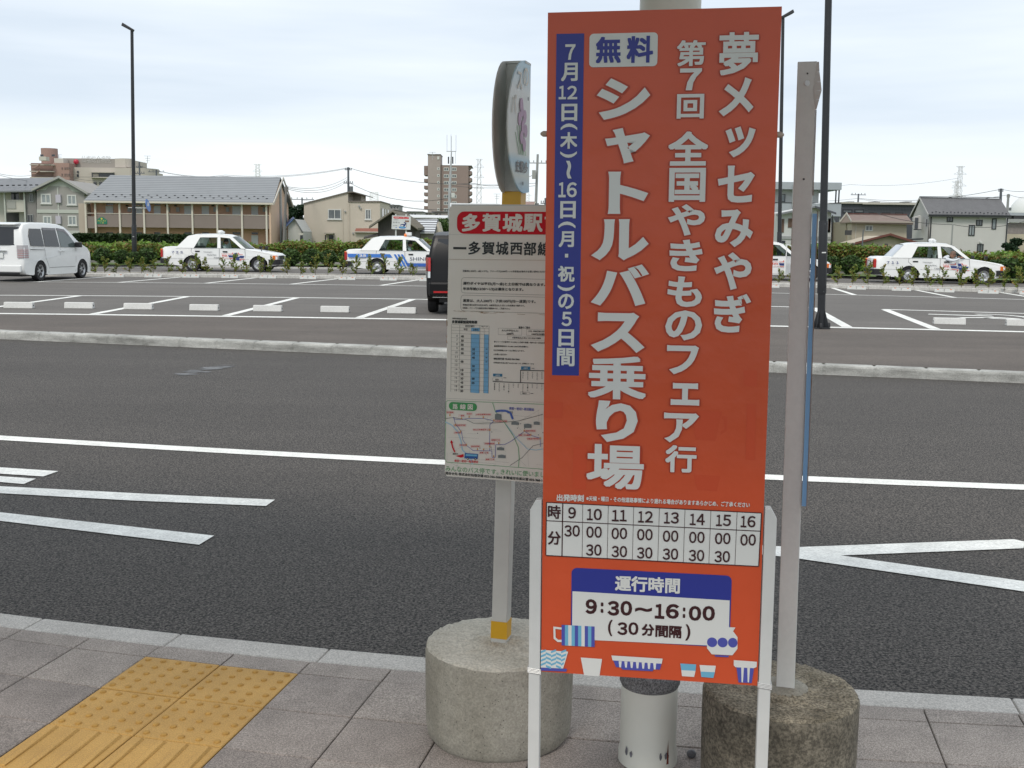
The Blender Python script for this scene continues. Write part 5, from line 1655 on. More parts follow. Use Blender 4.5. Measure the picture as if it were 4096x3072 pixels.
def lane_pt(px, py):
    q = on(px, py, ZL)
    return q
t1 = lane_pt(768, 1083)
tx = [(Vector((-12.97, 44.9, ZL)), R(-.5), 'cross', '723', 'white taxi numbered 723 with a navy cross emblem, beside the left lamp post', None, 'dome'),
      (Vector((-5.35, 43.75, ZL)), R(-1.5), 'stripe', '125', 'white taxi with blue stripes and the number 125, half hidden by the black car', None, 'box'),
      (Vector((14.85, 41.5, ZL)), R(-7.0), 'cross', '711', 'white taxi numbered 711 whose driver leans out of the open window', 'lean', 'dome')]
for loc, rz, sch, no, lab, drv, ls in tx:
    make_taxi(lab, sch, loc, rz, no, driver=drv, lampstyle=ls)
    if drv == 'lean': leaning_driver(loc, rz, 'balding man in white shirt leaning out of the window of taxi 711')
    elif no == '723': seated_driver(loc, rz, 'dark-haired driver in a white shirt sitting inside taxi 723')
    else: seated_driver(loc, rz, 'driver in a white shirt sitting inside the blue-striped taxi')
# partly hidden ones: front half showing right of the orange board, and a tail at the right edge
make_taxi('white taxi with its driver door standing open, between the orange board and the white post', 'cross', (8.75, 42.7, ZL), R(-4.5), '', opendoor=True)
make_taxi('white taxi at the right edge ahead of taxi 711, only its tail showing', 'cross', (20.75, 40.0, ZL), R(-8), '')

# ---- white minivan seen from behind its right rear corner
def van_w(x, z):
    w = .858
    if z < .4: w -= (.4 - z) * .12
    if z > 1.0: w -= (z - 1.0) * .155
    if x > 3.2: w -= (x - 3.2) ** 2 * .40
    if x < -.75: w -= (-.75 - x) ** 2 * .9
    return w
vl = on(160, 1120, 0)
VX, VY, VR = -15.95, 34.9, R(85.5)
van = thing('minivan', 'white minivan parked nose-in at the left edge, its dark rear window facing us', 'minivan', (VX, VY, 0), VR)
vo = [(-.86, .24), (-.45, .20)] + arch(0, .32, .385, 194, -14) + [(.48, .19), (2.36, .19)] + arch(2.83, .32, .385, 194, -14) + \
     [(3.32, .18), (3.60, .20), (3.66, .45), (3.60, .72), (3.46, .92), (3.25, 1.05), (2.95, 1.15), (2.62, 1.30), (2.2, 1.58), (1.85, 1.75), (1.5, 1.82), (.6, 1.86), (-.3, 1.85), (-.72, 1.80), (-.86, 1.62), (-.92, 1.18), (-.93, 1.05), (-.95, .62), (-.97, .42), (-.92, .28)]
nb0 = len(vo)
ia = vo.index((2.95, 1.15)); ib = vo.index((-.92, 1.18))
shell(vo, van_w, (ia, ib), ((0.0, .035), (.02, .014), (.06, .003), (.12, 0))).build('body', C_white, van, smooth=38)
for s in (-1, 1):
    def vy(z, e=.004): return s * (van_w(1, z) + e)
    for nm, pts, m in (('side_window', [(-.52, 1.12), (.28, 1.10), (.25, 1.66), (-.46, 1.66), (-.56, 1.45)], C_priv), ('side_window', [(.36, 1.10), (1.28, 1.08), (1.20, 1.66), (.33, 1.66)], C_priv), ('side_window', [(1.38, 1.07), (2.30, 1.06), (2.42, 1.16), (2.02, 1.50), (1.75, 1.62), (1.30, 1.66)], mat('window_grey', (.10, .125, .12), .08, spec=.6))):
        MB().extr([(x, vy(z, .006), z) for x, z in pts], (0, -s * .01, 0)).build(nm, m, van)
    MB().extr([(x, vy(z, .012), z) for x, z in ((.36, 1.62), (1.2, 1.62), (1.2, 1.69), (.34, 1.70))], (0, -s * .01, 0)).build('door_visor', mat('visor', (.16, .15, .16), .2), van)
    MB().extr([(x, vy(z, .012), z) for x, z in ((1.28, 1.62), (1.72, 1.58), (2.0, 1.44), (2.05, 1.48), (1.78, 1.66), (1.28, 1.70))], (0, -s * .01, 0)).build('door_visor', mat('visor', (.16, .15, .16), .2), van)
    for x in (0, 2.83):
        wl = MB()
        wl.poly([(x + .37 * math.cos(R(-10 + 20 * k)), s * .60, .32 + .37 * math.sin(R(-10 + 20 * k))) for k in range(11)])
        for i in range(12):
            a, b = R(-10 + 200 * i / 12), R(-10 + 200 * (i + 1) / 12)
            wl.poly([(x + .37 * math.cos(a), s * .84, .32 + .37 * math.sin(a)), (x + .37 * math.cos(b), s * .84, .32 + .37 * math.sin(b)), (x + .37 * math.cos(b), s * .6, .32 + .37 * math.sin(b)), (x + .37 * math.cos(a), s * .6, .32 + .37 * math.sin(a))])
        wl.build('wheel_well', C_int, van)
        wheel(van, x, s * .755, .325, .20, s, 'alloy')
    # tail lamp standing proud and wrapping the corner
    tl_ = MB()
    tl_.extr([(-.985, s * .60, .72), (-.975, s * .80, .72), (-.78, s * (van_w(-.78, .8) + .012), .72), (-.80, s * (van_w(-.8, 1.15) + .01), 1.08), (-.90, s * .78, 1.16), (-.955, s * .62, 1.10)], (.03, 0, 0)) if False else None
    tl_.extr([(-.975, s * .62, .74), (-.955, s * .80, .74), (-.74, s * (van_w(-.74, .8) + .012), .74), (-.74, s * .70, .74)], (.01, -s * .012, .40))
    tl_.build('tail_lamp', mat('lamp_silver', (.42, .40, .41), .2, metal=.4, coat=.4), van)
    tb = MB()
    for k in range(5): tb.extr([(-.982, s * .64, .77 + .055 * k), (-.962, s * .805, .77 + .055 * k), (-.745, s * (van_w(-.74, .8) + .018), .77 + .055 * k), (-.745, s * .70, .77 + .055 * k)], (0, 0, .008))
    tb.build('lamp_bars', C_red if s < 0 else C_chrome, van)
    mr2 = MB(); mr2.box(2.30, 2.46, min(s * .86, s * 1.06), max(s * .86, s * 1.06), 1.06, 1.24); mr2.build('door_mirror', C_white if s > 0 else C_dark, van, bevel=.03)
    for x in (1.20, 1.42): MB().box(x, x + .16, min(vy(.95, 0), vy(.95, .03)), max(vy(.95, 0), vy(.95, .03)), .93, .97).build('door_handle', C_white, van, bevel=.008)
    sm = MB()
    for ln in ([(.30, 1.08), (.34, .75), (.52, .45), (.52, .24)], [(1.32, 1.08), (1.34, .24)], [(2.42, 1.1), (2.36, .6), (2.34, .24)], [(.55, .42), (2.3, .42)]):
        for a, b in zip(ln, ln[1:]):
            d = Vector((b[0] - a[0], 0, b[1] - a[1])).normalized(); nn_ = Vector((-d.z, 0, d.x)) * .006
            A_, B2 = Vector((a[0], vy(a[1], .002), a[1])), Vector((b[0], vy(b[1], .002), b[1]))
            sm.poly([A_ - nn_, B2 - nn_, B2 + nn_, A_ + nn_])
    sm.build('door_seams', C_seam, van)
    MB().extr([(x, vy(z, .006), z) for x, z in ((-.62, 1.0), (.28, .985), (.28, 1.0), (-.60, 1.02))], (0, -s * .006, 0)).build('door_rail', C_dark, van)
rwn = MB()
n = 8
for i in range(n):
    t0, t1 = -1 + 2 * i / n, -1 + 2 * (i + 1) / n
    def q(t, z):
        x = -.93 + (max(0, z - 1.18)) * .14
        return (x - .022 + .05 * t * t, t * (.70 - (z - 1.1) * .12), z)
    rwn.poly([q(t0, 1.14), q(t1, 1.14), q(t1, 1.70), q(t0, 1.70)])
rwn.build('rear_window', C_priv, van, smooth=40)
MB().extr([(-.74, -.66, 1.80), (-.98, -.58, 1.765), (-.98, .58, 1.765), (-.74, .66, 1.80)], (0, 0, .035)).build('roof_spoiler', C_white, van, bevel=.01)
MB().box(-1.03, -.94, -.74, .74, .30, .52).build('rear_bumper', C_white, van, bevel=.03)
MB().box(-1.0, -.94, -.66, .66, .24, .30).build('lower_trim', C_dark, van)
MB().box(-1.005, -.945, -.28, .28, .94, .985).build('garnish', C_chrome, van, bevel=.01)
MB().box(-.99, -.96, -.17, .17, .74, .90).build('number_plate', C_plate, van)
MB((0, 0, 0)).lathe([(.05, 0), (.045, .012), (.0001, .014)], 16, (-.952, 0, 1.055), Matrix.Rotation(R(-90), 3, 'Y')).build('badge', C_chrome, van, smooth=40)
wsn = MB().extr([(2.99, -.66, 1.14), (2.99, .66, 1.14), (2.12, .58, 1.63), (2.12, -.58, 1.63)], (.02, 0, .035)).build('windscreen', C_priv, van)
for s in (-1, 1): MB().extr([(3.55, s * .45, .78), (3.40, s * .76, .78), (3.15, s * .80, .98), (3.40, s * .5, 1.0)], (.03, 0, .03)).build('headlight', C_lamp, van)
MB().box(-.8, 3.4, -.65, .65, .17, .24).build('underbody', C_int, van)

# ---- black wagon, tail towards us, behind the timetable board
def suv_w(x, z):
    w = .86
    if z < .45: w -= (.45 - z) * .15
    if z > .95: w -= (z - .95) * .20
    if x < -.7: w -= (-.7 - x) ** 2 * .5
    if x > 3.0: w -= (x - 3.0) ** 2 * .35
    return w
sx_, sy_ = -1.75 + .86, 22.45
suv = thing('black_car', 'glossy black tall wagon parked tail towards us, half hidden behind the timetable board', 'car', (sx_, sy_, 0), R(91))
so = [(-.80, .34), (-.42, .28)] + arch(0, .33, .39, 194, -14) + [(.48, .26), (2.16, .26)] + arch(2.62, .33, .39, 194, -14) + \
     [(3.1, .26), (3.36, .32), (3.42, .55), (3.36, .78), (3.0, .92), (2.4, 1.0), (1.75, 1.45), (1.4, 1.58), (.6, 1.65), (-.2, 1.63), (-.58, 1.57), (-.72, 1.35), (-.80, 1.0), (-.82, .80), (-.86, .62), (-.86, .42)]
shell(so, suv_w, (so.index((2.4, 1.0)), so.index((-.80, 1.0))), ((0.0, .035), (.02, .014), (.06, .003), (.12, 0))).build('body', C_black, suv, smooth=38)
rw2 = MB()
for i in range(n):
    t0, t1 = -1 + 2 * i / n, -1 + 2 * (i + 1) / n
    def q(t, z): return (-.80 + max(0, z - 1.0) * .25 - .018 + .05 * t * t, t * (.71 - (z - 1.0) * .16), z)
    rw2.poly([q(t0, 1.03), q(t1, 1.03), q(t1, 1.50), q(t0, 1.50)])
rw2.build('rear_window', C_priv, suv, smooth=40)
for s in (-1, 1):
    MB().extr([(-.868, s * .765, .86), (-.855, s * .81, .86), (-.66, s * (suv_w(-.66, .9) + .012), .86), (-.66, s * .76, .86)], (.012, 0, .27)).build('tail_lamp', C_red, suv)
    MB().extr([(-.878, s * .77, .73), (-.865, s * .812, .73), (-.68, s * (suv_w(-.68, .8) + .012), .73), (-.68, s * .76, .73)], (.01, 0, .125)).build('reverse_lamp', C_lamp, suv)
    MB().box(-.955, -.93, min(s * .42, s * .70), max(s * .42, s * .70), .44, .475).build('reflector', C_red, suv)
    for x in (0, 2.62): wheel(suv, x, s * .755, .335, .20, s, 'alloy')
    for x in (0, 2.62): MB().poly([(x + .38 * math.cos(R(-10 + 20 * k)), s * .62, .33 + .38 * math.sin(R(-10 + 20 * k))) for k in range(11)]).build('wheel_well', C_int, suv)
    for pts in ([(-.45, 1.02), (.35, 1.02), (.32, 1.48), (-.35, 1.48)], [(.42, 1.02), (1.22, 1.02), (1.16, 1.49), (.40, 1.49)], [(1.3, 1.02), (2.2, 1.02), (1.6, 1.44), (1.24, 1.49)]):
        MB().extr([(x, s * (suv_w(1, z) + .006), z) for x, z in pts], (0, -s * .01, 0)).build('side_window', C_priv, suv)
    MB().box(1.98, 2.12, min(s * .86, s * 1.04), max(s * .86, s * 1.04), 1.0, 1.15).build('door_mirror', C_black, suv, bevel=.03)
MB().box(-.935, -.80, -.80, .80, .36, .66).build('rear_bumper', C_black, suv, bevel=.05)
MB().box(-.94, -.90, -.72, .72, .345, .36).build('bumper_strip', C_chrome, suv)
MB().box(-.885, -.86, -.17, .17, .72, .86).build('number_plate', C_plate, suv)
MB().tube([(-.90, -.45, .30), (-.5, -.45, .30)], .035, 10).build('exhaust', C_chrome, suv)
MB().box(-.7, 3.2, -.6, .6, .24, .32).build('underbody', C_int, suv)
# ------------------------------------------------------------------ wheel stops
M_stop = mat('wheel_stop_concrete', (0.60, 0.60, 0.58), 0.8, var=.06, vs=6, speck=[(80, .08)])
stops = [(20, 121, 0), (259, 366, 0), (500, 600, 0), (757, 870, 0), (1012, 1125, 0), (1282, 1395, 0), (1550, 1662, 0), (3742, 3863, 1), (4035, 4155, 1)]
ys_ = [1233.8, 1234.5, 1238, 1243, 1246.5, 1250, 1254.5, 1298.5, 1305]
cm = MB()
cm.extr([(-.29, -.075, 0), (-.29, -.05, .125), (-.29, .045, .125), (-.29, .075, 0)], (.58, 0, 0))
cm_me = None
labs = ['white concrete wheel stop nearest the left edge, in the front row', 'second white concrete wheel stop from the left in the front row', 'third white concrete wheel stop from the left in the front row', 'fourth white concrete wheel stop from the left in the front row', 'front-row wheel stop left of the one crossing a slanting line, fifth from the left', 'front-row wheel stop second to the left of the black car', 'white concrete wheel stop next to the black car', 'white concrete wheel stop in the right-hand bay before the wheelchair mark', 'white concrete wheel stop cut by the right edge of the view']
for i, ((xa, xb, s), py) in enumerate(zip(stops, ys_)):
    a = on((xa + xb) / 2, py, 0)
    o = cm.build('wheel_stop', M_stop, None, bevel=.012) if i == 0 else stop0.copy()
    if i == 0: stop0 = o
    else: COL.objects.link(o)
    o.location = (a.x, a.y + .075, 0)
    o.rotation_euler = (0, 0, math.atan(-.0734 - .0096 * a.x))
    tag(o, labs[i], 'wheel stop', 'concrete wheel stops in the front row')
    hole = MB().box(.286 if not s else -.2915, .2915 if not s else -.286, -.02, .015, .045, .075).build('bolt_recess', C_hole, o)
far = [(424, 492, 1109), (580, 640, 1110), (726, 795, 1111), (882, 953, 1112.5), (1034, 1106, 1114), (1196, 1266, 1116.5), (1350, 1424, 1120), (1517, 1589, 1122.5), (1675, 1745, 1125), (3050, 3116, 1151), (3389, 3468, 1158.5), (3567, 3650, 1164), (3741, 3820, 1169.5), (3917, 3996, 1175), (4088, 4160, 1180)]
M_stop2 = mat('wheel_stop_plastic', (0.50, 0.51, 0.49), 0.6, var=.08, vs=10)
ow = None
words = ['leftmost', 'second', 'third', 'fourth', 'fifth', 'sixth', 'seventh', 'eighth', 'ninth', 'tenth', 'eleventh', 'twelfth', 'thirteenth', 'fourteenth', 'rightmost']
for i, (xa, xb, py) in enumerate(far):
    a = on((xa + xb) / 2, py, 0)
    if ow is None:
        ow = thing('kerb_wheel_stop', '', 'wheel stop')
        w = MB(); w.extr([(-.30, -.08, 0), (-.29, -.045, .10), (-.29, .05, .10), (-.30, .08, 0)], (.60, 0, 0)); w.build('block', M_stop2, ow, bevel=.01)
        for sx3 in (-.22, .17): MB().box(sx3, sx3 + .06, -.052, -.046, .080, .100).build('reflector', C_orange, ow)
        MB().box(-.005, .005, -.072, .06, .0, .103).build('groove', C_seam, ow)
        o = ow
    else: o = dup(ow)
    o.location = (a.x, a.y + .08, 0)
    o.rotation_euler = (0, 0, math.atan(-.12 - .0186 * a.x))
    tag(o, '%s pale wheel stop with two orange reflectors in the row against the far kerb' % words[i], 'wheel stop', 'wheel stops against the far kerb')

# ------------------------------------------------------------------ lamp posts
def lamp_post(label, bx_, by_, z0, h, rad, detail=True, sign=None, headdir=-1, lean=0.0):
    root = thing('street_lamp', label, 'street lamp', (bx_, by_, z0), 0, 'dark street lamps of the station square')
    MB().lathe([(rad, 0), (rad * .96, 2.0), (rad * .72, h)], 20, (0, 0, 0)).build('pole', M_dark, root, smooth=40)
    root.rotation_euler = (0, lean, 0)
    if detail:
        MB().lathe([(rad * 1.12, .62), (rad * 1.16, .64), (rad * 1.16, 1.88), (rad * 1.10, 1.90)], 20, (0, 0, 0)).build('access_cover', M_dark, root, smooth=40)
        MB().box(-rad * 1.9, rad * 1.9, -rad * 1.9, rad * 1.9, 0, .022).build('base_plate', M_dark, root, bevel=.004)
        for k in range(4):
            a = R(45 + 90 * k)
            c, s_ = math.cos(a), math.sin(a)
            gm = MB(); t_ = .006
            gm.extr([(c * rad * .9 - s_ * -t_, s_ * rad * .9 + c * -t_, .02), (c * rad * 2.2 + s_ * t_, s_ * rad * 2.2 - c * t_, .02), (c * rad * 2.2 + s_ * t_, s_ * rad * 2.2 - c * t_, .06), (c * rad * .9 + s_ * t_, s_ * rad * .9 - c * t_, .36)], (-2 * s_ * t_, 2 * c * t_, 0)); gm.build('gusset', M_dark, root)
            MB().lathe([(.025, .02), (.025, .09), (.015, .105), (.0001, .11)], 10, (math.cos(a + .5) * rad * 2.0, math.sin(a + .5) * rad * 2.0, 0)).build('bolt_cap', C_dark, root, smooth=40)
        for z in (.66, 1.84): MB().lathe([(.007, 0), (.005, .004), (.0001, .005)], 8, (.01, -rad * 1.16, z), Matrix.Rotation(R(90), 3, 'X')).build('screw', C_chrome, root)
        MB().box(-.035, .035, -rad * 1.165 - .003, -rad * 1.165 + .01, 1.335, 1.355).build('label_plate', C_plate, root)
    hd = MB()
    sg = headdir
    hd.add([(-.05 * sg, -.10, h - .08), (-.05 * sg, .10, h - .08), (.45 * sg, .14, h + .16), (.45 * sg, -.14, h + .16), (-.10 * sg, -.10, h + .02), (-.10 * sg, .10, h + .02), (.40 * sg, .12, h + .30), (.40 * sg, -.12, h + .30)], [(0, 1, 2, 3), (4, 7, 6, 5), (0, 4, 5, 1), (1, 5, 6, 2), (2, 6, 7, 3), (3, 7, 4, 0)])
    hd.build('lamp_head', M_dark, root, bevel=.02)
    gl_ = MB().poly([(.06 * sg, -.08, h - .031), (.06 * sg, .08, h - .031), (.38 * sg, .10, h + .122), (.38 * sg, -.10, h + .122)]); gl_.build('lamp_glass', mat('lamp_glass', (.35, .35, .33), .3), root)
    if sign:
        zc_ = sign
        sg_ = thing('x', None, None); bpy.data.objects.remove(sg_)
        M = Matrix.Rotation(R(90), 3, 'Y') 
        MB().lathe([(.30, -.006), (.30, .006)], 24, (.66, 0, zc_), Matrix.Rotation(R(78), 3, 'Y')).build('round_sign', mat('sign_blue', (.03, .13, .40), .4), root)
        MB().extr([(.66 - .0, -.14, zc_ - .10), (.66, .14, zc_ - .10), (.66, 0, zc_ + .16)], (.012, 0, 0)).build('sign_arrow', P_white, root)
        MB().tube([(-.25, -.02, zc_ - .14), (.66, -.02, zc_ - .13)], .02, 6).build('sign_bracket', M_steel, root)
    return root
lp = on(3290, 1316, 0)
lamp_post('thick black lamp post on the lot line, with bolted base and small white label', lp.x, lp.y + .1, 0, 11.5, .068, lean=-.027)
lq = on(538, 1062, ZL)
hL = at(537, 118, lq.y).z - .1
lamp_post('slim dark lamp post at the left beyond the parking lot, carrying a round blue sign', lq.x, lq.y, ZL, hL, .095, sign=at(570, 820, lq.y).z - ZL, lean=.0225)
lz = 48.0
lrp = at(3106, 1000, lz)
lamp_post('dark lamp post behind the right edge of the orange board, its head just showing', lrp.x + .15, lz, ZL, at(3130, 66, lz).z - .1, .09, headdir=1, lean=-.028)

# ------------------------------------------------------------------ vegetation
def leaf_mesh(name, P, size, m, seed=0, flat=.35, asp=1.7):
    r_ = np.random.default_rng(seed)
    n = len(P)
    P = np.asarray(P, float)
    u = r_.normal(size=(n, 3)); u[:, 2] *= .6
    u /= np.linalg.norm(u, axis=1)[:, None]
    w = r_.normal(size=(n, 3)); w[:, 2] += flat * 3
    v = np.cross(w, u); v /= np.linalg.norm(v, axis=1)[:, None]
    s = size * r_.uniform(.6, 1.25, n)[:, None]
    a, b, c, d = P - u * s * asp * .5, P + v * s * .5, P + u * s * asp * .5, P - v * s * .5
    V = np.stack([a, b, c, d], 1).reshape(-1, 3).astype(np.float32)
    me = bpy.data.meshes.new(name)
    me.vertices.add(4 * n)
    me.vertices.foreach_set('co', V.ravel())
    me.loops.add(4 * n)
    me.loops.foreach_set('vertex_index', np.arange(4 * n, dtype=np.int32))
    me.polygons.add(n)
    me.polygons.foreach_set('loop_start', np.arange(0, 4 * n, 4, dtype=np.int32))
    me.materials.append(m)
    me.update(calc_edges=True)
    return me
def leaf_obj(name, P, size, m, parent=None, **k):
    o = bpy.data.objects.new(name, leaf_mesh(name, P, size, m, **k))
    COL.objects.link(o)
    if parent: o.parent = parent
    return o
V_hedge = leafmat('hedge_leaves', [(0.045, 0.075, 0.016), (0.085, 0.14, 0.026), (0.20, 0.105, 0.035), (0.13, 0.21, 0.035), (0.22, 0.31, 0.055)])
V_light = leafmat('fresh_leaves', [(0.08, 0.15, 0.025), (0.14, 0.25, 0.04), (0.22, 0.34, 0.07), (0.17, 0.28, 0.045)])
V_shrub = leafmat('shrub_leaves', [(0.035, 0.07, 0.022), (0.06, 0.11, 0.03), (0.10, 0.16, 0.045)])
V_sap = leafmat('sapling_leaves', [(0.30, 0.12, 0.02), (0.20, 0.21, 0.045), (0.12, 0.20, 0.035), (0.22, 0.28, 0.06)])
V_dark = leafmat('clipped_leaves', [(0.014, 0.03, 0.010), (0.025, 0.05, 0.015), (0.045, 0.075, 0.022)])
V_pine = leafmat('pine_needles', [(0.012, 0.028, 0.012), (0.02, 0.045, 0.02), (0.035, 0.06, 0.028)])
M_twig = mat('twig', (0.09, 0.065, 0.04), 0.9)
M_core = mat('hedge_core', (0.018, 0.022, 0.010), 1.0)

def hnoise(x, y, s=1.0):
    return .5 * math.sin(x * 1.7 * s + 1.3) + .3 * math.sin(x * 3.9 * s + y * 2.1) + .2 * math.sin(x * 8.3 * s + y * 5 + 2)
def htop(x):
    # measured heights of the hedge crest along the lane
    K = [(-30, .84), (-20, .86), (-16, .86), (-12, .94), (-9, 1.08), (-6, 1.16), (0, 1.18), (8, 1.24), (13, 1.26), (16.5, 1.18), (19, 1.0), (30, .98)]
    for (a, b), (c, d) in zip(K, K[1:]):
        if a <= x <= c: return b + (d - b) * (x - a) / (c - a)
    return 1.3
hp, hp2 = [], []
N = 80000
for i in range(N):
    x = rng.uniform(-30, 30)
    dpt = rng.random()
    yf = fW(x) + .35
    h = htop(x) + .13 * hnoise(x, 0)
    k = rng.random()
    if k < .55:      # front face
        t = rng.random() ** .8
        z = .28 + (h - .30) * t
        y = yf + .25 + .35 * t * t + .22 * hnoise(x * 2.3, z * 3) + rng.uniform(-.12, .12) + (.5 if t < .12 else 0)
        if rng.random() < .1: y -= .15
    else:
        y = yf + .5 + rng.uniform(0, 3.2)
        z = h + .10 * hnoise(x * 1.6, y * 2) + rng.uniform(-.12, .08) + (.1 if rng.random() < .05 else 0)
    z += .2 - .08
    (hp2 if (k >= .55 and y > yf + 1.5) or rng.random() < .12 else hp).append((x, y, z))
hd = leaf_obj('hedge', hp, .092, V_hedge, seed=2)
tag(hd, 'long loose green and bronze hedge behind the taxi lane', 'hedge', kind='stuff')
h2 = leaf_obj('undergrowth', hp2, .10, V_light, seed=3)
tag(h2, 'bright green weeds growing through and behind the hedge', 'undergrowth', kind='stuff')
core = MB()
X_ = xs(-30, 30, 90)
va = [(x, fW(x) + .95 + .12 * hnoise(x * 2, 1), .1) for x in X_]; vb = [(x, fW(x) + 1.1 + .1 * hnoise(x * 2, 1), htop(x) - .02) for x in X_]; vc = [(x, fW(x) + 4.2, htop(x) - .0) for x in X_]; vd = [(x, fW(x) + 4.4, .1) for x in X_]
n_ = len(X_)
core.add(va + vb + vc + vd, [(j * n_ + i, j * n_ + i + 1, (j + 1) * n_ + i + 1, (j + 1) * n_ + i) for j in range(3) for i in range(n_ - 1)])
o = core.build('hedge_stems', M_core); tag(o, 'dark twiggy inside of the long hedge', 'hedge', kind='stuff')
gp_ = []
for i in range(9000):
    x = rng.uniform(6, 26) if rng.random() < .75 else rng.uniform(-26, 6)
    gp_.append((x, fW(x) + .28 + rng.uniform(0, .5), .25 + rng.uniform(0, .38)))
tag(leaf_obj('long_grass', gp_, .09, V_light, seed=5, flat=-.1, asp=3.2), 'tall green grass at the foot of the hedge', 'grass', kind='stuff')
# meadow tufts behind the hedge
mp2 = []
for i in range(14000):
    y = rng.uniform(58, 84); x = rng.uniform(-.45, .45) * y
    mp2.append((x, y, .2 + rng.uniform(0, .35) + (0.4 if y > 70 else 0) * rng.random()))
tag(leaf_obj('meadow', mp2, .22, V_light, seed=6, flat=-.1, asp=2.2), 'rough green grass on the open ground beyond the hedge', 'grass', kind='stuff')

# round clipped shrubs between the lane and the hedge
def ball(n, rx, rz, seed):
    r_ = np.random.default_rng(seed)
    d = r_.normal(size=(n, 3)); d /= np.linalg.norm(d, axis=1)[:, None]
    k = 1 - .30 * r_.random(n) ** 2
    k *= 1 + .10 * np.sin(d[:, 0] * 5 + seed) * np.sin(d[:, 2] * 4 + d[:, 1] * 5)
    return np.stack([d[:, 0] * rx * k, d[:, 1] * rx * k, d[:, 2] * rz * k + rz * 1.05 + .10], 1)
vars_ = []
for s in range(3):
    r0_ = thing('round_shrub', '', 'shrub')
    leaf_obj('crown', ball(620, .40, .36, 20 + s), .085, V_shrub, r0_, seed=s)
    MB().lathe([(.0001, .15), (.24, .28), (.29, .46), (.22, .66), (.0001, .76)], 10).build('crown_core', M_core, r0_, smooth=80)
    MB().tube([(0, 0, -.02), (.02, 0, .18)], .03, 6).build('trunk', M_twig, r0_)
    vars_.append(r0_)
shx = [(412, 1), (487, .9), (590, 1), (560 - 20, .8), (1163, 1.05), (1246, 1.05), (1312, 1.0), (1390, 1.05), (3222, .95), (3290 + 30, 1.1), (3405, 1.12), (4040, 1.1), (4130, 1.1), (890, .9), (3980, 1.0)]
used_ = 0
desc = ['just right of the white minivan', 'right of the minivan, left of the left lamp post', 'beside the left lamp post on its right', 'directly behind the left lamp post', 'ahead of taxi 723, leftmost of the four in a row', 'second of the four in a row behind the saplings', 'third of the four in a row, left of the blue-striped taxi', 'touching the tail of the blue-striped taxi', 'left of the white post near the open taxi', 'just left of the black lamp post', 'behind the tail of taxi 711', 'ahead of taxi 711 on its right', 'at the right edge behind the last taxi', 'hidden partly behind taxi 723', 'in front of the nose of taxi 711']
for i, (px_, sc_) in enumerate(shx):
    q = on(px_, 1062 if px_ < 700 else (1066 if px_ < 2000 else 1104 + (px_ - 3200) * .03), .09)
    yq = fT(q.x * 1.0) + .9
    ray_ = at(px_, 1050, yq)
    v = vars_[i % 3]
    if used_ < 3: o = v; used_ += 1
    else: o = dup(v)
    o.location = (ray_.x, yq, .09)
    o.rotation_euler = (0, 0, i * 1.3)
    o.scale = (sc_, sc_, sc_)
    tag(o, 'round green shrub ' + desc[i], 'shrub', 'round shrubs in front of the hedge')

# young bronze-tipped saplings in the kerb strip
sv = []
for s in range(4):
    r0_ = thing('sapling', '', 'sapling')
    rr3 = random.Random(s)
    pts = []
    H_ = [.62, .75, .88, .55][s]
    stems = MB()
    stems.tube([(0, 0, 0), (.01, 0, H_ * .5), (rr3.uniform(-.03, .03), 0, H_)], [.010, .008, .004], 5)
    for k in range(11):
        z = H_ * (.15 + .08 * k); a = rr3.uniform(0, 6.28)
        l = (.17 + .12 * rr3.random()) * (1.15 - .85 * z / H_) + .04
        tip = (l * math.cos(a), l * math.sin(a), z + l * .45)
        stems.tube([(0, 0, z * .9), tip], [.005, .003], 4)
        for j in range(19):
            t = rr3.uniform(.15, 1.08)
            pts.append((tip[0] * t + rr3.uniform(-.04, .04), tip[1] * t + rr3.uniform(-.04, .04), z * .9 + (tip[2] - z * .9) * t + rr3.uniform(-.04, .05)))
    for j in range(16): pts.append((rr3.uniform(-.03, .03), rr3.uniform(-.03, .03), H_ * rr3.uniform(.6, 1.06)))
    stems.build('stem', M_twig, r0_)
    leaf_obj('foliage', pts, .056, V_sap, r0_, seed=30 + s)
    sv.append(r0_)
sx_list = [(380, .6), (418, .95), (466, .6), (520, .9), (566, .95), (614, .85), (672, 1.0), (730, .8), (785, 1.2), (826, .95), (893, 1.0), (938, 1.15), (985, .8), (1040, 1.1), (1085, 1.1), (1150, 1.0), (1203, .8), (1262, 1.2), (1311, 1.25), (1370, 1.1), (1427, 1.2), (1483, 1.2), (1537, 1.3), (1596, 1.1), (1652, .8), (3117, .8), (3168, .8), (3353, 1.0), (3412, 1.1), (3475, 1.2), (3534, 1.15), (3600, 1.0), (3657, 1.05), (3714, 1.1), (3774, 1.1), (3849, 1.1), (3905, 1.05), (3960, 1.0), (4022, 1.15), (4076, 1.15)]
near_lab = {0: 'touching the front of the white minivan', 25: 'beside the orange board under the open taxi', 26: 'left of the worn white post', 27: 'just right of the black lamp post', 39: 'nearest the right edge'}
cnt = [0, 0, 0]
cardin = ['first', 'second', 'third', 'fourth', 'fifth', 'sixth', 'seventh', 'eighth', 'ninth', 'tenth', 'eleventh', 'twelfth', 'thirteenth', 'fourteenth', 'fifteenth', 'sixteenth', 'seventeenth', 'eighteenth', 'nineteenth', 'twentieth', 'twenty-first', 'twenty-second', 'twenty-third', 'twenty-fourth', 'twenty-fifth', 'twenty-sixth']
uu = 0
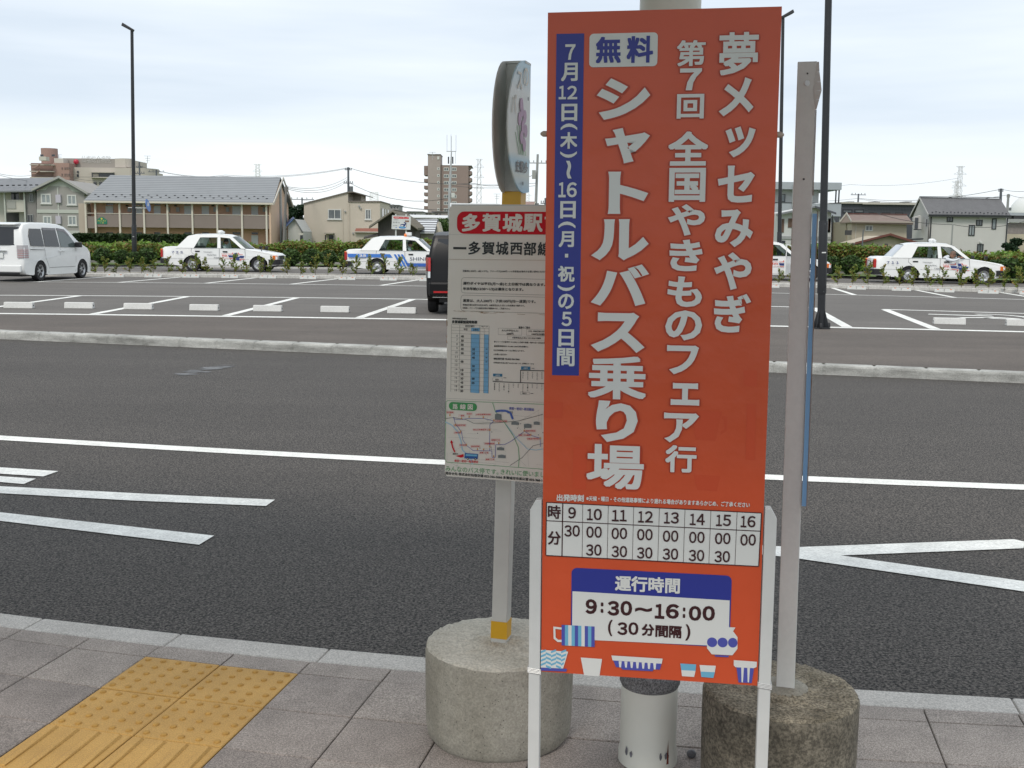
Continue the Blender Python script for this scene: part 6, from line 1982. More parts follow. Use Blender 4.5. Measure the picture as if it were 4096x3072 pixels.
for i, (px_, hs) in enumerate(sx_list):
    g0 = at(px_, 1000, 40.3)
    yq = fK(g0.x) + .95
    g1_ = at(px_, 1090, yq)
    v = sv[i % 4]
    if uu < 4: o = v; uu += 1
    else: o = dup(v)
    o.location = (g1_.x, yq, .06)
    o.rotation_euler = (0, 0, i * 2.1)
    H_ = [.62, .75, .88, .55][i % 4]
    f_ = hs * .72 / H_
    o.scale = (.78, .78, f_ * .88)
    if i < 25: lab = '%s small bronze-leaved sapling in the kerb strip, counting from the minivan' % cardin[i]
    else: lab = '%s small bronze-leaved sapling in the kerb strip, counting right from the orange board' % cardin[i - 25]
    tag(o, lab, 'sapling', 'saplings planted along the kerb strip')

def tree(label, x, y, z0, h, rad, n, m, name='tree', seed=0, lobes=9, leaf=.3):
    root = thing(name, label, 'tree', (x, y, z0))
    r_ = np.random.default_rng(seed)
    tr = MB(); tr.tube([(0, 0, 0), (.1, 0, h * .4), (0, .1, h * .8)], [h * .03, h * .022, h * .008], 8)
    C_ = []
    for k in range(lobes):
        a = r_.uniform(0, 6.28); q = r_.uniform(.1, .75) * rad; z = h * r_.uniform(.42, .9)
        C_.append((q * math.cos(a), q * math.sin(a), z, rad * r_.uniform(.35, .6)))
        tr.tube([(0, 0, h * .35), (q * math.cos(a), q * math.sin(a), z)], [h * .012, h * .004], 5)
    tr.build('trunk', M_twig, root)
    P = []
    for k in range(n):
        c = C_[r_.integers(len(C_))]
        d = r_.normal(size=3); d /= np.linalg.norm(d); q = c[3] * r_.uniform(.55, 1.0)
        P.append((c[0] + d[0] * q, c[1] + d[1] * q, c[2] + d[2] * q * .75))
    leaf_obj('crown', P, leaf, m, root, seed=seed)
    return root
a = at(1190, 960, 138); tree('dark bushy pine between the long orange apartment block and the beige house', a.x, 138, .2, at(1190, 822, 138).z, 1.9, 2600, V_pine, 'pine_tree', 4, leaf=.28)
a = at(1165, 960, 142); tree('lower dark pine partly behind the gable end of the orange apartments', a.x, 142, .2, at(1165, 835, 142).z, 1.6, 1500, V_pine, 'pine_tree', 8, leaf=.28)
a = at(4052, 960, 96); tree('small dark conifer at the right edge beside the white grey-roofed house', a.x, 96, .2, at(4052, 958, 96).z, .75, 1100, V_pine, 'pine_tree', 6, leaf=.2)
a = at(1766, 900, 150); tree('small green tree behind the striped metal roof', a.x, 150, .2, at(1766, 884, 150).z, 1.6, 1200, V_shrub, 'tree', 9, leaf=.25)
for (xa, xb, yt, lab) in ((290, 628, 936, 'long dark clipped hedge below the orange apartments, its left part'), (642, 812, 940, 'dark clipped hedge below the orange apartments, right of the gap')):
    Yh = 88.0
    A_, B2 = at(xa, yt, Yh), at(xb, yt, Yh)
    P = []
    for k in range(int((B2.x - A_.x) * 480)):
        t = rng.random()
        f_ = rng.random() < .6
        P.append((rng.uniform(A_.x, B2.x), Yh + (rng.uniform(-.1, .1) if f_ else rng.uniform(0, 1.2)), (.3 + (A_.z - .3) * t) if f_ else A_.z + rng.uniform(-.08, .05)))
    r_ = thing('clipped_hedge', lab, 'hedge', ((A_.x + B2.x) / 2, Yh, .2))
    P = np.array(P) - np.array([(A_.x + B2.x) / 2, Yh, .2])
    leaf_obj('foliage', P, .17, V_dark, r_, seed=int(xa))
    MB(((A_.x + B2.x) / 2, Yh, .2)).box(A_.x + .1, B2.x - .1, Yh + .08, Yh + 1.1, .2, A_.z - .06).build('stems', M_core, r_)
# ------------------------------------------------------------------ buildings
G_pane = mat('window_pane', (0.06, 0.075, 0.085), 0.08, spec=.6, vs=.8, col2=(0.14, 0.155, 0.165))
G_dark = mat('dark_pane', (0.03, 0.035, 0.045), 0.1, spec=.6)
G_cur = mat('curtain_pane', (0.30, 0.33, 0.34), 0.25, vs=1.2, col2=(0.20, 0.23, 0.25))
F_white = mat('frame_white', (0.55, 0.56, 0.54), 0.5)
F_dark = mat('frame_dark', (0.02, 0.022, 0.028), 0.5)
F_grey = mat('frame_grey', (0.30, 0.31, 0.31), 0.5)

class Bld:
    def __init__(s, name, label, cat, Y, px, zb=0.2, group=None):
        c = at(px, 950, Y)
        s.Y = Y
        s.off = Vector((c.x, Y, zb))
        s.root = thing(name, label, cat, tuple(s.off), 0, group)
    def mb(s): return MB(s.off)
    def w(s, px, py, d=0.0): return at(px, py, s.Y + d)
    def rect(s, px0, py0, px1, py1, d=0.0):
        """measured rectangle in the plane Y+d -> x0,x1,z0,z1"""
        ym = (py0 + py1) / 2; xm = (px0 + px1) / 2
        return s.w(px0, ym, d).x, s.w(px1, ym, d).x, s.w(xm, py1, d).z, s.w(xm, py0, d).z
    def slab(s, name, px0, py0, px1, py1, m, d=0.0, th=.1, parent=None, z0=None, bevel=None, back=False):
        x0, x1, za, zb = s.rect(px0, py0, px1, py1, d)
        if z0 is not None: za = z0
        mb = s.mb(); mb.box(x0, x1, s.Y + d - (0 if back else th), s.Y + d + (th if back else 0), za, zb)
        return mb.build(name, m, parent or s.root, bevel=bevel)
    def poly(s, name, pts, m, d=0.0, th=.2, parent=None):
        """pts measured px in the plane Y+d, thickness backwards"""
        mb = s.mb(); mb.extr([s.w(x, y, d) for x, y in pts], (0, th, 0)); return mb.build(name, m, parent or s.root)
    def roof(s, pts3, m, th=.12, name='roof', parent=None):
        """pts3: (px, py, depth offset)"""
        P = [s.w(x, y, d) for x, y, d in pts3]
        mb = s.mb(); mb.extr(P, (0, 0, -th)); return mb.build(name, m, parent or s.root)
    def window(s, px0, py0, px1, py1, fm=F_white, pm=G_pane, d=0.0, fr=.06, mull=1, sill=False, name='window'):
        x0, x1, z0, z1 = s.rect(px0, py0, px1, py1, d)
        y = s.Y + d
        mb = s.mb()
        mb.box(x0, x0 + fr, y - .07, y - .001, z0, z1); mb.box(x1 - fr, x1, y - .07, y - .001, z0, z1)
        mb.box(x0 + fr, x1 - fr, y - .07, y - .001, z0, z0 + fr); mb.box(x0 + fr, x1 - fr, y - .07, y - .001, z1 - fr, z1)
        for k in range(mull):
            xm = x0 + (x1 - x0) * (k + 1) / (mull + 1); mb.box(xm - fr * .4, xm + fr * .4, y - .055, y - .001, z0 + fr, z1 - fr)
        if sill: mb.box(x0 - .1, x1 + .1, y - .14, y - .001, z0 - .09, z0 - .001)
        f = mb.build(name, fm, s.root)
        p = s.mb(); p.box(x0 + fr, x1 - fr, y - .03, y - .002, z0 + fr, z1 - fr); p.build('pane', pm, f)
        return f

# A. long two-storey apartments with orange walls and grey roof
W_or = mat('wall_orange', (0.56, 0.345, 0.245), 0.9, var=.07, vs=.5, bump=.1, bs=8)
W_pch = mat('wall_peach', (0.60, 0.43, 0.32), 0.9, var=.05, vs=.4)
W_brn = mat('wall_taupe', (0.225, 0.185, 0.168), 0.9, var=.05, vs=.5)
W_crm = mat('trim_cream', (0.57, 0.53, 0.46), 0.7)
R_gry = stripes('roof_slate', (0.255, 0.268, 0.28), (0.165, 0.175, 0.188), 1.55, 'Z', .75, .35, .05)
D_door = mat('door_grey', (0.55, 0.56, 0.57), 0.6)
A = Bld('apartment_block', 'long two-storey apartment block with orange walls, taupe gallery and grey slate roof', 'apartment block', 115, 700)
xl, xr = A.w(343, 900).x, A.w(1083, 900).x
ridge_z = A.w(1118, 714, 4.5).z
eave_z = A.w(700, 806).z
ro = A.mb(); ro.box(xl, xr, A.Y + 1.5, A.Y + 9, .2, eave_z + .05); ro.build('wall', W_or, A.root)
gm_ = A.mb(); gm_.extr([(xr - .15, A.Y, .2), (xr - .15, A.Y + 9, .2), (xr - .15, A.Y + 9, eave_z), (xr - .15, A.Y + 4.5, ridge_z - .1), (xr - .15, A.Y, eave_z)], (.17, 0, 0)); gm_.build('gable_wall', W_pch, A.root)
A.mb().box(xl - .9, xl - .001, A.Y + .5, A.Y + 8.5, .2, eave_z - .3).build('stair_wall', mat('wall_pale', (.42, .36, .30), .9), A.root)
rf = A.mb()
rz_l, rz_r = A.w(442, 712, 4.5), A.w(1122, 714, 4.5)
ev_l, ev_r = A.w(338, 806, -.4), A.w(1078, 808, -.4)
rf.extr([Vector((ev_l.x, A.Y - .5, eave_z - .12)), Vector((ev_r.x + .4, A.Y - .5, eave_z - .12)), Vector((rz_r.x, A.Y + 4.5, ridge_z)), Vector((rz_l.x, A.Y + 4.5, ridge_z))], (0, 0, .14))
rf.build('roof', R_gry, A.root)
rb_ = A.mb(); rb_.extr([Vector((ev_l.x, A.Y + 9.6, eave_z - .12)), Vector((rz_l.x, A.Y + 4.52, ridge_z)), Vector((rz_r.x, A.Y + 4.52, ridge_z)), Vector((ev_r.x + .4, A.Y + 9.6, eave_z - .12))], (0, 0, .14)); rb_.build('roof', R_gry, A.root)
rb_ = A.mb(); rb_.extr([Vector((ev_l.x, A.Y - .5, eave_z - .12)), Vector((rz_l.x, A.Y + 4.5, ridge_z)), Vector((ev_l.x, A.Y + 9.6, eave_z - .12))], (0, 0, .13)); rb_.build('roof', R_gry, A.root)
vg = A.mb()
for (ya, za, yb, zb) in ((A.Y - .5, eave_z - .15, A.Y + 4.5, ridge_z), (A.Y + 9.6, eave_z - .15, A.Y + 4.5, ridge_z)):
    vg.extr([(ev_r.x + .4, ya, za - .1), (ev_r.x + .4, yb, zb - .1), (ev_r.x + .4, yb, zb + .16), (ev_r.x + .4, ya, za + .18)], (.10, 0, 0))
vg.build('bargeboard', mat('bargeboard', (.50, .47, .42), .6), A.root)
A.mb().box(ev_l.x, ev_r.x + .4, A.Y - .62, A.Y - .5, eave_z - .22, eave_z - .04).build('gutter', W_crm, A.root)
sg_ = A.mb()
for k in range(40):
    x = ev_l.x + .8 + k * (ev_r.x - ev_l.x - 1.2) / 39
    y = A.Y + (.15 if k % 2 else .55); z = eave_z - .0 + (y - A.Y + .5) * (ridge_z - eave_z + .1) / 5
    sg_.box(x - .10, x + .10, y - .03, y + .03, z, z + .10)
o = sg_.build('snow_guards', F_dark, A.root); o['kind'] = 'stuff'
# gallery
rail_t, rail_b = A.w(700, 858).z, A.w(700, 911).z
A.mb().box(A.w(385, 900).x, xr - .16, A.Y + .04, A.Y + .16, rail_b, rail_t).build('gallery_parapet', W_brn, A.root)
A.mb().box(A.w(345, 900).x, A.w(385, 900).x - .002, A.Y + .04, A.Y + .16, rail_b - .15, A.w(365, 865).z).build('gallery_parapet', W_brn, A.root)
A.mb().box(A.w(343, 900).x, xr - .16, A.Y, A.Y + .18, rail_t + .001, rail_t + .06).build('handrail', W_crm, A.root)
A.mb().box(xl, xr - .16, A.Y + .17, A.Y + 1.49, rail_b, rail_b + .2).build('gallery_floor', W_brn, A.root)
A.mb().box(xl, xr - .16, A.Y - .2, A.Y + 1.49, eave_z - .24, eave_z - .14).build('soffit', W_crm, A.root)
for px_ in (345, 384, 481, 578, 672, 771, 870, 969, 1067):
    x = A.w(px_, 900).x
    A.mb().box(x - .09, x + .09, A.Y - .10, A.Y + .03, .2, eave_z - .25).build('column', W_crm, A.root)
for px0, px1 in ((424, 454), (546, 570), (617, 643), (738, 769), (808, 837), (930, 963), (1006, 1033)):
    for (pt, pb2) in ((824, 905), (941, 985)):
        A.slab('door', px0, pt, px1, pb2, D_door, d=1.5, th=.05)
        A.slab('transom', px0 + 1, pt - 12, px1 - 1, pt - 3, G_dark, d=1.5, th=.04)
for px0 in (512, 668, 706, 855, 905, 1052):
    A.slab('meter_box', px0, 829, px0 + 12, 847, F_grey, d=1.5, th=.15)
    A.slab('vent_hood', px0 - 8, 820, px0 + 2, 826, C_int, d=1.5, th=.1)
gs_ = A.w(407, 882)
sgn = A.mb(); x0, x1, z0, z1 = A.rect(386, 868, 428, 896)
w_ = x1 - x0; h_ = z1 - z0
sgn.extr([(x0, A.Y - .01, z0), (x1, A.Y - .01, z0), (x1, A.Y - .01, z0 + h_ * .55), (x0 + w_ * .86, A.Y - .01, z0 + h_ * .72), (x0 + w_ * .66, A.Y - .01, z1 - h_ * .05), (x0 + w_ * .5, A.Y - .01, z1), (x0 + w_ * .34, A.Y - .01, z1 - h_ * .05), (x0 + w_ * .14, A.Y - .01, z0 + h_ * .72), (x0, A.Y - .01, z0 + h_ * .55)], (0, .04, 0))
so_ = sgn.build('name_board', mat('sign_green', (.015, .16, .10), .5), A.root)
Bg = Board((x0, A.Y - .012, z0), (1, 0, 0), (0, 0, 1))
Bg.text('フォレスト', w_ * .10, h_ * .34, w_ * .90, h_ * .58, mat('sign_gold', (.60, .50, .06), .5), .02, .004); Bg.text('A 棟', w_ * .3, h_ * .1, w_ * .7, h_ * .24, mat('sign_gold', (.60, .50, .06), .5), .0, .004); Bg.disc(w_ * .5, h_ * .76, .10, .10, mat('sign_gold', (.60, .50, .06), .5), .004, 10)
Bg.build(so_, A.off, 'lettering')
# gable end: downpipe bay and windows seen at a slant
for (ya, yb, za, zb, m, nm) in ((4.3, 4.9, .2, ridge_z - .8, F_grey, 'duct'), (6.6, 7.9, eave_z - 2.6, eave_z - 1.1, G_pane, 'window'), (6.6, 7.9, 1.0, 2.3, G_pane, 'window')):
    A.mb().box(xr + .021, xr + (.16 if nm == 'duct' else .08), A.Y + ya, A.Y + yb, za, zb).build(nm, m, A.root)
A.mb().box(A.w(779, 704, 30).x, A.w(842, 704, 30).x, A.Y + 28, A.Y + 30, 2, A.w(810, 703, 28).z) if False else None

# B. grey gabled apartments at the far left
W_g = mat('wall_grey', (0.30, 0.29, 0.275), 0.9, var=.06, vs=.5)
W_lg = mat('trim_pale_green', (0.44, 0.46, 0.42), 0.8)
W_cr = mat('wall_cream', (0.50, 0.48, 0.43), 0.9)
R_g2 = mat('roof_grey', (0.18, 0.188, 0.20), 0.6, var=.08, vs=1, stretch=(1, 1, 6))
Bb = Bld('apartment_house', 'grey two-storey apartment house with pale trim and a gable, left edge of the view', 'apartment house', 135, 235)
p5 = lambda x, y: (x * .2532, 550 + y * .2532)
def bp5(l): return [p5(*q) for q in l]
Bb.poly('wall', bp5([(580, 1640), (1335, 1640), (1335, 870), (930, 655), (580, 850)]), W_g, th=11)
Bb.poly('gable_trim', bp5([(600, 835), (930, 648), (1280, 868), (1140, 850), (1080, 780), (770, 765), (720, 830)]), W_lg, d=-.012, th=.01)
Bb.slab('band', *p5(585, 1140), *p5(1340, 1195), W_lg, th=.08)
Bb.slab('band', *p5(600, 1470), *p5(1340, 1530), W_lg, th=.08)
for x0, y0, x1, y1 in ((648, 888, 808, 1045), (1062, 905, 1210, 1065), (682, 1238, 818, 1370), (1075, 1235, 1215, 1390)):
    Bb.window(*p5(x0, y0), *p5(x1, y1), F_white, G_cur, fr=.16, sill=True)
for x0, y0 in ((890, 905), (890, 1240)): Bb.slab('outdoor_unit', *p5(x0, y0), *p5(x0 + 80, y0 + 125), mat('lilac_panel', (.46, .44, .50), .7), th=.25)
Bb.slab('downpipe', *p5(920, 790), *p5(940, 1640), W_lg, th=.06)
Bb.slab('window', *p5(1275, 1205), *p5(1335, 1305), G_dark, th=.05)
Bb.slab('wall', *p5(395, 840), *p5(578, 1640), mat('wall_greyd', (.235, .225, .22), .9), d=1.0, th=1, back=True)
Bb.window(*p5(465, 880), *p5(530, 1020), F_grey, G_dark, d=.99, fr=.08); Bb.window(*p5(430, 1215), *p5(530, 1345), F_grey, G_dark, d=.99, fr=.08)
Bb.slab('wall', *p5(-200, 840), *p5(392, 1640), W_cr, d=2.2, th=8, back=True)
Bb.slab('window', *p5(180, 870), *p5(300, 985), G_dark, d=2.19, th=.05); Bb.slab('window', *p5(100, 1190), *p5(300, 1330), C_int, d=2.19, th=.05); Bb.slab('door', *p5(320, 870), *p5(380, 990), mat('door_taupe', (.24, .21, .19), .8), d=2.19, th=.06)
Bb.slab('balcony', *p5(90, 985), *p5(400, 1175), W_cr, d=1.0, th=.12)
Bb.slab('balcony_panel', *p5(115, 1000), *p5(250, 1125), mat('panel_grey', (.33, .33, .31), .8), d=.85, th=.04)
for x in (80, 392): Bb.slab('column', *p5(x, 850), *p5(x + 22, 1640), W_lg, d=.8, th=.15)
rr = Bb.roof([(*p5(-260, 848), 0), (*p5(545, 834), 0), (*p5(930, 632), 5.0), (*p5(-260, 650), 5.0)], R_g2, .18)
Bb.roof([(*p5(500, 835), -.6), (*p5(930, 628), -.6), (*p5(930, 628), 11.5), (*p5(500, 835), 11.5)], R_g2, .2)
Bb.roof([(*p5(930, 628), -.6), (*p5(1385, 890), -.6), (*p5(1385, 890), 11.5), (*p5(930, 628), 11.5)], R_g2, .2)
fc_ = Bb.mb()
for a_, b_ in (((500, 848), (930, 640)), ((930, 640), (1385, 902))):
    P, Q = Bb.w(*p5(*a_), -.62), Bb.w(*p5(*b_), -.62); fc_.extr([P, Q, Q + Vector((0, 0, .28)), P + Vector((0, 0, .28))], (0, -.08, 0))
fc_.build('bargeboard', mat('barge_grey', (.34, .34, .32), .7), Bb.root)
gg = Bb.mb()
for k in range(8):
    q = Bb.w(*p5(30 + 92 * k, 765 - k * 1.5), .9); gg.box(q.x - .18, q.x + .18, q.y - .05, q.y, q.z - .02, q.z + .12)
o = gg.build('snow_guards', F_dark, Bb.root); o['kind'] = 'stuff'

# C. far block with brick stair tower
W_hos = mat('wall_beige_far', (0.46, 0.42, 0.375), 0.9, var=.04, vs=.08)
W_hb = mat('wall_brick_far', (0.33, 0.215, 0.185), 0.9, var=.06, vs=.1)
W_hd = mat('sign_band_far', (0.30, 0.275, 0.25), 0.9)
H = Bld('hospital_block', 'far beige block with a red ball on its rooftop band and a pink-brown tower', 'large building', 430, 360)
H.slab('wall', *p5(1110, 475), *p5(2070, 1500), W_hos, th=40, back=True)
H.mb().lathe([(7.5, .2), (7.5, H.w(*p5(2100, 478)).z)], 24, (H.w(*p5(2070, 900)).x + 1.0, H.Y + 7.5, 0)).build('round_corner', W_hos, H.root, smooth=40)
H.slab('penthouse', *p5(1000, 332), *p5(1815, 474), W_hd, d=3, th=25, back=True)
H.slab('penthouse', *p5(1815, 332), *p5(1985, 474), W_hos, d=2.5, th=25, back=True)
H.mb().lathe([(2.8, H.w(*p5(2000, 474), 5).z), (2.8, H.w(*p5(2000, 336), 5).z)], 20, (H.w(*p5(1985, 400), 5).x, H.Y + 5.3, 0)).build('round_corner', W_hos, H.root, smooth=40)
H.slab('wall', *p5(860, 402), *p5(1112, 1500), W_hb, d=-4, th=35, back=True)
H.slab('wall', *p5(510, 405), *p5(858, 1500), mat('wall_brick_dark', (.23, .15, .13), .9), d=-3, th=30, back=True)
tz1 = H.w(*p5(750, 162), 2).z; tz0 = H.w(*p5(750, 405), 2).z
txc = H.w(*p5(750, 300), 4).x
trd = (H.w(*p5(875, 300), 4).x - H.w(*p5(625, 300), 4).x) / 2
H.mb().lathe([(trd, tz0 - 2), (trd, tz1)], 28, (txc, H.Y + 6, 0)).build('stair_tower', W_hb, H.root, smooth=40)
H.slab('parapet', *p5(855, 328), *p5(1000, 402), W_cr, d=-2, th=6, back=True)
for (x0, y0, x1) in ((495, 428, 868), (495, 532, 870), (500, 630, 870)):
    H.slab('landing', *p5(x0, y0), *p5(x1, y0 + 14), W_hos, d=-4.2, th=1.6)
for (x0, y0) in ((500, 480), (500, 580)):
    H.poly('stair_flight', bp5([(x0, y0), (x0 + 60, y0 - 6), (x0 + 125, y0 - 52), (x0 + 125, y0 - 66), (x0 + 58, y0 - 22), (x0, y0 - 18)]), W_hb, d=-6, th=.6)
for x0, x1 in ((640, 690), (820, 868)): H.slab('opening', *p5(x0, 268), *p5(x1, 300), G_dark, d=-1.8, th=.3)
H.slab('roof_unit', *p5(668, 310), *p5(780, 372), W_cr, d=-6.2, th=3)
for (x0, y0, x1, y1) in ((1218, 528, 1246, 558), (1218, 578, 1246, 625), (1200, 706, 1250, 752), (1292, 706, 1340, 752), (1482, 706, 1528, 752), (1572, 706, 1620, 752), (1296, 820, 1342, 862), (1482, 820, 1528, 864), (1298, 932, 1342, 980)):
    H.slab('window', *p5(x0, y0), *p5(x1, y1), G_dark, th=.3)
H.slab('balcony_opening', *p5(1452, 562), *p5(1805, 628), G_dark, th=.3); H.slab('balcony_frame', *p5(1450, 545), *p5(1808, 560), W_hos, th=2.0); H.slab('balcony_frame', *p5(1450, 628), *p5(1740, 642), W_hos, th=2.0); H.slab('balcony_screen', *p5(1470, 572), *p5(1560, 620), W_hos, d=-.31, th=.2)
for x0 in (975, 1020, 1050, 1080, 1102):
    for y0 in (470, 570): H.slab('window', *p5(x0, y0), *p5(x0 + 14, y0 + 34), mat('win_far', (.16, .12, .11), .5), d=-4.01, th=.2)
rbx = H.w(*p5(1215, 385), 2.9)
H.mb().lathe([(1.0 * math.sin(R(k * 15)) + .0001, -1.0 * math.cos(R(k * 15))) for k in range(13)], 20, (rbx.x, rbx.y - .8, rbx.z)).build('red_ball', mat('ball_red', (.45, .02, .05), .4), H.root, smooth=60)
Hs = Board((H.w(*p5(1290, 405), 2.9).x, H.Y + 2.85, H.w(*p5(1290, 405), 2.9).z), (1, 0, 0), (0, 0, 1))
Hs.text('仙塩総合病院', 0, .2, 11.5, 2.9, mat('far_letter', (.46, .44, .42), .6), .0, .05); Hs.build(H.root, H.off, 'roof_lettering')

# D. beige shed-roof house
W_bg = mat('wall_beige', (0.50, 0.45, 0.38), 0.9, var=.035, vs=.4, bump=.05, bs=10)
p7 = lambda x, y: (1300 + x * .226, 600 + y * .226)
Dh = Bld('beige_house', 'beige rendered house with a low sloping roofline behind the hedge, left of the dark shed', 'house', 125, 1380)
Dh.poly('wall', [(1216, 985), (1216, 814), (1392, 770), (1392, 985)], W_bg, th=9.5)
Dh.poly('wall', [(1392.2, 985), (1392.2, 806), (1520, 806), (1520, 985)], W_bg, th=9.6)
Dh.poly('wall', [(1393, 806), (1393, 770), (1410, 768), (1445, 778), (1445, 806)], W_bg, d=4, th=4)
Dh.poly('roof_edge', [(1213, 816), (1213, 812), (1392, 766), (1412, 765.5), (1447, 775), (1447, 778.5), (1412, 769.5), (1392, 771)], mat('edge_brown', (.16, .14, .12), .7), d=-.15, th=10)
Dh.poly('roof_edge', [(1392, 808), (1392, 803.5), (1523, 803.5), (1523, 808)], mat('edge_brown', (.16, .14, .12), .7), d=-.12, th=9.9)
Dh.window(1312, 837, 1365, 877, F_white, G_pane, fr=.10, mull=1, sill=True)
Dh.window(1461, 837, 1484, 878, F_white, G_pane, fr=.10, mull=1, sill=True)
xr2 = Dh.w(1520, 900).x
for ya, yb in ((1.6, 3.2), (4.6, 5.2), (7, 8.2)): Dh.mb().box(xr2 + .001, xr2 + .06, Dh.Y + ya, Dh.Y + yb, 3.6, 4.9).build('window', G_dark, Dh.root)
for x0, y0 in ((1378, 843), (1434, 822), (1440, 830), (1410, 930)): Dh.slab('vent_cap', x0, y0, x0 + 6, y0 + 6, F_grey, th=.18)
Dh.slab('downpipe', 1396, 812, 1399, 985, W_bg, th=.10); Dh.slab('downpipe', 1372, 835, 1374, 985, W_bg, th=.06)
Dh.slab('porch_roof', 1303, 931, 1338, 936, mat('porch', (.34, .31, .26), .8), th=1.0); Dh.slab('window', 1316, 940, 1334, 985, G_dark, th=.05); Dh.slab('window', 1300, 940, 1304, 985, G_dark, th=.05)
# annexe with red-brown roof
Dh.poly('annexe_wall', [(1420, 985), (1420, 930), (1512, 930), (1512, 985)], W_bg, d=-4, th=3.9)
Dh.roof([(1418, 927, -4.3), (1514, 927, -4.3), (1514, 913, -2.5), (1424, 913, -2.5)], mat('roof_redbrown', (.24, .085, .055), .7), .1, 'annexe_roof')
Dh.slab('annexe_gutter', 1418, 926, 1514, 930, W_cr, d=-4.3, th=.1)

# E. dark timber shed with mossy gable roof
M_timb = mat('timber_dark', (0.065, 0.058, 0.055), 0.9, var=.25, vs=2, stretch=(6, 6, .6))
R_moss = mat('roof_mossy', (0.17, 0.145, 0.115), 0.95, vs=2.5, col2=(0.10, 0.09, 0.06), bump=.5, bs=5, stretch=(1, 1, 3))
E1 = Bld('timber_shed', 'dark timber shed with a mossy brown gable roof behind the white river sign', 'shed', 104, 1570)
E1.poly('wall', [(1512, 990), (1512, 885), (1571, 850), (1660, 912), (1660, 990)], M_timb, th=8)
E1.mb().box(E1.w(1660, 900).x, E1.w(1660, 900).x + .05, E1.Y + .01, E1.Y + 8, .2, E1.w(1660, 915).z) .build('wall', M_timb, E1.root)
E1.roof([(1476, 906, -.8), (1571, 841, -.8), (1571, 841, 8.5), (1476, 906, 8.5)], R_moss, .22)
rdz = E1.w(1571, 841, -.8)
E1.roof([(1571, 841, -.8), (1671, 912, -.8), (1704, 908, 8.5), (1625, 850, 8.5)], R_moss, .22)
fb_ = E1.mb()
for a_, b_ in (((1477, 911), (1571, 847)), ((1571, 847), (1671, 917))):
    P, Q = E1.w(*a_, -.85), E1.w(*b_, -.85); fb_.extr([P, Q, Q + Vector((0, 0, .18)), P + Vector((0, 0, .18))], (0, -.08, 0))
fb_.build('bargeboard', mat('barge_weathered', (.20, .18, .155), .9, var=.2, vs=2), E1.root)
E1.roof([(1566, 842, 0), (1576, 838, 0), (1628, 848, 8.5), (1618, 852, 8.5)], mat('ridge_tiles', (.12, .10, .075), .95, var=.3, vs=3), .35, 'ridge_cap')
E1.roof([(1455, 950, -1), (1512, 938, -1), (1512, 932, 3), (1460, 944, 3)], M_timb, .15, 'lean_to_roof')
# F. striped metal-roof house
R_str = stripes('roof_striped', (0.58, 0.60, 0.62), (0.05, 0.05, 0.055), 1.3, 'Z', .45, .42, .03)
Fh = Bld('striped_roof_house', 'small house with black-and-white striped metal roof right of the timber shed', 'house', 110, 1710)
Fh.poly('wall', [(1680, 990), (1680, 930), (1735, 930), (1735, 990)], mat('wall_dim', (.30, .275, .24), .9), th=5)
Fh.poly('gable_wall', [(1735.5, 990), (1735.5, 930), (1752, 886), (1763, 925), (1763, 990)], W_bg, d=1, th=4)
Fh.roof([(1673, 929, -.5), (1738, 929, -.5), (1751, 877, 3), (1650, 877, 3)], R_str, .12)
Fh.roof([(1738, 929, -.5), (1742, 927, -.5), (1755, 876, 3), (1751, 876, 3)], F_dark, .2, 'roof_edge')
Fh.roof([(1751, 877, 3), (1755, 877, 3), (1770, 940, 6), (1764, 940, 6)], mat('edge_brown', (.16, .14, .12), .7), .15, 'roof_edge')
# G. long white metal roof and jumble behind
Gh = Bld('white_roofed_hall', 'long low hall with a white corrugated roof behind the shed', 'hall', 165, 1720)
Gh.poly('wall', [(1640, 960), (1640, 872), (1800, 874), (1800, 960)], mat('wall_maroon', (.10, .055, .05), .9, var=.3, vs=.5), th=8)
Gh.roof([(1635, 868, -1), (1800, 871, -1), (1800, 862, 5), (1625, 858, 5)], mat('roof_white', (.62, .63, .63), .6, var=.08, vs=.6), .15)
for i, (x0, y0, x1, c_) in enumerate(((1628, 848, 1690, (.36, .35, .34)), (1688, 852, 1730, (.42, .38, .33)), (1728, 848, 1800, (.30, .27, .25)), (1558, 822, 1595, (.28, .27, .27)))):
    q = Bld('distant_house', ['low grey house just left of the far apartment tower', 'small beige house below the far apartment tower', 'brownish low house at the foot of the apartment tower', 'flat-topped grey house showing above the shed ridge'][i], 'house', 210 + i * 8, (x0 + x1) / 2)
    q.slab('wall', x0, y0, x1, 950, mat('dist_wall%d' % i, c_, .9, var=.15, vs=.4), th=8, back=True)
    q.slab('roof', x0 - 2, y0 - 3, x1 + 2, y0, mat('dist_roof', (.14, .14, .145), .8), d=-.3, th=9, back=True)
    for k in range(3): q.slab('window', x0 + 6 + k * 12, y0 + 6, x0 + 11 + k * 12, y0 + 11, G_dark, th=.06)
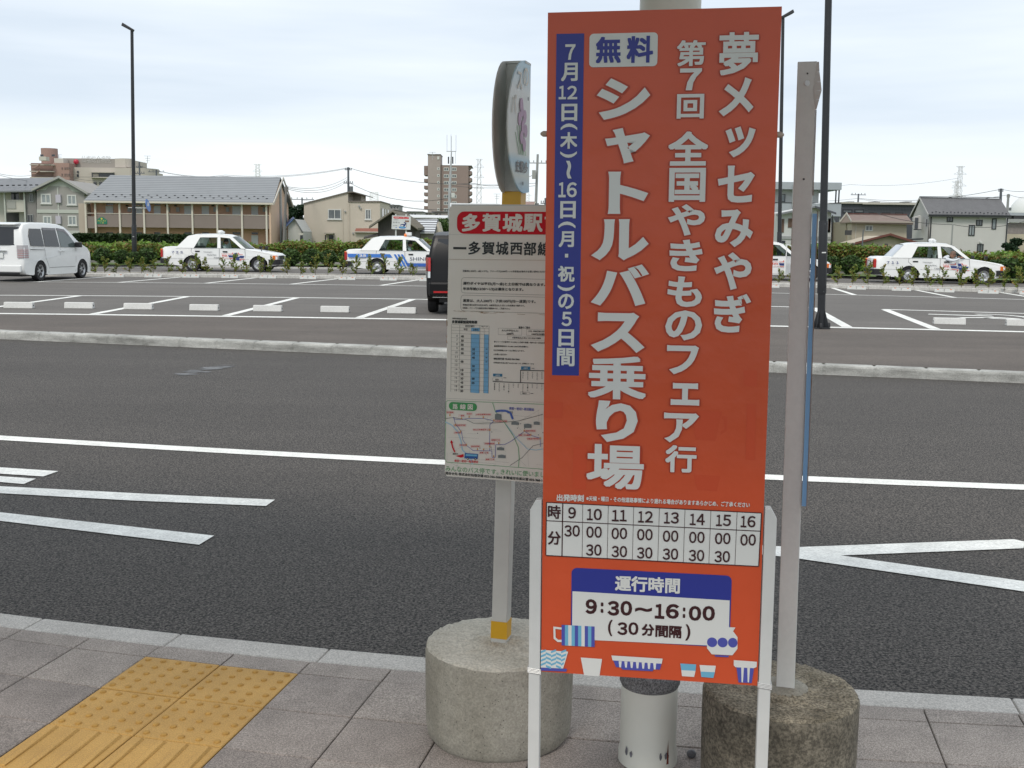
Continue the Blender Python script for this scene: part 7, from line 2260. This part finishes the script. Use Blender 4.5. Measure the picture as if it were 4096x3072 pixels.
# H. far apartment tower
W_tow = mat('wall_tower', (0.255, 0.195, 0.175), 0.9, var=.04, vs=.1)
W_tow2 = mat('wall_tower_pale', (0.335, 0.285, 0.265), 0.9, var=.03, vs=.1)
Tw = Bld('apartment_tower', 'far brown apartment tower with a tall lift shaft and balconies down both edges', 'tower block', 450, 1790)
Tw.slab('lift_shaft', 1711, 618, 1761, 960, W_tow2, d=-1.5, th=12, back=True)
Tw.slab('wall', 1761.5, 663, 1873, 960, W_tow, th=16, back=True)
Tw.slab('roof_edge', 1761.5, 661, 1887, 663.2, mat('edge_brown', (.16, .14, .12), .7), th=17, back=True)
Tw.slab('roof_edge', 1709, 616, 1763, 618.5, mat('edge_brown', (.16, .14, .12), .7), d=-1.8, th=13, back=True)
Tw.slab('small_window', 1749, 626, 1757.5, 638, F_white, d=-1.51, th=.2)
for k in range(8):
    y = 672 + 27.2 * k
    Tw.window(1749, y - 2, 1758, y + 8, F_white, G_dark, d=-1.5, fr=.25, mull=0)
    if k < 8:
        Tw.window(1775, y - 2, 1795, y + 12, F_white, G_pane, fr=.22); Tw.window(1807, y - 2, 1826, y + 12, F_white, G_pane, fr=.22)
    Tw.poly('balcony', [(1873, y + 2), (1887, y + 2 - 8), (1887, y + 10), (1873, y + 19)] if False else [(1873, y + 12), (1886, y + 12), (1886, y + 22), (1880, y + 27.5), (1873, y + 27.5)], W_tow, d=1, th=10)
    Tw.slab('balcony', 1696, y + 20 - (12 if k == 0 else 0) - 4, 1710.5, y + 33 - 4, W_tow, d=2, th=9, back=True)
Tw.poly('balcony', [(1873, 663), (1887, 663), (1877, 675), (1873, 677)], W_tow, d=1, th=10)
Tw.slab('balcony', 1696, 663, 1710.5, 677, W_tow, d=2, th=9, back=True)
Tw.slab('wall', 1699, 677, 1710.6, 960, mat('recess', (.42, .40, .39), .9), d=8, th=3, back=True) if False else None

# I. small white house with blue tin roof
Ih = Bld('blue_roof_house', 'small white gabled house with a blue metal roof beside the orange apartments', 'house', 118, 1185)
Ih.poly('wall', [(1153, 985), (1153, 902), (1177, 876), (1206, 925), (1206, 985)], mat('wall_white2', (.46, .46, .44), .9, var=.04), th=6)
Ih.roof([(1143, 905, -.4), (1177, 870, -.4), (1172, 866, 6), (1140, 896, 6)], stripes('roof_blue', (.10, .17, .36), (.04, .07, .17), 3.0, 'X', .5, .3), .12)
Ih.roof([(1177, 870, -.4), (1213, 928, -.4), (1207, 922, 6), (1172, 866, 6)], mat('roof_grey', (0.22, 0.23, 0.245), .6), .14)
Ih.slab('porch', 1199, 932, 1216, 940, W_cr, d=-.6, th=.6); Ih.slab('door', 1201, 941, 1212, 985, G_dark, th=.05)
# J. tiled roof seen beneath the bus stop emblem
Jh = Bld('tiled_roof_house', 'brown tiled roof showing between the bus stop pole and the orange board', 'house', 120, 2110)
Jh.poly('wall', [(2070, 980), (2070, 835), (2146, 835), (2146, 980)], W_bg, th=7)
Jh.roof([(2040, 835, -.5), (2128, 835, -.5), (2142, 806, 4), (2040, 806, 4)], mat('roof_tile_brown', (.27, .18, .155), .8, var=.2, vs=3, stretch=(1, 1, 5)), .15)
Jh.poly('gable_trim', [(2128, 836), (2131, 836), (2144, 808), (2141, 806)], W_crm, d=-.5, th=.2)
Jh.poly('gable_wall', [(2132, 836), (2144, 810), (2148, 836)], F_dark, d=.5, th=.2)
Jh2 = Bld('corrugated_shed', 'pale corrugated roof edge peeping over the timetable board', 'shed', 70, 1880)
Jh2.roof([(1800, 830, 0), (2000, 832, 0), (2000, 815, 3), (1800, 812, 3)], mat('roof_corr', (.48, .49, .48), .7, var=.15, vs=2), .1)
Jh2.slab('wall', 1805, 832, 1998, 990, W_cr, d=.2, th=3, back=True)

# K. right-hand buildings
p8 = lambda x, y: (3100 + x * .2712, 700 + y * .2712)
p9 = lambda x, y: (3600 + x * .2242, 640 + y * .2242)
W_w = mat('wall_white', (0.52, 0.53, 0.52), 0.85, var=.04, vs=.6)
W_pg = mat('panel_bluegrey', (0.34, 0.37, 0.40), 0.7, var=.03, vs=1)
W_char = stripes('cladding_charcoal', (0.060, 0.064, 0.078), (0.042, 0.045, 0.056), 1.4, 'X', .6, .4, .05)
Kh = Bld('balcony_building', 'white three-storey building with grey roof slab and open top terrace, behind the posts', 'building', 138, 3200)
Kh.slab('wall', *p8(-200, 215), *p8(645, 405), W_w, d=1.5, th=9, back=True)
Kh.slab('wall', *p8(-200, 600), *p8(700, 1200), W_w, d=1.5, th=9, back=True)
Kh.slab('roof', *p8(-200, 105), *p8(985, 212), W_pg, th=11, back=True)
Kh.slab('balcony_parapet', *p8(-200, 418), *p8(975, 603), W_pg, th=.3, back=True)
Kh.slab('terrace_floor', *p8(-200, 590), *p8(975, 603), W_pg, d=.31, th=9, back=True)
for x0 in (895, 940): Kh.slab('column', *p8(x0, 213), *p8(x0 + 13, 417), F_dark, d=.4, th=.25, back=True)
Kh.slab('column', *p8(255, 150), *p8(272, 470), F_grey, d=-.1, th=.1)
Kh.slab('handrail', *p8(-200, 405), *p8(975, 411), F_dark, th=.08)
Kh.window(*p8(85, 282), *p8(150, 398), F_dark, G_cur, d=1.5, fr=.08, mull=0)
Kh.slab('panel', *p8(830, 800), *p8(960, 985), W_pg, d=-1, th=.2)
Kh.poly('stair', [p8(835, 615), p8(860, 615), p8(935, 795), p8(915, 795)], F_grey, d=.5, th=.3)
Kh.slab('column', *p8(930, 605), *p8(942, 1100), F_grey, d=.5, th=.2)
K2 = Bld('white_house', 'white two-storey house with a low dark gable roof and shuttered windows behind the posts', 'house', 118, 3230)
K2.poly('wall', [p8(75, 1200), p8(75, 560), p8(590, 460), p8(830, 545), p8(830, 1200)], W_w, th=8)
K2.roof([(*p8(20, 572), -.8), (*p8(590, 455), -.8), (*p8(590, 448), 7), (*p8(20, 562), 7)], R_g2, .2)
K2.roof([(*p8(590, 455), -.8), (*p8(905, 556), -.8), (*p8(905, 549), 7), (*p8(590, 448), 7)], mat('roof_dark', (.06, .065, .075), .6), .2)
for x0, y0, x1, y1 in ((75, 648, 132, 848), (192, 640, 250, 775), (786, 640, 812, 842)): K2.window(*p8(x0, y0), *p8(x1, y1), mat('shutter_brown', (.12, .075, .055), .8), G_dark, fr=.22, mull=0)
K2.slab('band', *p8(60, 905), *p8(835, 948), F_grey, th=.1); K2.slab('downpipe', *p8(242, 575), *p8(256, 1200), F_dark, th=.12); K2.slab('downpipe', *p8(826, 590), *p8(836, 1200), F_dark, th=.1)
K2.slab('window', *p8(100, 968), *p8(150, 1010), G_dark, th=.06)
K3 = Bld('charcoal_building', 'long charcoal-clad building with a beige parapet behind the beige house', 'building', 165, 3520)
K3.slab('wall', *p8(820, 428), *p8(2250, 1200), W_char, th=14, back=True)
K3.slab('parapet', *p8(975, 405), *p8(2250, 428), mat('parapet_beige', (.40, .38, .33), .8), d=-.4, th=14, back=True)
K3.slab('gutter', *p8(1290, 428), *p8(2250, 438), W_cr, d=-.5, th=.2)
for x0, y0, x1, y1 in ((992, 505, 1142, 562), (1168, 505, 1312, 562), (1382, 550, 1498, 600), (1572, 550, 1695, 600), (1768, 550, 1890, 600), (965, 800, 1025, 880)): K3.window(*p8(x0, y0), *p8(x1, y1), F_dark, G_pane, fr=.18, mull=0)
for x0 in (1085, 1465, 1935): K3.slab('roof_unit', *p8(x0, 388), *p8(x0 + 85, 404), F_grey, d=4, th=3, back=True)
K3.slab('wall', *p8(958, 885), *p8(1040, 990), W_w, d=-3, th=2, back=True)
W_b2 = mat('wall_sand', (0.42, 0.37, 0.29), 0.9, var=.10, vs=.7)
R_br = mat('roof_brown', (0.175, 0.125, 0.105), 0.85, vs=1.5, col2=(0.22, 0.17, 0.15), stretch=(1, 1, 5))
R_red = mat('trim_redbrown', (0.13, 0.045, 0.035), 0.8)
K4 = Bld('sand_house', 'sand-coloured two-storey house with a brown gable roof, left of the white grey-roofed house', 'house', 112, 3520)
K4.poly('wall', [p8(1128, 1200), p8(1128, 690), p8(1940, 705), p8(1940, 1200)], W_b2, th=7)
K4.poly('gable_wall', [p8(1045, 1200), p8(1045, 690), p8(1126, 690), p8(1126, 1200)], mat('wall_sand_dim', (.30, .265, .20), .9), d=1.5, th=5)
K4.roof([(*p8(1128, 690), -.7), (*p8(2042, 712), -.7), (*p8(1940, 590), 3.2), (*p8(1058, 573), 3.2)], R_br, .14)
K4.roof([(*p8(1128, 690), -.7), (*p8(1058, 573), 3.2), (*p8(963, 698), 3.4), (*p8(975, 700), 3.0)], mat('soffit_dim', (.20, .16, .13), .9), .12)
vv = K4.mb()
for a_, b_, da, db in (((1128, 700), (1058, 580), -.75, 3.1), ((963, 700), (1058, 580), 3.2, 3.1)):
    P, Q = K4.w(*p8(*a_), da), K4.w(*p8(*b_), db); vv.extr([P, Q, Q + Vector((0, 0, .22)), P + Vector((0, 0, .22))], (-.06, -.06, 0))
vv.build('bargeboard', W_cr, K4.root)
K4.slab('eave_board', *p8(1128, 682), *p8(2042, 702), mat('eave_grey', (.33, .29, .25), .8), d=-.72, th=.08); K4.slab('ridge_cap', *p8(1055, 570), *p8(1945, 580), R_red, d=3.1, th=.2)
K4.window(*p8(1330, 742), *p8(1440, 826), F_white, G_pane, fr=.09)
K4.slab('downpipe', *p8(1186, 700), *p8(1194, 960), W_cr, th=.08); K4.slab('balcony_box', *p8(1030, 815), *p8(1110, 885), C_int, d=-.3, th=.5); K4.slab('window', *p8(1065, 710), *p8(1110, 815), G_pane, d=1.45, th=.1)
K5 = Bld('low_sand_house', 'low sand-coloured house with a red-brown trimmed gable in front of the two-storey one', 'house', 104, 3560)
K5.poly('wall', [p8(1240, 1200), p8(1240, 1000), p8(1640, 895), p8(2050, 1010), p8(2050, 1200)], W_b2, th=6)
K5.roof([(*p8(1180, 1015), -.6), (*p8(1700, 884), -.6), (*p8(1560, 884), 5), (*p8(1090, 990), 5)], mat('roof_dusky', (.10, .075, .065), .85, var=.1), .12)
K5.roof([(*p8(1700, 884), -.6), (*p8(2140, 1025), -.6), (*p8(2100, 1010), 5), (*p8(1560, 884), 5)], R_br, .12)
vv = K5.mb()
for a_, b_ in (((1180, 1022), (1700, 890)), ((1700, 890), (2140, 1032))):
    P, Q = K5.w(*p8(*a_), -.65), K5.w(*p8(*b_), -.65); vv.extr([P, Q, Q + Vector((0, 0, .2)), P + Vector((0, 0, .2))], (0, -.06, 0))
vv.build('bargeboard', R_red, K5.root)
K5.slab('window', *p8(1612, 1015), *p8(1662, 1060), G_dark, th=.06)
# L. white house with the grey roof
R_g3 = mat('roof_grey_dark', (0.125, 0.125, 0.13), 0.7, var=.07, vs=1.5, speck=[(12, .1)])
L6 = Bld('grey_roof_house', 'large white house with a dark grey gable roof and dark-framed windows at the right', 'house', 122, 3870)
W_lw = mat('wall_offwhite', (0.50, 0.49, 0.475), 0.9, var=.03, vs=.5, bump=.05, bs=20)
L6.poly('wall', [p9(522, 1800), p9(522, 985), p9(1892, 1010), p9(1892, 1800)], W_lw, th=4.2)
cF, cB, cR = L6.w(*p9(520, 985)), L6.w(*p9(235, 1005), 4.2), L6.w(*p9(362, 700), 2.1)
gw_ = L6.mb(); gw_.add([(cF.x, cF.y, .2), (cF.x, cF.y, cF.z), (cR.x, cR.y, cR.z), (cB.x, cB.y, cB.z), (cB.x, cB.y, .2), (cF.x + .3, cF.y + .05, .2)], [(0, 1, 2, 3, 4)]); gw_.build('gable_wall', W_lw, L6.root)
L6.roof([(*p9(505, 985), -.5), (*p9(1990, 1010), -.5), (*p9(1785, 688), 2.1), (*p9(345, 660), 2.1)], R_g3, .16)
L6.roof([(*p9(345, 660), 2.1), (*p9(1785, 688), 2.1), (*p9(1785, 900), 5), (*p9(175, 1010), 5)], R_g3, .14)
vv = L6.mb()
for a_, b_, da, db in (((508, 1000), (350, 690), -.55, 2.1), ((178, 1022), (350, 690), 4.9, 2.1)):
    P, Q = L6.w(*p9(*a_), da), L6.w(*p9(*b_), db); vv.extr([P, Q, Q + Vector((0, 0, .22)), P + Vector((0, 0, .22))], (-.08, -.08, 0))
vv.build('bargeboard', W_lw, L6.root)
L6.slab('gutter', *p9(505, 978), *p9(1992, 1000), F_dark, d=-.5, th=.12); L6.slab('ridge_cap', *p9(345, 656), *p9(1785, 668), F_dark, d=2.0, th=.15)
sg2 = L6.mb()
for k in range(21):
    q = L6.w(*p9(575 + 66 * k, 938 + k * 1.2 - (6 if k % 2 else -4)), -.3); sg2.box(q.x - .08, q.x + .08, q.y - .04, q.y, q.z, q.z + .1)
o = sg2.build('snow_guards', F_dark, L6.root); o['kind'] = 'stuff'
for x0, y0, x1, y1, mu in ((833, 1010, 945, 1105, 1), (1357, 1067, 1470, 1175, 1), (1635, 1043, 1718, 1238, 0), (1222, 1158, 1333, 1352, 1), (1372, 1498, 1485, 1640, 1)):
    L6.window(*p9(x0, y0), *p9(x1, y1), F_dark, G_cur if y1 - y0 > 150 else G_pane, fr=.10, mull=mu)
L6.slab('vent_hood', *p9(1412, 1455), *p9(1452, 1480), F_white, th=.3); L6.slab('vent_hood', *p9(1405, 1025), *p9(1445, 1045), F_white, th=.2)
L6.slab('downpipe', *p9(524, 1000), *p9(540, 1800), F_dark, d=-.02, th=.12); L6.slab('downpipe', *p9(1880, 1020), *p9(1894, 1800), F_dark, th=.12)
L6.poly('bay_window', [p9(248, 1022), p9(375, 985), p9(375, 1240), p9(250, 1235)], W_lw, d=1.2, th=.5); L6.slab('window', *p9(262, 1030), *p9(322, 1225), G_dark, d=1.15, th=.05); L6.slab('window', *p9(464, 1055), *p9(480, 1185), G_dark, d=.3, th=.05)
L6.slab('bay_roof', *p9(240, 1235), *p9(368, 1250), F_dark, d=1.1, th=.3); L6.poly('porch_roof', [p9(205, 1410), p9(420, 1395), p9(415, 1420), p9(215, 1430)], F_dark, d=-1.5, th=2)
M7 = Bld('grey_annexe', 'grey-panelled building with a balcony behind the right edge of the white house', 'building', 145, 4070)
M7.slab('wall', *p9(1900, 1120), *p9(2500, 1320), mat('wall_dusk', (.20, .185, .175), .9, var=.15), th=6, back=True)
M7.slab('roof', *p9(1930, 940), *p9(2500, 992), W_pg, th=6, back=True); M7.slab('balcony', *p9(1900, 1055), *p9(2500, 1112), F_grey, d=-.3, th=.3); M7.slab('window', *p9(2010, 1000), *p9(2500, 1055), G_dark, d=1.5, th=.3); M7.slab('wall', *p9(1900, 1322), *p9(2500, 1700), W_b2, d=-2, th=6, back=True)
M7.slab('wall', *p9(1950, 993), *p9(2500, 1054), mat('wall_dusk', (.20, .185, .175), .9, var=.15), d=2, th=3, back=True)
dm = thing('storage_sphere', 'pale round gas holder dome just cut by the right edge, far away', 'gas holder', (at(4125, 950, 500).x, 500, .2))
q = at(4125, 860, 500); rd_ = 9.5
MB(dm.location).lathe([(rd_ * math.sin(R(k * 9)) + .001, -rd_ * math.cos(R(k * 9))) for k in range(21)], 28, (q.x, 500, q.z)).build('sphere', mat('gas_holder', (.66, .67, .66), .6), dm, smooth=60)
for k in range(6): MB(dm.location).tube([(q.x + rd_ * math.cos(k), 500 + rd_ * math.sin(k), .2), (q.x + rd_ * .95 * math.cos(k), 500 + rd_ * .95 * math.sin(k), q.z)], .4, 6).build('leg', M_steel, dm)

# ---- river sign on two posts behind the blue-striped taxi
rsn = Bld('river_sign', 'white notice board with red heading and blue catfish picture above the hedge', 'sign', 59.5, 1605)
qd_ = [(1569, 862), (1643.5, 865), (1641, 918.5), (1566.5, 915.5)]
rsn.poly('board', qd_, mat('board_white', (.62, .64, .63), .5), th=.05)
fr3 = rsn.mb()
cc_ = [rsn.w(x, y) for x, y in qd_]
for a_, b_ in zip(cc_, cc_[1:] + cc_[:1]): fr3.tube([a_, b_], .012, 4)
fr3.build('board_frame', F_white, rsn.root)
for x0 in (1583.6, 1624.5): rsn.slab('post', x0 - 2.8, 857, x0 + 2.8, 1000, F_white, d=.12, th=.06, z0=.2)
Rb = Board(cc_[3], (cc_[2] - cc_[3]).normalized(), (0, 0, 1))
bw_, bh_ = (cc_[2] - cc_[3]).length, (cc_[0] - cc_[3]).length
Rb.rrect(bw_ * .10, bh_ * .78, bw_ * .92, bh_ * .93, .05, P_red, .004)
Rb.text('川をきれいにしましょう', bw_ * .15, bh_ * .81, bw_ * .87, bh_ * .90, P_white, .02, .007)
Rb.text('二級河川', bw_ * .08, bh_ * .66, bw_ * .36, bh_ * .73, P_ink, .0, .005); Rb.text('砂 押 川', bw_ * .08, bh_ * .44, bw_ * .42, bh_ * .55, P_ink, .0, .005); Rb.text('宮 城 県', bw_ * .08, bh_ * .22, bw_ * .30, bh_ * .29, P_ink, .0, .005)
Rb.disc(bw_ * .25, bh_ * .12, .045, .018, D_blue, .005, 12)
Rb.disc(bw_ * .58, bh_ * .14, .19, .06, D_blue, .005); Rb.disc(bw_ * .58, bh_ * .16, .14, .035, P_cyan, .006)
Rb.disc(bw_ * .60, bh_ * .30, .13, .07, D_navy, .008); Rb.disc(bw_ * .57, bh_ * .27, .07, .035, P_white, .010)
for a_, b_, w_ in (((.66, .32), (.76, .40), .07), ((.76, .40), (.74, .50), .06), ((.74, .50), (.66, .52), .045)): Rb.line((bw_ * a_[0], bh_ * a_[1]), (bw_ * b_[0], bh_ * b_[1]), w_, D_navy, .009, False)
Rb.rrect(bw_ * .72, bh_ * .56, bw_ * .94, bh_ * .68, .01, mat('sign_wood', (.20, .09, .05), .7), .006); Rb.text('きれいに', bw_ * .74, bh_ * .59, bw_ * .92, bh_ * .65, P_paper, .0, .009); Rb.line((bw_ * .82, bh_ * .56), (bw_ * .80, bh_ * .16), .014, mat('sign_wood', (.20, .09, .05), .7), .0055, False)
Rb.build(rsn.root, rsn.off, 'print')

# ------------------------------------------------------------------ poles, pylons, wires
M_cpole = mat('pole_concrete', (0.27, 0.275, 0.275), 0.8, var=.1, vs=1)
M_dpole = mat('pole_dark', (0.10, 0.11, 0.13), 0.7)
def util(label, px, ptop, Y, r_=.14, arms=((0, .8),), tr=None, m=M_dpole, bottom=None, lean=0.0):
    t_ = at(px, ptop, Y)
    root = thing('utility_pole', label, 'utility pole', (t_.x - lean, Y, .2))
    off = Vector(root.location)
    MB(off).tube([(t_.x - lean, Y, .2), (t_.x, Y, t_.z)], [r_ * 1.25, r_ * .85], 10).build('pole', m, root, smooth=50)
    for dz, L_ in arms:
        a = MB(off); a.box(t_.x - L_, t_.x + L_, Y - .06, Y + .06, t_.z - dz - .12, t_.z - dz - .02); a.build('crossarm', m, root)
        for s_ in (-.85, -.4, .4, .85):
            MB(off).tube([(t_.x + L_ * s_, Y, t_.z - dz), (t_.x + L_ * s_, Y, t_.z - dz + .22)], .05, 6).build('insulator', m, root)
    if tr:
        for (ax, bx2, pt, pb2, nm) in tr:
            q0, q1 = at(ax, pb2, Y - .4), at(bx2, pt, Y - .4)
            if nm == 'box': MB(off).box(q0.x, q1.x, Y - .6, Y - .15, q0.z, q1.z).build('switch_box', mat('box_grey', (.30, .31, .30), .6), root, bevel=.02)
            else: MB(off).lathe([((q1.x - q0.x) / 2, q0.z), ((q1.x - q0.x) / 2, q1.z)], 14, ((q0.x + q1.x) / 2, Y - .1, 0)).build('transformer', mat('tr_grey', (.13, .14, .15), .6), root, smooth=40)
    return t_
util('slim dark utility pole with a drum transformer standing behind the beige house', 1393, 669, 160, .17, ((.3, .5), (2.2, .7), (10, .8)), [(1396, 1411, 745, 766, 'drum')])
util('thick concrete pole with a grey switch box and insulator arms between emblem and orange board', 2151, 617, 124, .15, ((.9, 1.1), (6.7, 1.2), (22.5 * .25, .2)), [(2128, 2143, 681, 715, 'box')], M_cpole, lean=.25)
util('dark pole top at the very edge of the orange board', 2181, 792, 118, .10, ((.5, .5),))
util('rough pole standing in front of the gable of the orange apartments', 1145, 741, 110, .13, ((.4, .2),), None, mat('pole_grey', (.17, .16, .155), .8), lean=.35)
util('short pole with a wide double crossarm behind the pine', 1208, 790, 155, .12, ((.2, 1.7), (1.4, 1.2)))
util('pole with stacked crossarms right of the left lamp post', 557, 648, 175, .15, ((.8, .5), (1.7, .8), (2.6, .5)))
util('small T-shaped pole above the slate roof', 625, 679, 190, .15, ((.3, 1.4), (1.3, .7)))
util('low pole top with a wide crossarm above the charcoal building', 3434, 775, 175, .15, ((.1, 1.2), (1.9, .5)))
util('dark pole with a lamp arm at the right end of the grey roof', 4004, 754, 135, .17, ((.25, .3),), None, lean=-.3)
util('second pole carrying a drum transformer near the right edge', 4034, 776, 140, .17, ((.3, .2),), [(4040, 4050, 830, 842, 'drum')], M_cpole)
util('thin steel pole in front of the white grey-roofed house', 3811, 897, 100, .07, (), None, M_cpole)
util('short lamp pole in front of the sand-coloured house', 3453, 918, 100, .06, (), None, M_dpole)
# antenna mast beside the far tower
am = at(1803, 604, 150); root = thing('antenna_mast', 'tall antenna mast with whip aerials in front of the far apartment tower', 'antenna mast', (am.x, 150, .2)); off = Vector(root.location)
MB(off).tube([(at(1797, 830, 150).x, 150, .2), (at(1799, 760, 150).x, 150, at(1799, 760, 150).z), (am.x + .1, 150, am.z)], [.26, .2, .07], 8).build('mast', M_steel, root, smooth=50)
MB(off).box(at(1786, 604, 150).x, at(1825, 604, 150).x, 149.96, 150.04, am.z - .1, am.z).build('crossarm', M_steel, root)
for px_, t_, b_ in ((1788, 540, 604), (1804, 538, 604), (1806, 545, 604), (1824, 540, 604), (1822, 604, 655)):
    a, b = at(px_, t_, 150), at(px_, b_, 150); MB(off).tube([a, b], .022, 4).build('aerial', M_steel, root)
for px_ in (1794, 1811): a, b = at(px_, 627, 150), at(px_, 655, 150); MB(off).tube([a, b], .09, 6).build('panel_antenna', F_dark, root)
a = at(1813, 780, 149.7); MB(off).box(a.x - .25, a.x + .2, 149.5, 149.9, a.z - .3, a.z + .3).build('equipment_box', F_white, root)

def pylon(label, px, ptop, pbot, Y, arms, w0, w1, ghost=1.0):
    """lattice tower with tapering legs, bracing and flared arms"""
    top, bot = at(px, ptop, Y), at(px, pbot, Y)
    root = thing('pylon', label, 'pylon', (top.x, Y, .2), 0, 'transmission pylons on the horizon')
    off = Vector(root.location)
    m = mat('pylon_steel_%d' % int(ghost * 10), tuple(.42 + (.80 - .42) * (1 - ghost) for _ in range(3)), .7)  # lower ghost pales the steel, distance haze put into its colour
    k = .12 * (Y / 700)
    lg = MB(off)
    H_ = top.z - bot.z
    n_l = max(5, int(H_ / (w0 * 1.1)))
    def c(t, sx3, sy3):
        w = w1 + (w0 - w1) * (1 - t); return Vector((top.x + sx3 * w / 2, Y + sy3 * w / 2, bot.z + H_ * t))
    for sx3 in (-1, 1):
        for sy3 in (-1, 1): lg.tube([Vector((c(0, sx3, sy3).x, c(0, sx3, sy3).y, .2)), c(1, sx3, sy3)], k, 4)
    for i in range(n_l):
        t0, t1 = i / n_l, (i + 1) / n_l
        for sy3 in (-1, 1):
            lg.tube([c(t0, -1, sy3), c(t1, 1, sy3)], k * .6, 3, False); lg.tube([c(t0, 1, sy3), c(t1, -1, sy3)], k * .6, 3, False)
    lg.build('lattice', m, root)
    for (py_, half, rise) in arms:
        z = at(px, py_, Y).z; hw = (at(px + half, py_, Y).x - top.x)
        rz_ = (at(px, py_, Y).z - at(px, py_ + abs(rise), Y).z) * (1 if rise > 0 else -1)
        ar = MB(off)
        for s_ in (-1, 1):
            ar.tube([(top.x, Y, z), (top.x + s_ * hw, Y, z)], k * .7, 4)
            ar.tube([(top.x + s_ * w1 * .4, Y, z + rz_), (top.x + s_ * hw, Y, z)], k * .6, 4)
            ar.tube([(top.x + s_ * hw * .5, Y, z), (top.x + s_ * hw * .4, Y, z + rz_ * .62)], k * .5, 3)
        ar.build('arm', m, root)
pylon('tall grey pylon right of the far apartment tower', 1917, 636, 818, 620, ((637, 13, -8), (669, 19, 14), (710, 19, 14), (754, 19, 14)), 3.4, 1.5)
pylon('tall pylon rising above the grey roof at the right', 3843, 664, 790, 620, ((666, 17, -7), (697, 23, 13), (744, 23, 14), (788, 23, 12)), 3.4, 1.5)
pylon('shorter pylon overlapping the tall one above the grey roof', 3828, 722, 790, 820, ((727, 20, -6), (752, 18, 8), (784, 26, 6)), 4.0, 1.6, .8)
pylon('pale pylon top above the left end of the orange apartments roof line', 1030, 656, 712, 900, ((657, 16, -5), (685, 21, 9)), 5, 2.5, .3)
pylon('faint small pylon above the beige house', 1496, 768, 806, 900, ((770, 4, -1),), 7, 6, .2)
pylon('faint small pylon beside the thick concrete pole', 2110, 757, 806, 1100, ((758, 7, -4), (783, 17, 5)), 5, 3, .2)
wn = [0]
def wire(label, pts, sag, r_=.022):
    """pts: (px, py, Y) supports; hangs between them"""
    out_ = []
    for (a, b) in zip(pts, pts[1:]):
        A_, B2 = at(*a), at(*b)
        for k in range(12):
            t = k / 12
            q = A_.lerp(B2, t); q.z -= sag * 4 * t * (1 - t); out_.append(q)
    out_.append(at(*pts[-1]))
    o = MB(out_[0]).tube(out_, r_, 4).build('overhead_wire', M_wire); o.location = out_[0]
    tag(o, label, 'overhead wire', 'overhead wires between the utility poles')
wire('upper overhead wire from the drum-transformer pole left over the slate roof', [(1391, 671, 160), (900, 700, 168), (625, 681, 190)], .6)
wire('second overhead wire running left just under the upper one', [(1391, 674, 160), (900, 705, 168), (557, 664, 175)], .6)
wire('overhead wire from the transformer pole falling right across the tower', [(1395, 671, 160), (1900, 734, 150), (2151, 690, 124)], .8, .03)
wire('lower overhead wire sagging right from the transformer pole to the antenna mast', [(1397, 731, 160), (1797, 792, 150)], 1.3, .03)
wire('short wire from the gable pole up to the transformer pole', [(1145, 746, 110), (1388, 710, 160)], .7)
wire('middle short wire from the gable pole to the transformer pole', [(1145, 750, 110), (1388, 719, 160)], .8)
wire('lowest short wire from the gable pole to the transformer pole', [(1145, 755, 110), (1388, 726, 160)], .9)
wire('wire leaving the left frame edge towards the far brown block', [(-40, 686, 120), (125, 701, 175), (557, 700, 175)], .3)
wire('thin wire crossing in front of the far beige block', [(-40, 690, 120), (300, 713, 175), (557, 690, 175)], .8)
wire('faint wire sloping down behind the shed roof', [(1208, 800, 155), (1560, 815, 150), (1800, 838, 150)], .3)
wire('long wire low over the shed and the white hall roof', [(1300, 806, 130), (1580, 822, 140), (1800, 836, 150)], .3)
wire('wire pair member from tower foot to the concrete pole', [(1803, 734, 150), (2151, 732, 124)], .2)
wire('wire just below the first on the way to the concrete pole', [(1803, 742, 150), (2151, 742, 124)], .3)
wire('wire rising right from the low pole to the lamp-arm pole', [(3434, 793, 175), (4004, 757, 135)], .8, .028)
wire('wire running left from the low wide-armed pole', [(3434, 793, 175), (3120, 800, 150)], .3)
wire('lower wire from the low pole behind the grey roof', [(3434, 796, 175), (3700, 806, 160), (4034, 779, 140)], .3)
wire('wire leaving the lamp-arm pole beyond the right edge', [(4004, 756, 135), (4130, 762, 120)], .2)
wire('wire leaving the drum-transformer pole beyond the right edge', [(4034, 777, 140), (4130, 790, 120)], .2)
wire('service wire drooping across the white grey-roofed house', [(3440, 830, 100), (3811, 898, 100), (4100, 885, 100)], .4)
wire('high-voltage line reaching left from the tall right pylon', [(3840, 711, 620), (3400, 738, 620), (3000, 745, 620)], 2, .06)
for px_, py_, Y_, lab in ((1730, 609, 440, 'rooftop aerial on the lift shaft of the far tower'), (1987, 776, 110, 'television aerial left of the yellow pole band'), (235, 619, 440, 'small aerial on the roof of the far beige block'), (590, 624, 190, 'thin cross aerial right of the left lamp post')):
    a = at(px_, py_, Y_); b = at(px_, py_ + 30 + (25 if Y_ == 110 else 0), Y_); s3 = Y_ / 4340
    r4 = thing('rooftop_aerial', lab, 'aerial', (a.x, Y_, b.z)); off = Vector(r4.location)
    MB(off).tube([b, a], .9 * s3, 4).build('mast', M_steel, r4)
    for k in range(3): MB(off).tube([(a.x - (13 - 3 * k) * s3, Y_, a.z - k * 9 * s3), (a.x + (13 - 2 * k) * s3, Y_, a.z - k * 9 * s3)], .6 * s3, 4).build('element', M_steel, r4)
bpy.data.objects.remove(_fo)
